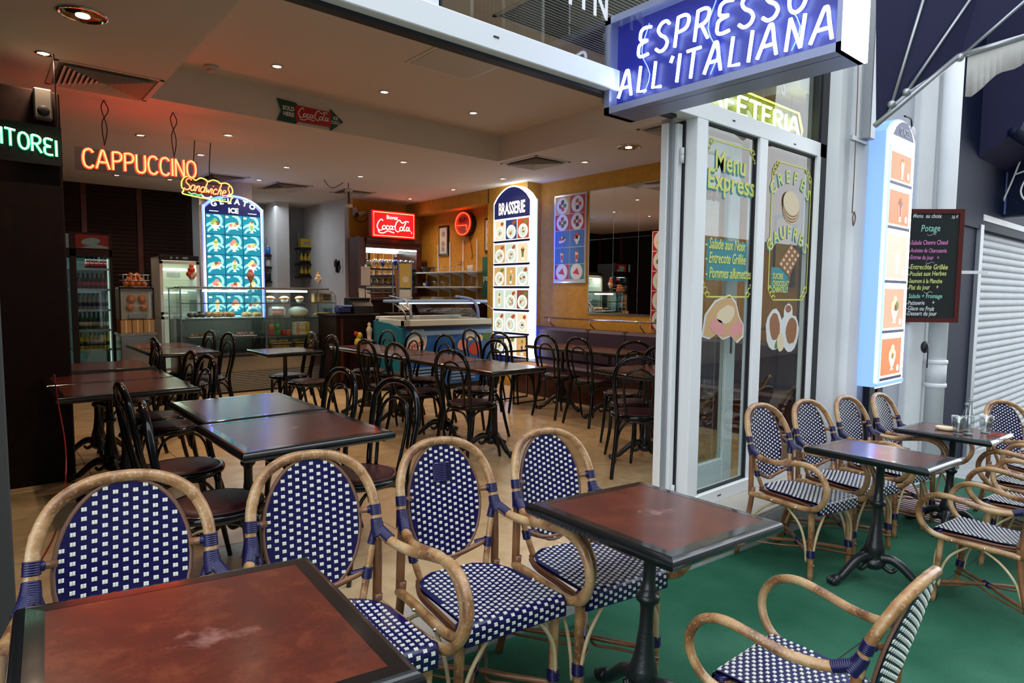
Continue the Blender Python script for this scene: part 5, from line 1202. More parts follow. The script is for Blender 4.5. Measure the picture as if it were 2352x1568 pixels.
# ------------------------------------------------------------------ orange press on boxes, steel cabinet
YO = 9.0
def bx(u0, v0, u1, v1, Y, d): p, q = aty(u0, v0, Y), aty(u1, v1, Y); return (p.x, Y, q.z), (q.x, Y+d, p.z)
a, b = bx(277, 766, 364, 905, YO, .45); cabz = b[2]
t = thing('steel_cabinet', 'brushed steel cabinet under the orange press', 'cabinet', ((a[0]+b[0])/2, YO+.2, 0))
put(MB().box2((a[0], YO, 0), (b[0], YO+.45, cabz-.03), bev=.006).build('body', 'steel'), t); put(MB().box2((a[0]-.01, YO-.02, cabz-.03), (b[0]+.01, YO+.46, cabz), bev=.004).build('worktop', 'steel'), t)
a2, b2 = bx(276, 734, 356, 764, YO+.05, .3); hb = .16
xs = (a2[0]+b2[0])/2
for k in range(3):
    w3 = (b2[0]-a2[0])/3; x0_ = a2[0]+k*w3
    o = thing('cardboard_box', ('left', 'middle', 'right')[k]+' cardboard box under the orange press', 'box', (x0_+w3/2, YO+.2, cabz+.002), group='boxes under the press')
    put(MB().box2((x0_+.004, YO+.05, cabz+.002), (x0_+w3-.004, YO+.35, cabz+hb), bev=.002).build('box_body', 'cardboard'), o); put(MB().box2((x0_+w3*.45, YO+.048, cabz+.004), (x0_+w3*.55, YO+.352, cabz+hb+.001)).build('tape', 'food_cream'), o)
z0_ = cabz+hb+.003; a3, b3 = bx(273, 660, 356, 733, YO+.06, .3); zt3 = max(b3[2], z0_+.3)
t = thing('orange_press', 'orange juice press with a glass front and fruit inside', 'juicer', ((a3[0]+b3[0])/2, YO+.2, z0_))
put(MB().box2((a3[0], YO+.10, z0_), (b3[0], YO+.36, zt3), bev=.01).build('body', 'plastic_beige'), t)
put(MB().box2((a3[0], YO+.06, z0_), (a3[0]+.015, YO+.10, zt3)).box2((b3[0]-.015, YO+.06, z0_), (b3[0], YO+.10, zt3)).box2((a3[0], YO+.06, zt3-.015), (b3[0], YO+.10, zt3)).build('frame', 'plastic_black'), t)
put(MB().box2((a3[0]+.015, YO+.062, z0_+.02), (b3[0]-.015, YO+.066, zt3-.015)).build('front_pane', 'case_glass'), t)
mx_ = (a3[0]+b3[0])/2; mz = (z0_+zt3)/2
for (dx, dz, r) in ((-.06, .06, .05), (.06, .06, .05), (-.075, -.045, .045), (.075, -.045, .045)): put(MB().blob((mx_+dx, YO+.09, mz+dz), (r, .03, r), 14, 8).build('orange', 'orange_fruit'), t)
put(MB().box((mx_, YO+.085, z0_+.045), (.20, .04, .05), bev=.006).build('drip_tray', 'steel'), t)
text('lettering', 'Citropress', .035, 'paper', plane_y(YO+.058), mx_, mz-.03, .0, t, align='CENTER')
bt = thing('fruit_basket', 'wire basket of oranges on top of the orange press', 'basket', (mx_, YO+.2, zt3))
mb = MB()
for k in range(7): mb.tube([(mx_-.14+.045*k, YO+.08, zt3+.16), (mx_-.14+.045*k, YO+.09, zt3+.01), (mx_-.14+.045*k, YO+.34, zt3+.01)], .003, 5)
for zq in (.01, .09, .16): mb.tube([(mx_-.15, YO+.08, zt3+zq), (mx_+.15, YO+.08, zt3+zq), (mx_+.15, YO+.34, zt3+zq), (mx_-.15, YO+.34, zt3+zq)], .004, 5, closed=True)
put(mb.build('wire', 'steel'), bt)
n = 0
for dz in range(3):
    for k in range(4-dz):
        x = mx_-.10+.066*k+.03*dz; z = zt3+.045+dz*.055
        o = thing('orange', 'orange in the wire basket, '+('bottom', 'middle', 'top')[dz]+' layer', 'fruit', (x, YO+.14, z), group='oranges in the basket'); put(MB().blob((x, YO+.14+.02*dz, z), .033, 10, 7).build('fruit_body', 'orange_fruit'), o)
# ------------------------------------------------------------------ white fridge
YR = 9.38; a, b = bx(366, 588, 466, 905, YR, .5); fx0, fx1, fzt = a[0], b[0], b[2]
Z_ = lambda v: aty(410, v, YR).z
t = thing('display_fridge', 'white glass-door fridge with a lit pale interior left of the gelato light box', 'fridge', ((fx0+fx1)/2, YR+.25, 0))
put(MB().box2((fx0, YR+.05, 0), (fx0+.03, YR+.55, fzt)).box2((fx1-.03, YR+.05, 0), (fx1, YR+.55, fzt)).box2((fx0, YR+.5, 0), (fx1, YR+.55, fzt)).box2((fx0, YR+.05, fzt-.03), (fx1, YR+.55, fzt)).box2((fx0, YR+.05, Z_(728)-.02), (fx1, YR+.5, Z_(728))).build('cabinet', 'plastic_white'), t)
put(MB().box2((fx0, YR, Z_(598)), (fx1, YR+.06, fzt+.02), bev=.004).build('control_panel', 'plastic_black'), t)
mb = MB()
for k in (0, 1): disc(mb, plane_y(YR-.001), fx0+.14+.07*k, (Z_(598)+fzt)/2+.01, .016, .016, 0, .003, 12)
disc(mb, plane_y(YR-.001), fx0+.31, (Z_(598)+fzt)/2+.01, .04, .016, 0, .003, 14); put(mb.build('badge', 'steel'), t)
for (v0, v1) in ((600, 722), (727, 850)):
    q = MB(); z1_, z0q = Z_(v0), Z_(v1)
    q.box2((fx0, YR, z0q), (fx0+.035, YR+.045, z1_)).box2((fx1-.035, YR, z0q), (fx1, YR+.045, z1_)).box2((fx0, YR, z1_-.035), (fx1, YR+.045, z1_)).box2((fx0, YR, z0q), (fx1, YR+.045, z0q+.035)); put(q.build('door_frame', 'plastic_white'), t)
    put(MB().box2((fx0+.035, YR+.02, z0q+.035), (fx1-.035, YR+.025, z1_-.035)).build('door_pane', 'case_glass'), t)
put(MB().box2((fx0+.03, YR+.47, .2), (fx1-.03, YR+.50, fzt-.03)).build('back_wall', 'fridge_back'), t)
put(MB().tube([(fx0+.06, YR+.42, Z_(617)), (fx1-.06, YR+.42, Z_(617))], .018, 8).tube([(fx0+.06, YR+.42, Z_(672)), (fx1-.06, YR+.42, Z_(672))], .012, 8).build('light_tube', 'fridge_tube'), t)
put(MB().box2((fx0+.18, YR+.44, Z_(634)), (fx0+.34, YR+.468, Z_(624))).build('fan_grille', 'grey_metal'), t)
for v in (643, 659, 690, 706): put(MB().box2((fx0+.03, YR+.08, Z_(v)), (fx1-.03, YR+.45, Z_(v)+.006)).build('shelf', 'case_glass'), t)
area('fridge_light', ((fx0+fx1)/2, YR+.15, Z_(607)), .4, .2, 2.0, (.95, 1, .8))
# ------------------------------------------------------------------ kitchen passage shelves
YS2 = 11.6
def wallshelf(u0, u1, vs_, Y, d, label, row):
    p0, p1 = aty(u0, vs_[0], Y-d), aty(u1, vs_[0], Y-d)
    t = thing('wall_shelf', label, 'shelf', ((p0.x+p1.x)/2, Y-d/2, p0.z))
    for v in vs_:
        z = aty(u0, v, Y-d).z; put(MB().box2((p0.x, Y-d, z-.03), (p1.x, Y, z)).build('board', 'frame_black'), t)
    put(MB().box2((p0.x+.05, Y-.02, aty(u0, vs_[-1], Y).z-.05), (p0.x+.08, Y, aty(u0, vs_[0], Y).z+.3)).box2((p1.x-.08, Y-.02, aty(u0, vs_[-1], Y).z-.05), (p1.x-.05, Y, aty(u0, vs_[0], Y).z+.3)).build('upright', 'grey_metal'), t)
    return p0.x, p1.x
x0, x1 = wallshelf(690, 747, (568, 604, 634), 11.7, .28, 'dark wall shelves with yellow packets and glasses in the kitchen passage', 0)
YSH = 11.5
for r_, v in enumerate((568, 604, 634)):
    z = aty(700, v, 11.42).z; n = 6
    if r_ == 0:
        for k in range(2):
            x = x0+.08+k*.24; o = thing('storage_box', ('yellow carton on the top kitchen shelf', 'white carton on the top kitchen shelf')[k], 'box', (x, YSH, z)); put(MB().box((x+.04, YSH, z+.08), (.21, .14, .16), bev=.004).build('box_body', 'gold_paper' if k == 0 else 'plate_white'), o); put(MB().box((x+.04, YSH-.071, z+.08), (.12, .002, .05)).build('print', 'print_grey'), o)
        continue
    b0_ = None
    for k in range(n):
        x = x0+.05+(x1-x0-.10)*k/(n-1)
        lb = 'gold-wrapped bottle on the %s kitchen shelf' % ('middle', 'lowest')[r_-1]
        if b0_ is None:
            b0_ = thing('wrapped_bottle', lb, 'bottle', (x, YSH, z), group='wrapped bottles, shelf %d' % r_)
            put(MB().lathe([(.030, 0), (.034, .01), (.034, .11), (.014, .15), (.012, .19)], (x, YSH, z), 12).build('bottle_body', 'gold_paper'), b0_); put(MB().lathe([(.035, .0), (.035, .05)], (x, YSH, z), 12).build('base_glass', 'bottle_cola'), b0_); tt = tree(b0_)
        else: dup(b0_, tt, (x, YSH, z), 0, lb)
x0, x1 = wallshelf(606, 634, (584, 612, 645), 11.7, .25, 'narrow dark shelves left of the white kitchen pier', 0)
for k, (v, c, lb) in enumerate(((584, 'freezer_blue', 'blue canister on the narrow kitchen shelf'), (612, 'plate_white', 'white jar on the narrow kitchen shelf'), (645, 'plastic_black', 'black pot on the narrow kitchen shelf'))):
    z = aty(620, v, 11.45).z; x = (x0+x1)/2; o = thing('canister', lb, 'jar', (x, 11.55, z)); put(MB().lathe([(.04, 0), (.045, .01), (.045, .12), (.03, .13)], (x, 11.55, z), 14).build('jar_body', c), o); put(MB().lathe([(.032, .13), (.032, .15), (0, .155)], (x, 11.55, z), 14).build('lid', 'steel'), o)
p0 = aty(637, 640, 11.2); p1 = aty(666, 640, 11.2); struct('trim_10', MB().box2((p0.x, 11.2, 0), (p1.x, 11.74, 2.93)), 'white_paint')
p0 = aty(745, 600, 10.9)
area('kitchen_light', (3.7, 10.9, 2.85), .8, .8, 9, (.9, .95, 1))
# fruit print on the white passage wall
t = thing('fruit_print', 'small dark fruit picture on the white passage wall', 'picture', (4.80, 10.5, 1.7)); fr_ = plane_x(4.80)
a0_, b0 = ax(765, 628, 4.80); a1_, b1 = ax(787, 592, 4.80)
mb = MB(); fbox(mb, fr_, a0_, b0, a1_, b1, .001, .006); put(mb.build('sheet', 'paper'), t)
mb = MB(); w = a1_-a0_; hh = b1-b0
for (x, y, r) in ((.35, .65, .2), (.6, .4, .25), (.4, .25, .15), (.65, .7, .12)): disc(mb, fr_, a0_+x*w, b0+y*hh, r*w, r*w, .0062, .001, 10, 0, .15)
put(mb.build('print', 'plastic_black'), t)
# ------------------------------------------------------------------ glass cabinet with the red sign on top
YB = 9.62; cxl, cxr = aty(823, 600, YB).x, aty(968, 600, YB).x; ZB = lambda v: aty(890, v, YB).z
t = thing('glass_cabinet', 'dark wooden cabinet with lit open shelves of glasses in the back corner', 'cabinet', ((cxl+cxr)/2, YB+.15, 0))
zt_ = ZB(548); zl = ZB(692)
mb = MB().box2((cxl, YB, 0), (cxl+.14, YB+.36, zt_)).box2((cxr-.10, YB, 0), (cxr, YB+.36, zt_-.12)); put(mb.build('side_panel', 'mahogany'), t)
put(MB().box2((cxl+.14, YB+.34, zl), (cxr-.1, YB+.37, zt_)).build('back_panel', 'mirror'), t)
mb = MB()
for k, (z0, z1, o) in enumerate(((zt_-.06, zt_, .05), (zt_-.09, zt_-.055, .03), (zt_-.17, zt_-.09, .015))): mb.box2((cxl+.13, YB-o, z0), (cxr-.02, YB+.36, z1), bev=.006)
put(mb.build('cornice', 'mahogany'), t)
put(MB().box2((cxl+.15, YB+.0, zt_-.195), (cxr-.10, YB+.04, zt_-.172)).build('light_tube', 'tube_white'), t)
area('cabinet_light', ((cxl+cxr)/2, YB+.12, zt_-.21), .8, .08, 3.0, (.95, 1, .85))
mb = MB()
for v in (616, 633, 651): mb.box2((cxl+.14, YB+.02, ZB(v)-.012), (cxr-.10, YB+.34, ZB(v)))
put(mb.build('shelf', 'frame_black'), t)
mb = MB()
for k in range(3): mb.box2((cxl+.13, YB-.012, zl+.02+k*.05), (cxr-.10, YB+.3, zl+.055+k*.05), bev=.006)
put(mb.build('lower_moulding', 'mahogany'), t)
put(MB().box2((cxl+.14, YB+.02, 0), (cxr-.10, YB+.34, zl+.02)).build('base', 'dark_wood'), t)
def glass_proto(kind, x, y, z, m='glassware'):
    o = thing('drinking_glass', '-', 'glass', (x, y, z))
    if kind == 'goblet': pr = [(.028, 0), (.026, .004), (.006, .010), (.006, .05), (.030, .075), (.040, .115), (.038, .155)]
    elif kind == 'tumbler': pr = [(.024, 0), (.026, .004), (.036, .09)]
    elif kind == 'flute': pr = [(.026, 0), (.024, .004), (.005, .010), (.005, .05), (.018, .08), (.030, .17), (.032, .20)]
    else: pr = [(.030, 0), (.028, .004), (.006, .010), (.006, .04), (.035, .065), (.045, .09)]
    put(MB().lathe(pr, (x, y, z), 14).build('bowl', m), o); put(MB().lathe([(.0, .001), (pr[0][0]*1.01, .001), (pr[0][0]*.9, .006)], (x, y, z), 14).build('foot', m), o)
    return o
def row(kind, pts, labels, group, ms=None):
    P0 = {}
    for k, p in enumerate(pts):
        m_ = ms[k] if ms else 'glassware'
        if (kind, m_) not in P0:
            o = glass_proto(kind, *p, m=m_); o['group'] = group; P0[(kind, m_)] = (o, tree(o)); o['label'] = labels[k] if isinstance(labels, list) else labels
        else: o, tt = P0[(kind, m_)]; dup(o, tt, p, 0, labels[k] if isinstance(labels, list) else labels, group)
z = ZB(616); xs_ = [aty(u, 600, YB+.12).x for u in (861, 875, 887, 897, 908, 921, 933, 944, 952)]
row('goblet', [(x, YB+.12, z) for x in xs_], ['dark blue goblet on the top shelf of the wooden cabinet' if k == 4 else 'clear goblet on the top shelf of the wooden cabinet' for k in range(9)], 'goblets on the cabinet top shelf', ['blue_glass' if k == 4 else 'glassware' for k in range(9)])
z = ZB(651); xs_ = [aty(u, 650, YB+.12).x for u in (859, 872, 885, 898, 911, 948)]
row('tumbler', [(x, YB+.12, z) for x in xs_], 'clear tumbler on the lowest shelf of the wooden cabinet', 'tumblers on the cabinet lowest shelf')
z = ZB(633); xs_ = [aty(u, 640, YB+.12).x for u in (864, 878, 892)]
row('tumbler', [(x, YB+.12, z) for x in xs_], 'bluish tumbler on the middle shelf of the wooden cabinet', 'tumblers on the cabinet middle shelf')
# red lit sign standing on the cabinet
YU = 9.56; fr_ = plane_y(YU); ux0, uz0 = ay(853, 540, YU); ux1, uz1 = ay(953, 491, YU); ub = zt_+.004; ut_ = ub+(uz1-uz0)*1.08
t = thing('lit_sign', 'rectangular red lit sign with white script standing on the wooden cabinet', 'sign', (ux0, YU, ub))
put(MB().box2((ux0, YU, ub), (ux1, YU+.10, ut_), bev=.008).build('casing', 'cola_red'), t)
put(MB().box2((ux0+.006, YU-.008, ub+.006), (ux1-.006, YU-.001, ut_-.006)).build('face', 'cola_lit'), t)
i_ = .035
put(MB().tube([(ux0+i_, YU-.02, ub+i_), (ux1-i_, YU-.02, ub+i_), (ux1-i_, YU-.02, ut_-i_), (ux0+i_, YU-.02, ut_-i_)], .006, 6, closed=True).build('neon_edge', 'neon_core'), t)
W_ = ux1-ux0; H_ = ut_-ub
cola(t, fr_, ux0+.12*W_, ub+.22*H_, ux0+.88*W_, 'b_white', .014, .0098, H_*.46)
text('lettering', 'Buvez', H_*.20, 'b_white', fr_, ux0+.33*W_, ub+.70*H_, .0095, t, bold=.002)
text('lettering', 'R', H_*.10, 'b_white', fr_, ux0+.895*W_, ub+.22*H_, .0095, t)
# papers, camera, alarm and switch on the ochre wall left of the cabinet
def px_box(u0, v0, u1, v1, Y): p, q = aty(u0, v0, Y), aty(u1, v1, Y); return p.x, p.z, q.x, q.z
a, b, c, d = px_box(829, 655, 850, 612, YB-.01); t = thing('clipboard', 'sheet of paper on a clip at the left of the wooden cabinet', 'paper', (a, YB, b)); put(MB().box2((a, YB-.012, b), (c, YB-.004, d)).build('sheet', 'paper'), t); put(MB().box2(((a+c)/2-.02, YB-.02, d-.02), ((a+c)/2+.02, YB-.006, d+.03)).build('clip', 'steel'), t)
for (u0, u1, dz, lb) in ((824, 838, 0, 'left of two curled paper slips under the clipboard'), (840, 851, 4, 'right of two curled paper slips under the clipboard')):
    a, b, c, d = px_box(u0, 690, u1, 662+dz, YB-.01); t = thing('paper_slip', lb, 'paper', (a, YB, b), group='paper slips'); put(MB().poly([(a, YB-.004, d), (c, YB-.004, d-.01), (c, YB-.02, b), (a, YB-.03, b+.01)], (0, -1, 0), .002).build('sheet', 'paper'), t); put(MB().box2((a+.01, YB-.012, d-.02), (c-.01, YB-.002, d-.012)).build('tape', 'plastic_white'), t)
YQ2 = 9.99
c = aty(832, 490, YQ2-.12); t = thing('cctv_camera', 'small security camera with a curled cable high on the ochre wall', 'camera', tuple(c))
put(MB().tube([c+Vector((-.10, -.03, -.03)), c+Vector((.06, .03, .02))], .038, 12).build('housing', 'plastic_beige'), t); put(MB().tube([c+Vector((-.14, -.045, -.045)), c+Vector((-.10, -.03, -.03))], .034, 12).build('lens', 'plastic_black'), t)
put(MB().box((c.x-.08, YQ2-.01, c.z+.03), (.08, .03, .14)).tube([c+Vector((-.02, 0, 0)), (c.x-.06, YQ2, c.z-.02)], .012, 8).build('bracket', 'plastic_beige'), t)
put(MB().tube(catmull([c+Vector((.06, .03, .02)), c+Vector((.12, .05, -.04)), c+Vector((.09, .08, -.12)), c+Vector((-.03, .10, -.12)), (c.x-.08, YQ2, c.z-.05)], 4), .006, 6).build('cable', 'plastic_black'), t)
a, b, c, d = px_box(809, 659, 827, 642, YQ2-.03); t = thing('fire_alarm', 'red fire alarm box on the ochre wall', 'alarm', (a, YQ2, b)); put(MB().box2((a, YQ2-.05, b), (c, YQ2, d), bev=.006).build('box_body', 'alarm_red'), t); put(MB().box2((a+.03, YQ2-.055, b+.03), (c-.03, YQ2-.05, d-.03)).build('window_plate', 'plastic_black'), t)
a, b, c, d = px_box(810, 640, 820, 624, YQ2-.03); t = thing('key_hook', 'small dark bunch hanging above the red fire alarm box', 'hook', (a, YQ2, b)); put(MB().blob(((a+c)/2, YQ2-.02, (b+d)/2), (.035, .02, .05), 9, 6, .15).build('bunch', 'food_brown'), t); put(MB().box2(((a+c)/2-.008, YQ2-.02, d-.02), ((a+c)/2+.008, YQ2, d+.01)).build('hook_plate', 'steel'), t)
a, b, c, d = px_box(818, 551, 826, 541, YQ2-.01); t = thing('wall_switch', 'small pale wall switch left of the red lit sign', 'switch', (a, YQ2, b)); put(MB().box2((a, YQ2-.012, b), (c, YQ2, d), bev=.003).build('plate', 'plastic_white'), t); put(MB().box2((a+.015, YQ2-.018, b+.015), (c-.015, YQ2-.011, d-.015)).build('rocker', 'plastic_beige'), t)
# bug zapper hanging from the ceiling
YZ = 8.6; c = aty(801, 455, YZ); t = thing('bug_zapper', 'beige insect lamp hanging from the ceiling before the white passage wall', 'lamp', tuple(c))
put(MB().lathe([(.05, -.13), (.055, -.12), (.055, -.09), (.045, -.09)], tuple(c), 14).lathe([(.045, .09), (.055, .09), (.055, .12), (.04, .14)], tuple(c), 14).build('casing', 'plastic_beige'), t)
mb = MB()
for k in range(14): an = k*2*PI/14; mb.tube([c+Vector((.048*math.cos(an), .048*math.sin(an), -.09)), c+Vector((.048*math.cos(an), .048*math.sin(an), .09))], .003, 4)
put(mb.build('grille', 'plastic_beige'), t); put(MB().tube([c+Vector((0, 0, -.09)), c+Vector((0, 0, .09))], .02, 8).build('lamp_tube', 'plastic_black'), t)
q = atz(752, 431, ZC); cord(t, [c+Vector((0, 0, .13)), c+Vector((-.02, 0, .30)), c+Vector((-.10, 0, .20)), c+Vector((-.28, 0, .12)), c+Vector((-.42, 0, .30)), q], .005)
cord(t, [c+Vector((0, 0, .13)), (c.x, c.y, ZC)], .004)
# ------------------------------------------------------------------ till block
YT = 8.25; a, b = bx(772, 722, 872, 905, YT, .6)
t = thing('till_desk', 'dark wooden till desk between the display counter and the freezer', 'desk', ((a[0]+b[0])/2, YT+.3, 0))
put(MB().box2((a[0], YT, 0), (b[0], YT+.6, b[2]-.03)).build('body', 'dark_wood'), t); put(MB().box2((a[0]-.02, YT-.03, b[2]-.03), (b[0]+.02, YT+.62, b[2]), bev=.006).build('worktop', 'dark_wood'), t)
put(MB().box2((a[0]+.06, YT-.012, .12), (a[0]+.10, YT, b[2]-.06)).build('pilaster', 'mahogany'), t)
zT = b[2]; a, b = bx(813, 688, 858, 722, YT+.1, .3); t = thing('cash_register', 'black cash register on the till desk', 'register', (a[0], YT+.2, zT))
put(MB().poly([(a[0], YT+.1, zT), (a[0], YT+.1, zT+.11), (a[0], YT+.22, zT+.20), (a[0], YT+.42, zT+.20), (a[0], YT+.42, zT)], (1, 0, 0), b[0]-a[0]).build('body', 'plastic_black'), t); put(MB().box2((a[0]-.01, YT+.2, zT+.20), (b[0]+.01, YT+.40, zT+.23), bev=.006).build('display', 'plastic_black'), t)
a, b = bx(781, 702, 811, 722, YT+.1, .25); t = thing('card_terminal', 'dark blue desk machine left of the cash register', 'machine', (a[0], YT+.2, zT))
put(MB().box2((a[0], YT+.12, zT), (b[0], YT+.32, zT+.12), bev=.03).build('body', 'label_dark'), t); put(MB().box2((a[0]+.06, YT+.11, zT+.10), (b[0], YT+.30, zT+.125), bev=.006).build('keyboard', 'lilac'), t)
p = aty(849, 765, YT-.16); t = thing('statuette', 'pale statuette on a small stand before the till desk', 'figurine', (p.x, p.y, p.z-.1))
sz = p.z-.12
put(MB().box((p.x, YT-.15, sz-.01), (.26, .22, .02)).box2((p.x-.11, YT-.24, 0), (p.x+.11, YT-.06, sz-.02)).build('stand', 'dark_wood'), t)
put(MB().lathe([(.05, 0), (.055, .02), (.03, .04), (.035, .12), (.045, .17), (.025, .21), (.018, .22), (.028, .25), (.0, .28)], (p.x, YT-.15, sz), 12).build('figure', 'plastic_beige'), t)
p2 = aty(826, 775, YT-.18); t = thing('yellow_ornament', 'rounded yellow and red ornament beside the pale statuette', 'ornament', (p2.x, YT-.14, sz))
x_ = p2.x; put(MB().box2((x_-.09, YT-.22, 0), (x_+.09, YT-.04, sz-.08)).build('stand', 'dark_wood'), t); put(MB().blob((x_, YT-.13, sz-.01), (.055, .05, .075), 10, 7, .05).build('lower_body', 'gold_paper'), t); put(MB().blob((x_+.02, YT-.13, sz+.09), (.045, .04, .05), 10, 7, .05).build('upper_body', 'gold_paper'), t); put(MB().blob((x_-.03, YT-.13, sz+.12), (.03, .03, .035), 10, 7, .05).build('knob', 'tin_red'), t)
# ------------------------------------------------------------------ ice cream freezer
YFZ = 7.28; fx0, fx1 = aty(905, 850, YFZ).x, 5.80; fzt = .905
t = thing('ice_cream_freezer', 'blue ice cream freezer with a curved glass lid and printed front', 'freezer', ((fx0+fx1)/2, YFZ+.4, 0)); FZ = t
ol = [(YFZ, .06), (YFZ+.78, .06), (YFZ+.78, fzt), (YFZ, fzt)]
fxl = aty(932, 780, YFZ).x
put(MB().box2((fxl, YFZ+.01, .08), (fx1, YFZ+.78, fzt-.02), bev=.01).build('body', 'freezer_blue'), t)
# left flank slopes up to the back
xl_ = fxl; put(MB().poly([(xl_-.05, YFZ+.03, .08), (xl_-.05, YFZ+.80, .08), (xl_-.05, YFZ+.80, fzt+.06), (xl_-.05, YFZ+.35, fzt+.03), (xl_-.05, YFZ+.03, fzt-.03)], (1, 0, 0), .055).build('side_panel', 'freezer_teal'), t)
put(MB().box2((fxl-.02, YFZ+.05, 0), (fx1, YFZ+.75, .08)).build('plinth', 'plastic_black'), t)
mb = MB()
for k in range(5): mb.box2((fxl+.10, YFZ-.008, .14+k*.045), (fxl+.62, YFZ+.004, .165+k*.045)); 
for k in range(5): mb.box2((fxl+.74, YFZ-.008, .14+k*.045), (fxl+1.15, YFZ+.004, .165+k*.045))
tag(put(mb.build('vent_slats', 'freezer_pale'), t), kind='stuff')
put(MB().box2((fxl-.02, YFZ-.012, fzt-.035), (fx1, YFZ+.02, fzt-.005)).build('trim_strip', 'plastic_black'), t)
put(MB().box2((fxl-.02, YFZ-.0, fzt), (fx1, YFZ+.10, fzt+.09), bev=.01).box2((fxl-.02, YFZ+.70, fzt), (fx1, YFZ+.80, fzt+.12), bev=.01).box2((fxl-.02, YFZ+.0, fzt), (fxl+.08, YFZ+.78, fzt+.09), bev=.01).box2((fx1-.1, YFZ+.0, fzt), (fx1, YFZ+.78, fzt+.09), bev=.01).build('rim', 'freezer_white'), t)
put(MB().box2((fxl+.08, YFZ+.10, fzt-.08), (fx1-.1, YFZ+.70, fzt-.02)).build('well', 'food_cream'), t)
k = 0
for i in range(6):
    for j in range(2):
        x = fxl+.18+i*.20; y = YFZ+.25+j*.28; put(MB().box((x, y, fzt-.01), (.17, .25, .05), bev=.01).build('tub', 'steel'), t); put(MB().blob((x, y, fzt+.02), (.07, .11, .035), 10, 6, .1).build('ice_cream', ['food_cream', 'choc', 'food_pink', 'food_tan', 'plate_white', 'orange_fruit'][(i+j*2) % 6]), t)
def arch(x0, x1, y0, y1, z0, z1, th): # curved glass profile front->top
    vs = []; fs = []; n = 10
    for k in range(n+1):
        a_ = PI/2*k/n; y = y1-(y1-y0)*math.cos(a_); z = z0+(z1-z0)*math.sin(a_)
        vs += [(x0, y, z), (x1, y, z)]
    for k in range(n): fs.append((2*k, 2*k+1, 2*k+3, 2*k+2))
    return vs, fs
vs, fs = arch(fxl+.25, fx1-.25, YFZ+.04, YFZ+.60, fzt+.09, fzt+.40, .0); put(MB().add(vs, fs, True).build('curved_glass', 'case_glass'), t)
for xq, m_ in ((fx1-.22, 'lilac'), (fxl+.10, 'steel')):
    put(MB().tube(catmull([(xq, YFZ+.04, fzt+.08), (xq, YFZ+.07, fzt+.24), (xq, YFZ+.20, fzt+.36), (xq, YFZ+.60, fzt+.40)], 5), .022 if m_ == 'lilac' else .012, 8).build('arch_frame', m_), t)
zc_ = aty(1000, 690, YFZ+.3).z; xa1, xa2 = aty(893, 690, YFZ+.3).x, aty(1112, 690, YFZ+.3).x
t2 = FZ
put(MB().box2((xa1, YFZ+.20, zc_-.03), (xa2, YFZ+.48, zc_+.012), bev=.015).build('canopy', 'freezer_pale'), t2)
put(MB().box2((xa1+.12, YFZ+.205, zc_-.045), (xa2-.15, YFZ+.23, zc_-.028)).build('light_tube', 'lit_soft'), t2)
for xq in (xa1+.06, xa1+.16, xa2-.03): put(MB().tube(catmull([(xq, YFZ+.30, zc_-.02), (xq+.02, YFZ+.14, zc_-.10), (xq+.05, YFZ+.07, fzt+.18), (xq+.06, YFZ+.06, fzt+.08)], 5), .011, 7).build('canopy_post', 'steel'), t2)
fr_ = plane_y(YFZ+.008); lx, lz = ay(957, 788, YFZ)
for (r1, r2, m_, c_) in ((.155, .215, 'plate_white', .002), (.140, .198, 'freezer_pale', .004)):
    mb = MB(); disc(mb, fr_, lx, lz, r1, r2, c_, .002, 28, -.35); put(mb.build('logo_oval', m_), t2)
mb = MB(); disc(mb, fr_, lx, lz-.02, .145, .115, .0065, .002, 24, .2); put(mb.build('logo_band', 'plate_white'), t2)
text('lettering', 'Nestlé', .115, 'cola_red', fr_, lx, lz-.055, .009, t2, align='CENTER', bold=.002, shear=.2, rot=.22, sx=.85)
for (u, v, r, m_) in ((1062, 792, .085, 'food_pink'), (1090, 800, .10, 'food_red'), (1080, 770, .08, 'food_cream'), (1118, 770, .075, 'food_green'), (1102, 776, .06, 'food_cream')):
    x_, z_ = ay(u, v, YFZ); mb = MB(); disc(mb, fr_, x_, z_, r, r*.9, .003+.001*r*10, .002, 16, 0, .06); put(mb.build('printed_scoop', m_), t2)
put(MB().box2((fxl+.10, YFZ-.002, .78), (fx1, YFZ+.006, .84)).build('printed_band', 'freezer_pale'), t2)
# menu holder of acrylic on the freezer, cone picture and cup picture
YH = 8.05; a, b, c, d = px_box(903, 700, 945, 603, YH); t = thing('acrylic_menu_holder', 'clear acrylic holder with dessert cards behind the freezer', 'holder', (a, YH, b))
put(MB().box2((a, YH, b), (c, YH+.012, d)).build('sheet', 'case_glass'), t)
mb = MB()
for x in (a, (a+c)/2-.06, c): mb.box2((x-.004, YH-.004, b-.12), (x+.004, YH+.016, d))
put(mb.build('edge', 'steel'), t)
put(MB().box2(((a+c)/2-.05, YH-.006, b+(d-b)*.40), (c-.015, YH-.002, d-.02)).build('card', 'poster_yellow'), t); mb = MB(); disc(mb, plane_y(YH-.007), (a+c)/2+.045, b+(d-b)*.6, .055, .045, 0, .002, 16); put(mb.build('card_print', 'food_cream'), t)
mb = MB(); fpoly(mb, plane_y(YH-.003), [(a+.01, b+(d-b)*.85), ((a+c)/2-.07, b+(d-b)*.80), (a+.07, b+.02)], 0, .003); put(mb.build('cone_card', 'food_brown'), t)
put(MB().box2(((a+c)/2-.05, YH-.006, b-.08), (c-.015, YH-.002, b+(d-b)*.36)).build('card', 'paper'), t)
put(MB().box2((a-.05, YH-.02, 0), (c+.05, YH+.25, b-.12)).build('plinth', 'dark_wood'), t)
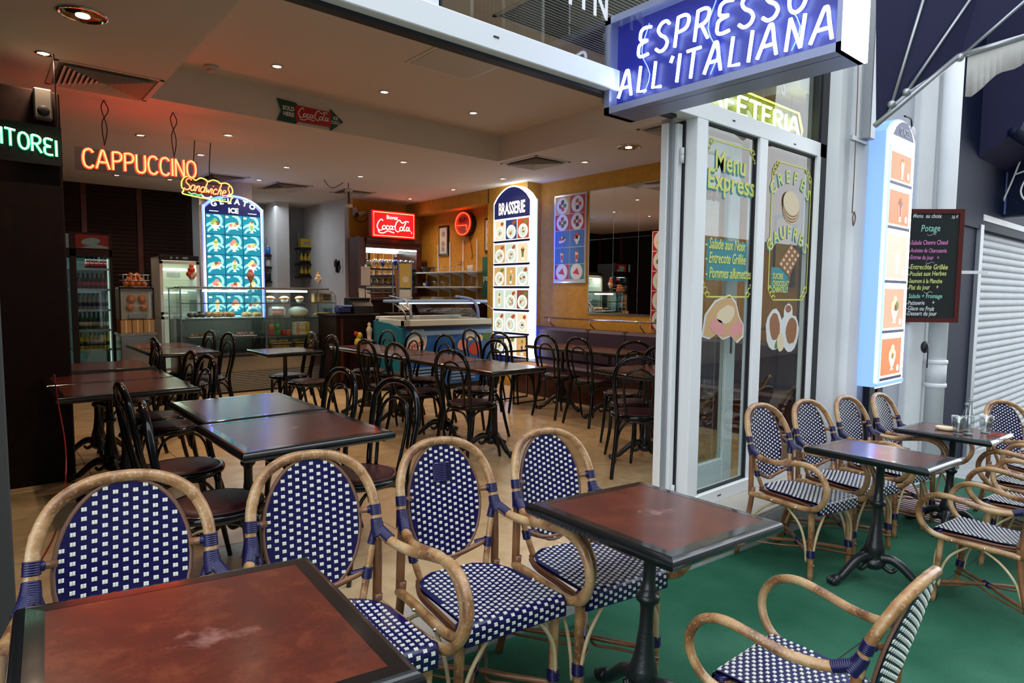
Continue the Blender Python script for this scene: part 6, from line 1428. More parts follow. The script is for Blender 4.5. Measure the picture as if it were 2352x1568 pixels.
# ------------------------------------------------------------------ right-wall shelves, pictures, round sign
def wx(u, v, X=XR): p = atx(u, v, X); return p.y, p.z
yA, _ = wx(1001, 640); yB_, _ = wx(1100, 640)
zS1, zS2 = wx(1060, 624)[1], wx(1060, 658)[1]
t = thing('wall_shelves', 'two white shelves on slotted uprights holding glasses at the ochre wall', 'shelf', (XR-.15, (yA+yB_)/2, zS1))
for z in (zS1, zS2): put(MB().box2((XR-.30, yB_-.12, z-.022), (XR-.01, yA+.25, z)).build('board', 'plastic_white'), t)
for u, vt in ((1008, 562), (1035, 556), (1065, 552), (1097, 549)):
    y, _ = wx(u, 600); zt2 = wx(u, vt)[1]
    put(MB().box2((XR-.02, y-.012, 1.21), (XR, y+.012, zt2)).build('upright', 'plastic_white'), t)
    for z in (zS1, zS2): put(MB().poly([(XR-.28, y-.005, z-.022), (XR-.02, y-.005, z-.022), (XR-.02, y-.005, z-.10)], (0, 1, 0), .01).build('bracket', 'plastic_white'), t)
n = 12; pts = [(XR-.14-.05*(k % 2), yA+.10-(yA+.10-yB_+.05)*k/(n-1), zS1+.001) for k in range(n)]
row('coupe', pts[3:8], 'clear dessert glass on the upper white shelf', 'glasses on the upper white shelf'); row('goblet', pts[8:10], 'clear goblet on the upper white shelf', 'glasses on the upper white shelf')
row('coupe', [pts[2]], 'black stemmed cup on the upper white shelf', 'glasses on the upper white shelf', ['plastic_black'])
row('tumbler', pts[10:], ['paper-filled tumbler near the right end of the upper white shelf', 'paper-filled tumbler at the right end of the upper white shelf'], 'glasses on the upper white shelf', ['paper', 'paper'])
o = thing('dark_bowl', 'dark green-black bowls at the left end of the upper white shelf', 'bowl', pts[0]); put(MB().lathe([(.03, 0), (.07, .03), (.11, .09), (.10, .09), (.06, .04), (.0, .02)], pts[0], 16).build('bowl_body', 'plastic_black'), o); put(MB().lathe([(.025, .09), (.025, .10)], pts[0], 12).build('foot', 'plastic_black'), o)
pts = [(XR-.14-.05*(k % 2), yA+.10-(yA+.10-yB_+.05)*k/(n-1), zS2+.001) for k in range(n)]
row('coupe', pts[2:7], 'small clear cup on the lower white shelf', 'glasses on the lower white shelf'); row('flute', pts[7:], 'tall clear glass on the lower white shelf', 'glasses on the lower white shelf')
row('tumbler', [pts[1]], 'blue tumbler on the lower white shelf', 'glasses on the lower white shelf', ['blue_glass'])
o = thing('white_bowl', 'small white bowl at the left end of the lower white shelf', 'bowl', pts[0]); put(MB().lathe([(.03, 0), (.055, .02), (.06, .06), (.055, .06), (.0, .02)], pts[0], 16).build('bowl_body', 'plate_white'), o); put(MB().lathe([(.062, .055), (.064, .062), (.060, .064)], pts[0], 16).build('rim', 'plate_white'), o)
# back counter below, with plate stacks
t = thing('back_counter', 'dark worktop under the white shelves with plates on it', 'counter', (XR-.3, 8.9, 0))
put(MB().box2((XR-.5, 7.9, 0), (XR-.02, 9.5, 1.16)).build('body', 'dark_wood'), t); put(MB().box2((XR-.53, 7.9, 1.16), (XR-.02, 9.5, 1.195), bev=.005).build('worktop', 'dark_wood'), t)
for k, (y, n_) in enumerate(((9.3, 5), (8.95, 7), (8.6, 4))):
    o = thing('plate_stack', ('left', 'middle', 'right')[k]+' stack of white plates under the white shelves', 'plates', (XR-.3, y, 1.196), group='plate stacks')
    for q in range(n_): put(MB().lathe([(.05, 0), (.11, .012), (.11, .016), (.05, .005)], (XR-.3, y, 1.196+q*.013), 18).build('plate', 'plate_white'), o)
def framed(name, label, u0, v0, u1, v1, mf, mi_, X=XR, th=.025, b=.035, cat='picture'):
    (y0, z0), (y1, z1) = wx(u0, v1), wx(u1, v0); fr_ = plane_x(X)
    t = thing(name, label, cat, (X, (y0+y1)/2, z0)); zz0 = min(z0, z1)
    put(MB().box2((X-th, y1, zz0), (X, y0, z1), bev=.004).build('frame', mf), t)
    put(MB().box2((X-th-.004, y1+b, zz0+b), (X-th+.002, y0-b, z1-b)).build('sheet', mi_), t)
    return t, fr_, -y0+b, -y1-b, zz0+b, z1-b, X-th-.005
t, fr_, a0, a1, b0, b1, xf = framed('framed_picture', 'narrow black-framed print left of the round sign', 1010, 517, 1032, 588, 'frame_black', 'paper')
f2 = plane_x(xf); 
for (fx_, fy, r) in ((.5, .18, .2), (.5, .38, .2), (.55, .75, .22)):
    mb = MB(); disc(mb, f2, a0+(a1-a0)*fx_, b0+(b1-b0)*fy, (a1-a0)*r, (a1-a0)*r, 0, .002, 12, 0, .1); put(mb.build('print', 'print_grey'), t)
t, fr_, a0, a1, b0, b1, xf = framed('framed_picture', 'black-framed print half hidden by the tall lit menu box', 1115, 497, 1150, 580, 'frame_black', 'paper')
f2 = plane_x(xf)
for fy in (.2, .5, .8):
    for fx_ in (.3, .7): mb = MB(); disc(mb, f2, a0+(a1-a0)*fx_, b0+(b1-b0)*fy, .05, .06, 0, .002, 10, 0, .15); put(mb.build('print', 'print_grey'), t)
(y0, z0), (y1, z1) = wx(1110, 682), wx(1150, 588)
t = thing('green_board', 'dark green advertising board half hidden by the tall lit menu box', 'sign', (XR, y0, z0)); put(MB().box2((XR-.02, y1, z0), (XR, y0, z1)).build('board', 'perr_green'), t)
text('lettering', 'perrier', .15, 'letter_white', plane_x(XR-.022), -y0+.02, wx(1120, 640)[1]-.03, 0, t, rot=.0, sx=.8, bold=.002)
(y0, z0), (y1, z1) = wx(1057, 515), wx(1094, 515); yc, zc_ = wx(1076, 515); r_ = (y0-y1)/2; zr = (wx(1076, 487)[1]-wx(1076, 543)[1])/2
t = thing('round_sign', 'round red neon-rimmed sign with script lettering on the ochre wall', 'sign', (XR, yc, zc_)); f2 = plane_x(XR)
mb = MB(); disc(mb, f2, -yc, zc_, r_, zr, .002, .10, 32); put(mb.build('casing', 'frame_black'), t)
mb = MB(); disc(mb, f2, -yc, zc_, r_*.94, zr*.94, .103, .003, 32); put(mb.build('face', 'rim_brown'), t)
put(MB().tube([F(f2, -yc+r_*.9*math.cos(k*PI/16), zc_+zr*.9*math.sin(k*PI/16), .12) for k in range(32)], .008, 6, closed=True).build('neon_ring', 'neon_red'), t)
put(MB().tube([F(f2, -yc-r_*.7, zc_-.02, .125), F(f2, -yc+r_*.5, zc_-.03, .125), F(f2, -yc+r_*.5, zc_-zr*.55, .125)], .006, 6).build('neon_line', 'neon_red'), t)
cola(t, f2, -yc-r_*.45, zc_+zr*.12, -yc+r_*.65, 'cola_red', .112, .008, zr*.45)
cord(t, [(XR-.01, yc-.05, zc_-zr), (XR-.01, yc-.12, zc_-zr-.3), (XR-.01, yc-.10, zS1+.2)], .005)
# poster board with food pictures
(y0, _), (y1, _) = wx(1275, 550), wx(1349, 550); zt_, zb_ = wx(1349, 440)[1], wx(1273, 650)[1]; f2 = plane_x(XR)
t = thing('food_poster', 'silver-framed poster of plates and sundaes left of the wall mirror', 'poster', (XR, (y0+y1)/2, zb_))
put(MB().box2((XR-.02, y1, zb_), (XR, y0, zt_)).build('frame', 'steel'), t); put(MB().box2((XR-.024, y1+.02, zb_+.02), (XR-.018, y0-.02, zt_-.02)).build('sheet', 'paper'), t)
lay = [('poster_yellow', 'poster_red'), ('poster_red', 'poster_red'), ('poster_blue', 'poster_blue'), ('poster_blue', 'poster_blue'), ('poster_red', 'poster_teal')]
pm_ = ['poster_red', 'plate_white', 'food_brown', 'food_red', 'food_cream', 'food_green', 'choc', 'poster_blue', 'poster_yellow', 'poster_teal']
hs_ = [.21, .19, .20, .20, .18]; zc2 = zt_-.025; Ht = zt_-zb_-.05
for j, (l, r) in enumerate(lay):
    hh = Ht*hs_[j]
    for i, m_ in enumerate((l, r)):
        ww = (y0-y1-.05)/2; a = -y0+.025+ww*(i+.5); b = zc2-hh/2; mb = MB(); mb.mi(pm_.index(m_)); fbox(mb, f2, a-ww/2+.004, b-hh/2+.004, a+ww/2-.004, b+hh/2-.004, .024, .0255)
        f3 = plane_x(XR-.0255)
        if j in (2, 3): sundae(mb, f3, a, b, hh*.8, (2, 0, 1, 1)[(j-2)*2+i], (1, 3, 4, random.choice([3, 5])))
        else:
            mb.mi(1); disc(mb, f3, a, b, ww*.40, ww*.40, .001, .0008, 20)
            if j == 4: mb.mi(3); fpoly(mb, f3, [(a-ww*.25, b-hh*.1), (a+ww*.2, b-hh*.2), (a+ww*.05, b+hh*.25)], .002, .001)
            else:
                for q in range(4): mb.mi(random.choice([2, 3, 4, 5, 6])); an = q*1.6; disc(mb, f3, a+ww*.16*math.cos(an), b+ww*.16*math.sin(an), ww*.12, ww*.10, .002+.0004*q, .0006, 9, q, .15)
        put(mb.build('menu_picture', pm_), t)
    zc2 -= hh
# mirror wall
(ym0, zmt) = wx(1358, 440); zmb = wx(1355, 717)[1]; ym1 = 4.12
t = thing('wall_mirror', 'large wall mirror in several panes above the bench', 'mirror', (XR, (ym0+ym1)/2, zmb))
put(MB().box2((XR-.012, ym1-.015, zmb-.02), (XR, ym0+.015, zmt+.012)).build('frame', 'steel'), t)
yjs = [ym0]+[wx(u, 500)[0] for u in (1412, 1470, 1532)]+[ym1]
for k in range(len(yjs)-1):
    for (za, zb2) in ((zmb, zmb+(zmt-zmb)*.60), (zmb+(zmt-zmb)*.60, zmt)): put(MB().box2((XR-.018, yjs[k+1]+.002, za+.002), (XR-.011, yjs[k]-.002, zb2-.002)).build('mirror_pane', 'mirror'), t)
# second food strip leaning in front of the mirror
f2 = plane_x(XR-.04); y0 = wx(1497, 640, XR-.04)[0]; zt_, zb_ = wx(1505, 531, XR-.04)[1], wx(1492, 757, XR-.04)[1]; y1 = y0-.36
t = thing('food_poster', 'tall red strip of plate pictures in front of the wall mirror', 'poster', (XR-.04, y0, zb_))
put(MB().box2((XR-.05, y1, zb_), (XR-.03, y0, zt_)).build('frame', 'plate_white'), t)
for k in range(5):
    hh = (zt_-zb_)/5; b = zt_-hh*(k+.5); a = -(y0+y1)/2; f3 = plane_x(XR-.05); mb = MB(); fbox(mb, f3, -y0+.012, b-hh/2+.006, -y1-.012, b+hh/2-.006, .001, .003); mb.mi(1); disc(mb, f3, a, b, .155, .135, .003, .001, 24)
    for q in range(6): mb.mi(random.choice([2, 3, 4, 5])); an = q*1.1; disc(mb, f3, a+.07*math.cos(an), b+.06*math.sin(an), .045, .035, .0045+.0003*q, .0006, 9, q, .15)
    put(mb.build('menu_picture', pm_), t)
# rail
t = thing('wall_rail', 'thin chrome rail on curved brackets above the bench', 'rail', (6.08, 5, 1.0)); yr0 = wx(1250, 730, 6.1)[0]
put(MB().tube([(6.10, yr0, 1.03), (6.10, 2.9, 1.03)], .013, 8).build('bar', 'chrome'), t)
for u in (1262, 1355, 1470, 1560):
    y = wx(u, 735, 6.1)[0]; put(MB().tube(catmull([(6.10, y, 1.03), (6.11, y, .97), (6.20, y, .90)], 4), .010, 7).build('bracket', 'chrome'), t)
# bench
t = thing('wall_bench', 'long dark upholstered wall bench with separate back cushions', 'bench', (5.95, 5, 0)); yb0 = 6.68; yb1 = 2.6
put(MB().box2((5.68, yb1, .0), (XR-.02, yb0, .34)).build('base', 'mahogany'), t)
ys = [yb0]+[wx(u, 800, 6.0)[0] for u in (1343, 1428, 1515)]+[3.05, yb1]
for k in range(len(ys)-1):
    put(MB().box2((5.64, ys[k+1]+.006, .34), (6.10, ys[k]-.006, .45), bev=.03).build('seat_cushion', 'bench_leather'), t)
    c_ = MB(); c_.box2((6.02, ys[k+1]+.006, .45), (XR-.03, ys[k]-.006, .90), bev=.035); put(c_.build('back_cushion', 'bench_leather'), t)
# sled bench near the lit menu
t = thing('sled_bench', 'small dark-framed bench with a pale seat and two back bars before the lit menu', 'bench', (5.1, 6.05, 0))
put(MB().box2((4.92, 5.75, .43), (5.50, 6.15, .47), bev=.012).build('seat', 'food_tan'), t)
mb = MB()
for y in (5.78, 6.12): mb.tube([(4.95, y, .43), (4.95, y, .02), (5.47, y, .02), (5.47, y, .43)], .014, 6)
put(mb.build('frame', 'frame_black'), t)
mb = MB().tube([(4.93, 6.14, .43), (4.93, 6.16, .82)], .014, 6).tube([(5.49, 6.14, .43), (5.49, 6.16, .82)], .014, 6); put(mb.build('back_post', 'frame_black'), t)
for z in (.62, .80): put(MB().tube([(4.93, 6.15, z), (5.49, 6.15, z)], .013, 6).build('back_bar', 'frame_black'), t)
# red cable at the dark left
t = thing('red_cable', 'thin red cable hanging and trailing on the floor at the far left', 'cable', (.1, 3.4, 0)); pts = [aty(124, 860, 4.0), aty(134, 930, 4.0), aty(147, 1000, 3.9), aty(152, 1060, 3.8), aty(150, 1110, 3.7)]
put(MB().tube(catmull(pts+[atz(152, 1150, .01), atz(120, 1240, .006), atz(60, 1342, .006)], 4), .004, 5).build('cable_run', 'cable_red'), t)
# ------------------------------------------------------------------ outside: projecting espresso sign
XE = 2.56; fr_ = plane_x(XE); e0 = ax(1387, 262, XE); e1 = ax(1932, 118, XE); zbot = (e0[1]+e1[1])/2; a0, a1 = e0[0], e1[0]; ztp = ax(1395, 42, XE)[1]; TH_ = .22
t = thing('neon_box_sign', 'projecting blue light box with white neon words ESPRESSO ALL\'ITALIANA', 'sign', (XE, YF-.05, zbot))
P = lambda a, b, c: F(fr_, a, b, c)
put(MB().box2(P(a0, zbot, -.06), P(a1-.0, ztp, -.065)).build('back_face', 'sign_blue' if 'sign_blue' in M else 'navy_lit'), t)
mb = MB(); e = .035
for (q0, r0, q1, r1) in ((a0, zbot, a1, zbot+e), (a0, ztp-e, a1, ztp), (a0, zbot, a0+e, ztp), (a1-e*.6, zbot, a1, ztp)): mb.box2(P(q0, r0, -TH_), P(q1, r1, .0))
put(mb.build('frame', 'sign_frame'), t)
put(MB().box2(P(a0+.02, zbot+.02, -TH_), P(a1-.02, ztp-.02, -TH_+.02)).build('rear_panel', 'white_metal'), t)
put(MB().box2(P(a1-.001, zbot-.0, -TH_), P(a1+.012, ztp, -.0)).build('lit_end', 'lit_white'), t)
put(MB().box2(P(a0+.02, zbot+.02, -.006), P(a1-.02, ztp-.02, -.002)).build('front_pane', 'sign_glass'), t)
L = lambda u, v: ax(u, v, XE+.035)
for wrd, pl, pr_, hl, hr in (("ALL'ITALIANA", (1420, 226), (1912, 88), (1425, 162), (1905, 12)), ('ESPRESSO', (1464, 133), (1850, 22), (1466, 66), (1850, -62))):
    p0, p1 = L(*pl), L(*pr_); h0 = L(*hl)[1]-p0[1]; h1 = L(*hr)[1]-p1[1]; hm = (h0+h1)/2
    neon(t, wrd, 'neon_white', fr_, p0, p1, hm*.94, hm*.94, .0078, -.035, gap=.30, lean=.12, n=8)
mb = MB()
for k in range(3): x_ = a0+.22+k*(a1-a0-.44)/2; mb.tube(catmull([P(x_, zbot+.07, -.05), P(x_+.03, zbot+.16, -.055), P(x_-.02, zbot+.28, -.05), P(x_+.02, ztp-.08, -.055)], 3), .0028, 5)
put(mb.build('rear_tube', 'neon_blue'), t)
put(MB().box2(P(a0-.10, ztp-.06, -.13), P(a0, ztp-.02, -.09)).box2(P(a0-.10, zbot+.10, -.13), P(a0, zbot+.14, -.09)).build('wall_bracket', 'grey_metal'), t)
# ------------------------------------------------------------------ yellow neon behind the transom
YY = 2.46; fr_ = plane_y(YY); Lq = lambda u, v: ay(u, v, YY)
p1 = Lq(1829, 317); pE = Lq(1697, 273); 
slope = (p1[1]-pE[1])/(p1[0]-pE[0]); hN = .125
t = thing('neon_sign', 'yellow neon word CAFETERIA behind the transom glass', 'sign', (p1[0]-.6, YY, p1[1]))
pz_ = p1[1]+.015; x1_ = p1[0]; x0_ = Lq(1585, 230)[0]
for word in ('CAFETERIA',):
    ww = x1_-x0_
    for mm, r_, c_ in (('neon_lime', .011, .02),):
        toks = ['C', 'A', 'F', 'e2', 'T', 'e2', 'R', 'I', 'A']; tot = sum(GW[k]+.16 for k in toks)-.16; xx = 0
        for k in toks:
            for st in GL[k]:
                q = st if k in STRAIGHT else [tuple(v_)[:2] for v_ in catmull([(a_, b_, 0) for a_, b_ in st], 4)]
                put(MB().tube([F(fr_, x0_+(xx+a_)/tot*ww, pz_+b_*hN, c_) for a_, b_ in q], r_, 7).build('neon_stroke', mm), t)
            xx += GW[k]+.16
put(MB().tube([F(fr_, x, z, .012) for x, z in ((x0_-.05, pz_-.03), (x1_+.05, pz_-.03), (x1_+.07, pz_+.05), (x1_, pz_+hN+.05), (x0_, pz_+hN+.05), (x0_-.05, pz_-.03))], .008, 6).build('border_tube', 'neon_yellow'), t)
put(MB().box2((x0_-.06, YY+.01, pz_-.04), (x1_+.06, YY+.016, pz_+hN+.05)).build('backing', 'olive'), t)
for x in (x0_+.1, x1_-.1): cord(t, [(x, YY, pz_+hN), (x, YY, ZC)], .003)
# white window lettering high on the transom
wl_ = thing('window_lettering', 'large white serif letters stuck on the transom glass', 'lettering', (XM+.5, YF, 2.9))
for ch, u, v in (('P', 1322, 2), ('I', 1352, 14), ('N', 1378, 28), ('E', 1772, 180), ('S', 1803, 212)):
    a, b = ay(u, v, YF-.002); text('letter', ch, .20, 'letter_white', plane_y(YF+.004), a-.05, b-.02, 0, wl_, bold=.004, ext=.001, sx=.8)
# ------------------------------------------------------------------ lettering and pictures on the door panes
YG2 = YF+.001; fg = plane_y(YG2)
def ptxt(parent, s, u0, v0, u1, m, h_px, bold=.004, sx=None, shear=0, rot=0, dz=0, c=0):
    a0, b0 = ay(u0, v0, YG2); a1, _ = ay(u1, v0, YG2); size = h_px
    o = text('lettering', s, size, m, fg, a0, b0, c, parent, bold=bold, ext=.0008, shear=shear)
    xs = [v.co.x for v in o.data.vertices]; w = max(xs)-min(xs); k = (a1-a0)/w; x0 = min(xs)
    for v in o.data.vertices: v.co.x = a0+(v.co.x-x0)*k
    return o
def vborder(parent, u0, v0, u1, v1, ub0, vb0):
    A, B = ay(u0, v0, YG2), ay(u1, v1, YG2); C_ = ay(ub0, vb0, YG2); x0, x1, zt, zb = A[0], B[0], A[1], C_[1]
    mb = MB(); w = .010
    for d in (0,):
        fbox(mb, fg, x0, zb+.08, x0+w, zt-.08, .0005, .002); fbox(mb, fg, x1-w, zb+.08, x1, zt-.08, .0005, .002); fbox(mb, fg, x0+.08, zt-w, x1-.08, zt, .0005, .002); fbox(mb, fg, x0+.08, zb, x1-.08, zb+w, .0005, .002)
    put(mb.build('border', 'letter_lime'), parent)
    for (cx, cz, sx_, sz_) in ((x0, zt, 1, -1), (x1, zt, -1, -1), (x0, zb, 1, 1), (x1, zb, -1, 1)):
        mb = MB()
        for (p, q, r) in ((.03, .075, .022), (.055, .045, .022), (.08, .02, .018)): mb.tube([F(fg, cx+sx_*(p+r*math.cos(t_*.6)), cz+sz_*(q+r*math.sin(t_*.6)), .002) for t_ in range(9)], .0035, 5)
        mb.tube([F(fg, cx+sx_*.005, cz+sz_*.10, .002), F(fg, cx+sx_*.035, cz+sz_*.105, .002), F(fg, cx+sx_*.035, cz+sz_*.08, .002)], .003, 5).tube([F(fg, cx+sx_*.10, cz+sz_*.005, .002), F(fg, cx+sx_*.105, cz+sz_*.03, .002), F(fg, cx+sx_*.08, cz+sz_*.03, .002)], .003, 5)
        put(mb.build('corner_scroll', 'letter_lime'), parent)
t = thing('pane_lettering', 'yellow and teal Menu Express lettering stuck on the first pane', 'lettering', (3.75, YF, 1.0)); PL1 = t
vborder(t, 1618, 312, 1744, 312, 1612, 683)
zc_, = (0,)
for s, u0, u1, v0, hh in (('Menu', 1643, 1712, 386, .175), ('Express', 1625, 1733, 428, .175)):
    ptxt(t, s, u0-2, v0+6, u1-2, 'letter_teal', hh, .004, c=.0); ptxt(t, s, u0, v0+2, u1, 'letter_lime', hh, .003, c=.002)
a0, zT0 = ay(1624, 548, YG2); a1, _ = ay(1716, 548, YG2); _, zB0 = ay(1624, 643, YG2)
put(MB().box2(F(fg, a0, zB0, -.0015), F(fg, a1, zT0, -.0005)).build('teal_patch', 'teal_panel'), t)
for s, v, u1 in (('- Salade aux Noix', 566, 1712), ('- Entrecote Grillée', 599, 1712), ('- Pommes allumettes', 634, 1725)): ptxt(t, s, 1620, v+3, u1, 'letter_lime', .098, .0012, shear=.25, c=.001)
t = thing('pane_lettering', 'yellow and teal crepes and waffles lettering stuck on the second pane', 'lettering', (4.55, YF, 1.0))
vborder(t, 1775, 365, 1866, 365, 1768, 690)
def arc_text(parent, s, uc, vc, R, span, size, m, dx=0, dz=0, c=0):
    a, b = ay(uc, vc, YG2); n = len(s)
    for k, ch in enumerate(s):
        an = span*(.5-k/(n-1)); text('letter', ch, size, m, fg, a-R*math.sin(an)+dx, b-R+R*math.cos(an)+dz, c, parent, bold=.002, align='CENTER', rot=an*.9, ext=.0008, sx=.95)
for s, uc, vc in (('CREPES', 1818, 420), ('GAUFRES', 1811, 546)):
    arc_text(t, s, uc, vc, .36, 1.5, .125, 'letter_teal', -.008, -.010, 0); arc_text(t, s, uc, vc, .36, 1.5, .125, 'letter_lime', 0, 0, .002)
def D(mb, u, v, rx, rz, c, n=22, rot=0, jit=0): a, b = ay(u, v, YG2); disc(mb, fg, a, b, rx, rz, c, .0008, n, rot, jit)
for k in range(7): 
    mb = MB(); D(mb, 1816, 487-k*3.2, .125, .085, .001+k*.0008, 24, -.2, .01); put(mb.build('printed_crepe', 'food_cream' if k % 2 == 0 else 'food_brown'), t)
mb = MB(); a, b = ay(1808, 597, YG2); mb.poly([F(fg, *ay(u_, v_, YG2), .001) for u_, v_ in ((1787, 606), (1816, 560), (1836, 584), (1812, 636))], fg[3], .0008); put(mb.build('printed_waffle', 'food_brown'), t)
mb = MB()
for i in range(5):
    for j in range(3): fi, fj = (i+.5)/5, (j+.5)/3; u_ = 1787+29*fi+23*fj; v_ = 606-46*fi+27*fj; qa, qb = ay(u_, v_, YG2); mb.box2(F(fg, qa-.014, qb-.010, .002), F(fg, qa+.014, qb+.010, .003))
tag(put(mb.build('waffle_squares', 'food_cream'), t), kind='stuff')
a0, zT0 = ay(1772, 613, YG2); a1, _ = ay(1800, 613, YG2); zB0 = ay(1772, 671, YG2)[1]
put(MB().box2(F(fg, a0, zB0, -.0015), F(fg, a1+.08, zT0, -.0005)).build('teal_patch', 'teal_panel'), t)
for s, v, u1 in (('SUCRE', 640, 1798), ('CHOCOLAT', 657, 1811), ('CHANTILLY', 671, 1809)): ptxt(t, s, 1774, v, u1, 'letter_lime', .058, .001, c=.001)
# fruit and cup transfers lower down
t = thing('pane_transfer', 'printed picture of a coffee cup, croissants and a flower on the second pane', 'picture', (4.5, YF, 1.0))
for nm, (u, v, rx, rz, m_, c, rt_) in {'cup_saucer': (1808, 742, .10, .06, 'plate_white', .0005, 0), 'cup': (1810, 722, .07, .085, 'plate_white', .0012, 0), 'coffee': (1810, 709, .045, .028, 'food_brown', .002, 0), 'plate': (1778, 756, .12, .15, 'plate_white', .0006, .2), 'plate.001': (1815, 764, .13, .14, 'plate_white', .0007, -.2), 'croissant': (1779, 750, .075, .105, 'food_brown', .0018, .3), 'croissant.001': (1817, 760, .085, .10, 'food_brown', .0018, -.3), 'leaf': (1788, 785, .07, .03, 'food_green', .002, .6), 'flower': (1792, 786, .055, .07, 'food_cream', .003, .2)}.items():
    mb = MB(); D(mb, u, v, rx, rz, c, 16, rt_, .06); put(mb.build(nm.split('.')[0], m_), t)
t = thing('pane_transfer', 'large pale printed croissant picture on the first pane', 'picture', (3.8, YF, 1.0))
a, b = ay(1665, 735, YG2)
for nm, sc_, m_, c in (('outline', 1.0, 'plate_white', .0006), ('crust', .92, 'food_tan', .0014)):
    pts = [(-.27, -.10), (-.24, .04), (-.13, .13), (-.05, .15), (.05, .17), (.13, .12), (.18, .02), (.24, -.04), (.24, -.12), (.16, -.16), (.08, -.11), (-.02, -.13), (-.10, -.09), (-.18, -.12)]
    mb = MB(); mb.poly([F(fg, a+x*sc_, b+z*sc_, c) for x, z in pts], fg[3], .0006); put(mb.build(nm, m_), t)
mb = MB(); D(mb, 1648, 752, .10, .05, .0022, 14, -.3, .1); D(mb, 1690, 757, .09, .05, .0024, 14, .3, .1); put(mb.build('ham', 'food_pink'), t)
mb = MB(); D(mb, 1668, 722, .11, .06, .0022, 14, .2, .12); put(mb.build('highlight', 'food_cream'), t)
# framed picture seen through the second pane on the ochre wall
t, fr_, a0_, a1_, b0, b1, xf = framed('framed_picture', 'framed dark picture on the ochre wall seen through the second pane', 1774, 490, 1832, 660, 'frame_black', 'poster_yellow')
# ------------------------------------------------------------------ outdoor lit menu box
XO = aty(1975, 700, YW).x; YO2 = XO*(aty(2015, 700, 1).y/aty(2015, 700, 1).x); xo1 = YO2*(aty(2086, 600, 1).x); zb0 = aty(1975, 883, YW).z; zt0 = aty(2020, 290, YO2).z; zt1 = aty(2050, 264, YO2).z
fr_ = plane_y(YO2); t = thing('lit_menu_box', 'tall outdoor light box with orange sundae pictures on the facade', 'sign', (XO, YW, zb0))
xo0 = XO; xmid = (xo0+xo1)/2
o = [(xo0, zb0), (xo1, zb0), (xo1, zt0)]+[(xo1+(xo0-xo1)*k/10, zt0+(zt1-zt0)*math.sin(PI*k/10)**.7) for k in range(1, 10)]+[(xo0, zt0)]
put(MB().poly([(x, YW, z) for x, z in o], (0, -1, 0), YW-YO2-.002).build('casing', 'lit_blue'), t)
put(MB().poly([(x*.0+xmid+(x-xmid)*.93, YO2-.004, z-.012) for x, z in o], (0, -1, 0), .006).build('face', 'lit_white'), t)
put(MB().box2((xo0+.05, YO2-.016, zb0+.03), (xo0+.09, YO2-.008, zt0-.10)).build('blue_strip', 'neon_blue'), t)
pl0, pl1 = xo0+.11, xo1-.07
put(MB().poly([(pl0, YO2-.012, zt0-.02)]+[(pl0+(pl1-pl0)*k/8, YO2-.012, zt0-.02+(zt1-zt0)*math.sin(PI*k/8)**.7) for k in range(1, 8)]+[(pl1, YO2-.012, zt0-.02)], (0, -1, 0), .004).build('header', 'navy_lit'), t)
text('lettering', 'GLACES', .085, 'letter_white', fr_, (pl0+pl1)/2, zt0+.0, .018, t, align='CENTER', sx=.7)
Vp = [336, 425, 528, 652, 765, 870]; om = ['o_orange', 'o_orange2', 'o_pale', 'b_white', 'b_cream', 'b_brown', 'b_green', 'b_red']
for k in range(5):
    za, zb2 = aty(2050, Vp[k]+3, YO2).z, aty(2050, Vp[k+1]-5, YO2).z; hh = za-zb2; mb = MB(); mb.mi((0, 0, 2, 1, 0)[k]); fbox(mb, fr_, pl0, zb2+.03, pl1-.03, za-.03, .010, .014)
    f3 = plane_y(YO2-.014); sundae(mb, f3, (pl0+pl1)/2, (za+zb2)/2, hh*.72, 1 if k < 3 else 0, (3, (4, 7, 3, 4, 4)[k], (4, 5, 4, 6, 4)[k], (6, 7, 2, 7, 5)[k]))
    mb.mi(3); disc(mb, f3, pl1-.10, zb2+.08, .03, .03, .003, .001, 10); put(mb.build('menu_picture', om), t)
    put(MB().box2((pl0-.02, YO2-.018, zb2-.012), (pl1, YO2-.008, zb2+.012)).build('divider', 'label_dark'), t)
put(MB().box2((xo0+.02, YO2-.02, zb0+.00), (xo1-.02, YO2+.02, zb0+.03)).build('bottom_edge', 'lit_blue'), t)
sk = aty(2098, 306, YW); tt_ = thing('wall_socket', 'round white wall fitting with a short cable beside the outdoor lit menu', 'socket', tuple(sk)); put(MB().lathe([(.07, 0), (.07, .03), (.05, .045), (0, .045)], (0, 0, 0), 20, Matrix.Translation((sk.x, YW+.04, sk.z)) @ Matrix.Rotation(PI/2, 4, 'X')).build('cover', 'facade_paint'), tt_); cord(tt_, [(sk.x-.05, YW, sk.z+.05), (sk.x-.15, YW-.02, sk.z+.10), (xo1, YW-.04, sk.z+.08)], .008)
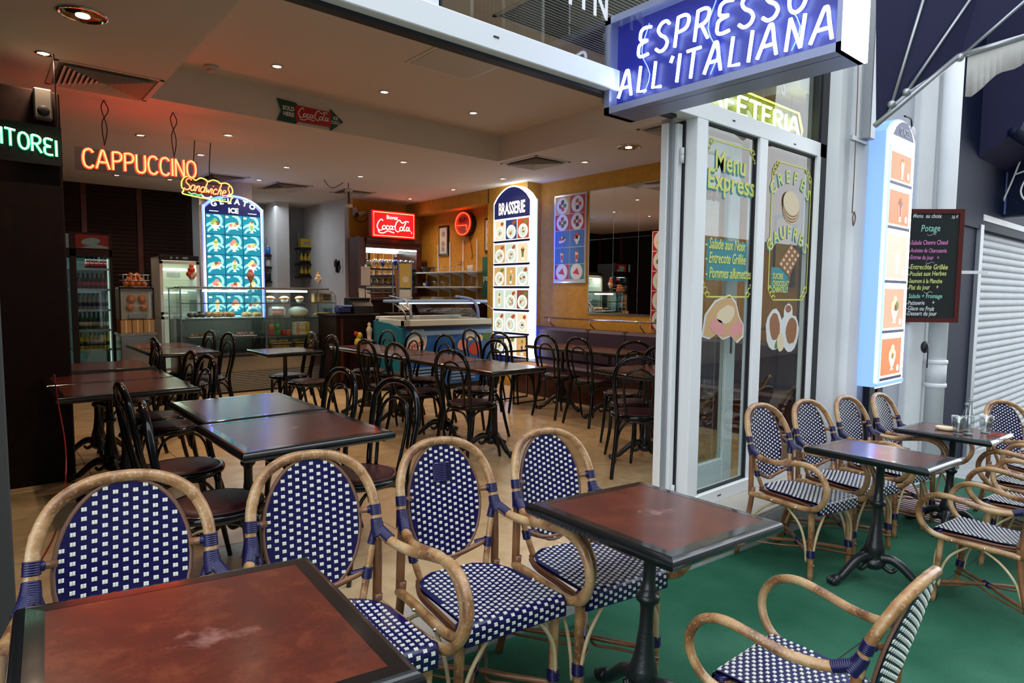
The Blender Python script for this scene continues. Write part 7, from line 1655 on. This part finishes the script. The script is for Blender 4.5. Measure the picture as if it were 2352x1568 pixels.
# ------------------------------------------------------------------ chalk board
dB = 6.0; bc = (CAMP+ray(2140, 611)*dB)
rtx = (atx(2208, 611, 1) - atx(2208, 611, 1)); ra = math.radians(-44); rv = Vector((math.cos(ra), math.sin(ra), 0)); ov = Vector((rv.y, -rv.x, 0)); ov = ov if ov.dot(-bc) > 0 else -ov
fb = (bc, rv, Vector((0, 0, 1)), ov); wB, hB = .535, 1.07
t = thing('chalkboard', 'black menu chalkboard in a dark red frame hung before the downpipe', 'board', tuple(bc))
mb = MB()
def ob(mb, a0, b0, a1, b1, c0, c1): return mb.poly([F(fb, a0, b0, c0), F(fb, a1, b0, c0), F(fb, a1, b1, c0), F(fb, a0, b1, c0)], fb[3], c1-c0)
for q in ((-wB/2, -hB/2, wB/2, -hB/2+.042), (-wB/2, hB/2-.042, wB/2, hB/2), (-wB/2, -hB/2+.042, -wB/2+.042, hB/2-.042), (wB/2-.042, -hB/2+.042, wB/2, hB/2-.042)): put(ob(MB(), *q, -.02, .012).build('frame_rail', 'board_frame'), t)
put(ob(MB(), -wB/2+.03, -hB/2+.03, wB/2-.03, hB/2-.03, -.015, .002).build('slate', 'board_black'), t)
put(ob(MB(), wB/2-.0, -.07, wB/2+.26, -.04, -.05, -.02).build('bracket', 'plastic_white'), t)
lines = [('Menu  au choix', .465, 'chalk_white', .058, -.20), ('16 €', .455, 'chalk_white', .045, .15), ('Potage', .335, 'chalk_green', .09, -.12), ('-Salade Chevre Chaud', .21, 'chalk_pink', .062, -.215), ('-Assiette de Charcuterie', .14, 'chalk_pink', .055, -.215), ('-Entree du jour   +', .075, 'chalk_pink', .058, -.215),
         ('-Entrecôte Grillée', -.02, 'chalk_yellow', .068, -.215), ('-Poulet aux Herbes', -.085, 'chalk_yellow', .062, -.215), ('-Saumon à la Planche', -.15, 'chalk_yellow', .060, -.215), ('-Plat du jour     +', -.215, 'chalk_yellow', .066, -.215),
         ('Salade + Fromage', -.295, 'chalk_green', .060, -.20), ('-Patisserie      +', -.36, 'chalk_white', .056, -.215), ('-Glace ou Fruit', -.41, 'chalk_white', .058, -.215), ('-Dessert du jour', -.46, 'chalk_white', .058, -.215)]
for s, b, m_, sz, a in lines: text('chalk_writing', s, sz, m_, fb, a, b-.01, .003, t, ext=.0003, bold=.0006, shear=.15, sx=.62 if len(s) > 18 else .72, rot=random.uniform(-.02, .03))
mb = MB()
for (a, b) in ((-.02, .295), (-.02, .03), (-.02, -.25)): mb.tube([F(fb, a+x, b+.008*math.sin(x*90), .004) for x in [q*.008-.04 for q in range(11)]], .0015, 4)
put(mb.build('chalk_flourish', 'chalk_white'), t)
# ------------------------------------------------------------------ awning over the terrace end
XA = 5.05
A_ = atx(2016, 285, XA+.0); B_ = atx(2205, 132, XA+.35)
t = thing('awning', 'dark navy folding awning with grey ribs above the facade', 'awning', (XA, YW, A_.z))
ribs = [((2048, 240), (2128, -25)), ((2082, 212), (2245, -25)), ((2205, 132), (2380, -20))]
def XA_at(u): return XA+.35*(u-2016)/(2205-2016)
pA = [atx(u, v, XA_at(u)) for u, v in ((2012, 290), (2050, 238), (2082, 210), (2205, 130))]; pT = [atx(u, v, XA_at(min(u, 2230))) for u, v in ((2012, -60), (2135, -60), (2262, -60), (2430, -60))]
mb = MB(); vs = []
for a, b in zip(pA, pT): vs += [a, b, a+Vector((.012, 0, 0)), b+Vector((.012, 0, 0))]
for k in range(3): i = 4*k; mb.add([vs[i], vs[i+1], vs[i+5], vs[i+4], vs[i+2], vs[i+3], vs[i+7], vs[i+6]], [(0, 1, 2, 3), (7, 6, 5, 4), (0, 3, 7, 4), (1, 5, 6, 2)])
put(mb.build('fabric', 'awning_fabric'), t)
for (b0, b1) in ribs:
    p, q = atx(*b0, XA_at(b0[0])-.02), atx(*b1, XA_at(min(b1[0], 2230))-.02); put(MB().tube([p, q], .011, 8).build('rib', 'grey_metal'), t); put(MB().blob(tuple(p), (.03, .03, .03), 8, 6).build('joint', 'grey_metal'), t)
put(MB().tube([pA[0]+Vector((-.02, 0, 0)), pA[3]+Vector((-.02, 0, 0))], .020, 8).build('arm', 'grey_metal'), t)
C_ = atx(2360, 82, XA_at(2230)); put(MB().tube([pA[3]+Vector((-.02, 0, 0)), C_], .020, 8).build('front_bar', 'grey_metal'), t)
xq = pA[3].x; top = []; bot = []
for k in range(11):
    f = k/10; p = pA[3].lerp(C_, .12+f*.9); top.append(p); bot.append(p+Vector((.0, 0, -.24-.02*math.sin(f*9)+(.09*f if f > .1 else -.0)-.05*(1-f))))
mb = MB()
for k in range(10): mb.add([top[k], top[k+1], bot[k+1], bot[k], top[k]+Vector((.01, 0, 0)), top[k+1]+Vector((.01, 0, 0)), bot[k+1]+Vector((.01, 0, 0)), bot[k]+Vector((.01, 0, 0))], [(0, 1, 2, 3), (7, 6, 5, 4), (3, 2, 6, 7)], True)
put(mb.build('valance', 'valance_cloth'), t)
# corner post of the awning box on the wall
p = aty(2012, 200, YW-.06); tA = thing('awning_rail', 'grey vertical awning rail fixed to the facade', 'rail', (p.x, YW-.04, 2.3))
q0, q1 = aty(1985, 330, YW-.06), aty(2016, -40, YW-.06)
put(MB().box2((q1.x-.10, YW-.10, aty(2012, 322, YW-.1).z), (q1.x, YW+.0, 4.2), bev=.006).build('rail_body', 'grey_metal'), tA); put(MB().box2((q1.x-.30, YW-.05, aty(2012, 332, YW-.1).z), (q1.x, YW-.02, aty(2012, 322, YW-.1).z)).build('bracket', 'grey_metal'), tA)
t = thing('pull_cord', 'thin pull cord hanging on the white facade left of the outdoor lit menu', 'cord', tuple(aty(1960, 500, YW)))
pts = [aty(1975, -20, YW-.045), aty(1970, 200, YW-.045), aty(1962, 400, YW-.045), aty(1957, 490, YW-.045)]; put(MB().tube(pts, .004, 5).build('cord_line', 'rim_brown'), t); c = aty(1961, 500, YW-.05); put(MB().tube(catmull([c+Vector((0, 0, .05)), c+Vector((.03, 0, 0)), c+Vector((0, 0, -.06)), c+Vector((-.02, 0, 0)), c+Vector((0, 0, .05))], 4), .005, 5).build('knot', 'rim_brown'), t)
# ------------------------------------------------------------------ neighbour's navy sign and dark awning
XNs = 9.75; fr_ = plane_x(XNs); (a0, b0), (a1, b1) = ax(2266, 500, XNs), ax(2420, 470, XNs); bt_ = ax(2266, 350, XNs)[1]
t = thing('hanging_sign', 'navy glazed sign box with unlit white script above the roller shutter', 'sign', (XNs, YW, b0))
put(MB().box2(F(fr_, a0, b0, -.16), F(fr_, a1, bt_+.25, -.14)).build('back_face', 'navy_paint'), t)
mb = MB()
for (q0, r0, q1, r1) in ((a0, b0, a1, b0+.03), (a0, b0, a0+.04, bt_+.25), (a0, bt_+.22, a1, bt_+.25)): mb.box2(F(fr_, q0, r0, -.15), F(fr_, q1, r1, 0))
put(mb.build('frame', 'navy_paint'), t); put(MB().box2(F(fr_, a0+.03, b0+.03, -.14), F(fr_, a0+.16, bt_, -.05)).build('inner_tube', 'lilac'), t)
put(MB().box2(F(fr_, a0-.05, b0, -.05), F(fr_, a0-.015, bt_, 0)).build('lit_edge', 'lit_soft'), t)
S_ = lambda x, y: F(fr_, a0+x, b0+y, -.02)
mb = MB()
for st in ([(.12, .10), (.22, .40), (.30, .68)], [(.10, .60), (.22, .72), (.36, .76), (.55, .70)], [(.24, .50), (.40, .55), (.55, .60)], [(.55, .62), (.40, .50), (.32, .30), (.40, .16), (.56, .22)], [(.42, .95), (.50, .70), (.58, .80)]): mb.tube(catmull([S_(*p) for p in st], 5), .011, 6)
put(mb.build('script_tube', 'letter_white'), t)
t = thing('neighbour_awning', 'dark navy rolled awning hanging over the neighbouring shop front', 'awning', (8.9, 1.9, 2.9))
z0 = aty(2210, 305, 1.9).z
put(MB().poly([(8.6, 2.1, z0), (8.6, 2.1, 4.6), (8.6, 1.2, 4.6), (8.6, 1.75, z0+.25)], (1, 0, 0), 5.5).build('fabric', 'awning_fabric'), t); put(MB().tube([(8.55, 1.80, z0+.22), (14.2, 1.80, z0+.22)], .05, 10).build('roller', 'navy_paint'), t)
# ------------------------------------------------------------------ things on the far terrace table
tt = T4; R4 = T4.matrix_world
def ont(u, v): # point on the tilted top of the far table
    n = (R4.to_3x3() @ Vector((0, 0, 1))); p0 = R4 @ Vector((0, 0, .7205)); d = ray(u, v); k = (p0-CAMP).dot(n)/d.dot(n); return CAMP+d*k
def tb(name, label, cat, u, v, group=None):
    p = ont(u, v); o = thing(name, label, cat, tuple(p), 0, group, tilt=True); return o
o = tb('ashtray', 'round cream ashtray on the far terrace table', 'ashtray', 2172, 987)
MB().lathe([(.045, 0), (.062, .004), (.064, .020), (.056, .024), (.050, .012), (.0, .010)], (0, 0, 0), 24).build('dish', 'food_cream', o); MB().lathe([(.050, .0125), (.0, .0125)], (0, 0, 0), 20).build('inner', 'plate_white', o)
for (u, v, lb, liq) in ((2200, 997, 'glass with a little brown drink left, beside the ashtray', True), (2263, 994, 'empty ribbed glass at the right of the bottle', False)):
    o = tb('drinking_glass', lb, 'glass', u, v, 'glasses on the far terrace table'); MB().lathe([(.026, .0), (.027, .006), (.030, .03), (.038, .07), (.043, .125), (.041, .125), (.036, .07), (.028, .03), (.024, .010), (.0, .010)], (0, 0, 0), 18, flute=.03).build('tumbler_body', 'glassware', o); MB().lathe([(.0, .0), (.027, .0), (.027, .008), (.0, .009)], (0, 0, 0), 16).build('base', 'bottle_clear', o)
    if liq: MB().lathe([(.0, .011), (.024, .011), (.026, .022), (.0, .022)], (0, 0, 0), 16).build('drink', 'food_brown', o)
for (u, v, lb, hh, rr) in ((2224, 998, 'clear glass bottle standing between the two glasses', .245, .030), (2216, 990, 'second clear bottle just behind the first one', .20, .028)):
    o = tb('glass_bottle', lb, 'bottle', u, v, 'bottles on the far terrace table'); MB().lathe([(rr*.9, 0), (rr, .008), (rr*.95, hh*.45), (rr*.55, hh*.68), (rr*.36, hh*.8), (rr*.36, hh*.95), (rr*.45, hh*.96), (rr*.45, hh)], (0, 0, 0), 18).build('bottle_body', 'glassware', o); MB().lathe([(.0, .002), (rr*.9, .002), (rr*.9, .012), (0, .012)], (0, 0, 0), 16).build('base', 'bottle_clear', o)
    for z in (.5, .92): MB().lathe([(rr*(.95 if z < .6 else .40), hh*z), (rr*(.99 if z < .6 else .5), hh*z+.004), (rr*(.9 if z < .6 else .4), hh*z+.008)], (0, 0, 0), 16).build('ring', 'bottle_clear', o)
o = tb('eyeglasses', 'pair of red-framed spectacles lying on the far terrace table', 'spectacles', 2300, 1004)
for s in (-1, 1):
    MB().tube([(s*.032+.024*math.cos(k*PI/6), .0+.012*math.sin(k*PI/6), .014) for k in range(12)], .003, 6, closed=True).build('rim', 'alarm_red', o); MB().tube(catmull([(s*.056, .0, .016), (s*.055, .05, .008), (s*-.01, .075, .006)], 4), .003, 6).build('temple', 'alarm_red', o)
o = tb('paper_roll', 'thin white paper roll lying beside the red spectacles', 'paper', 2292, 1009); MB().tube([(-.055, -.02, .009), (.055, -.03, .009)], .008, 10).build('roll', 'paper', o); MB().tube([(-.056, -.02, .009), (-.050, -.0205, .009)], .0085, 10).build('end', 'plastic_white', o)
# striped mat lying at the foot of the facade row
o = thing('striped_mat', 'brown and white striped mat lying behind the facade chairs', 'mat', (5.9, 1.7, gz(5.9)+.012), 0, tilt=True)
c0, c1, c2 = atg(2040, 1195), atg(2175, 1135), atg(2095, 1120)
MB().box((0, 0, -.001), (1.1, .62, .006)).build('backing', 'mat_white', o)
sm_ = None
for k in range(16):
    if sm_ is None: sm_ = MB().box((0, 0, 0), (.026, .62, .006)).build('stripe', 'mat_red', o, loc=(-.52, 0, .003)); c = sm_
    else: c = sm_.copy(); COL.objects.link(c); c.location = (-.52+k*.069, 0, .003)
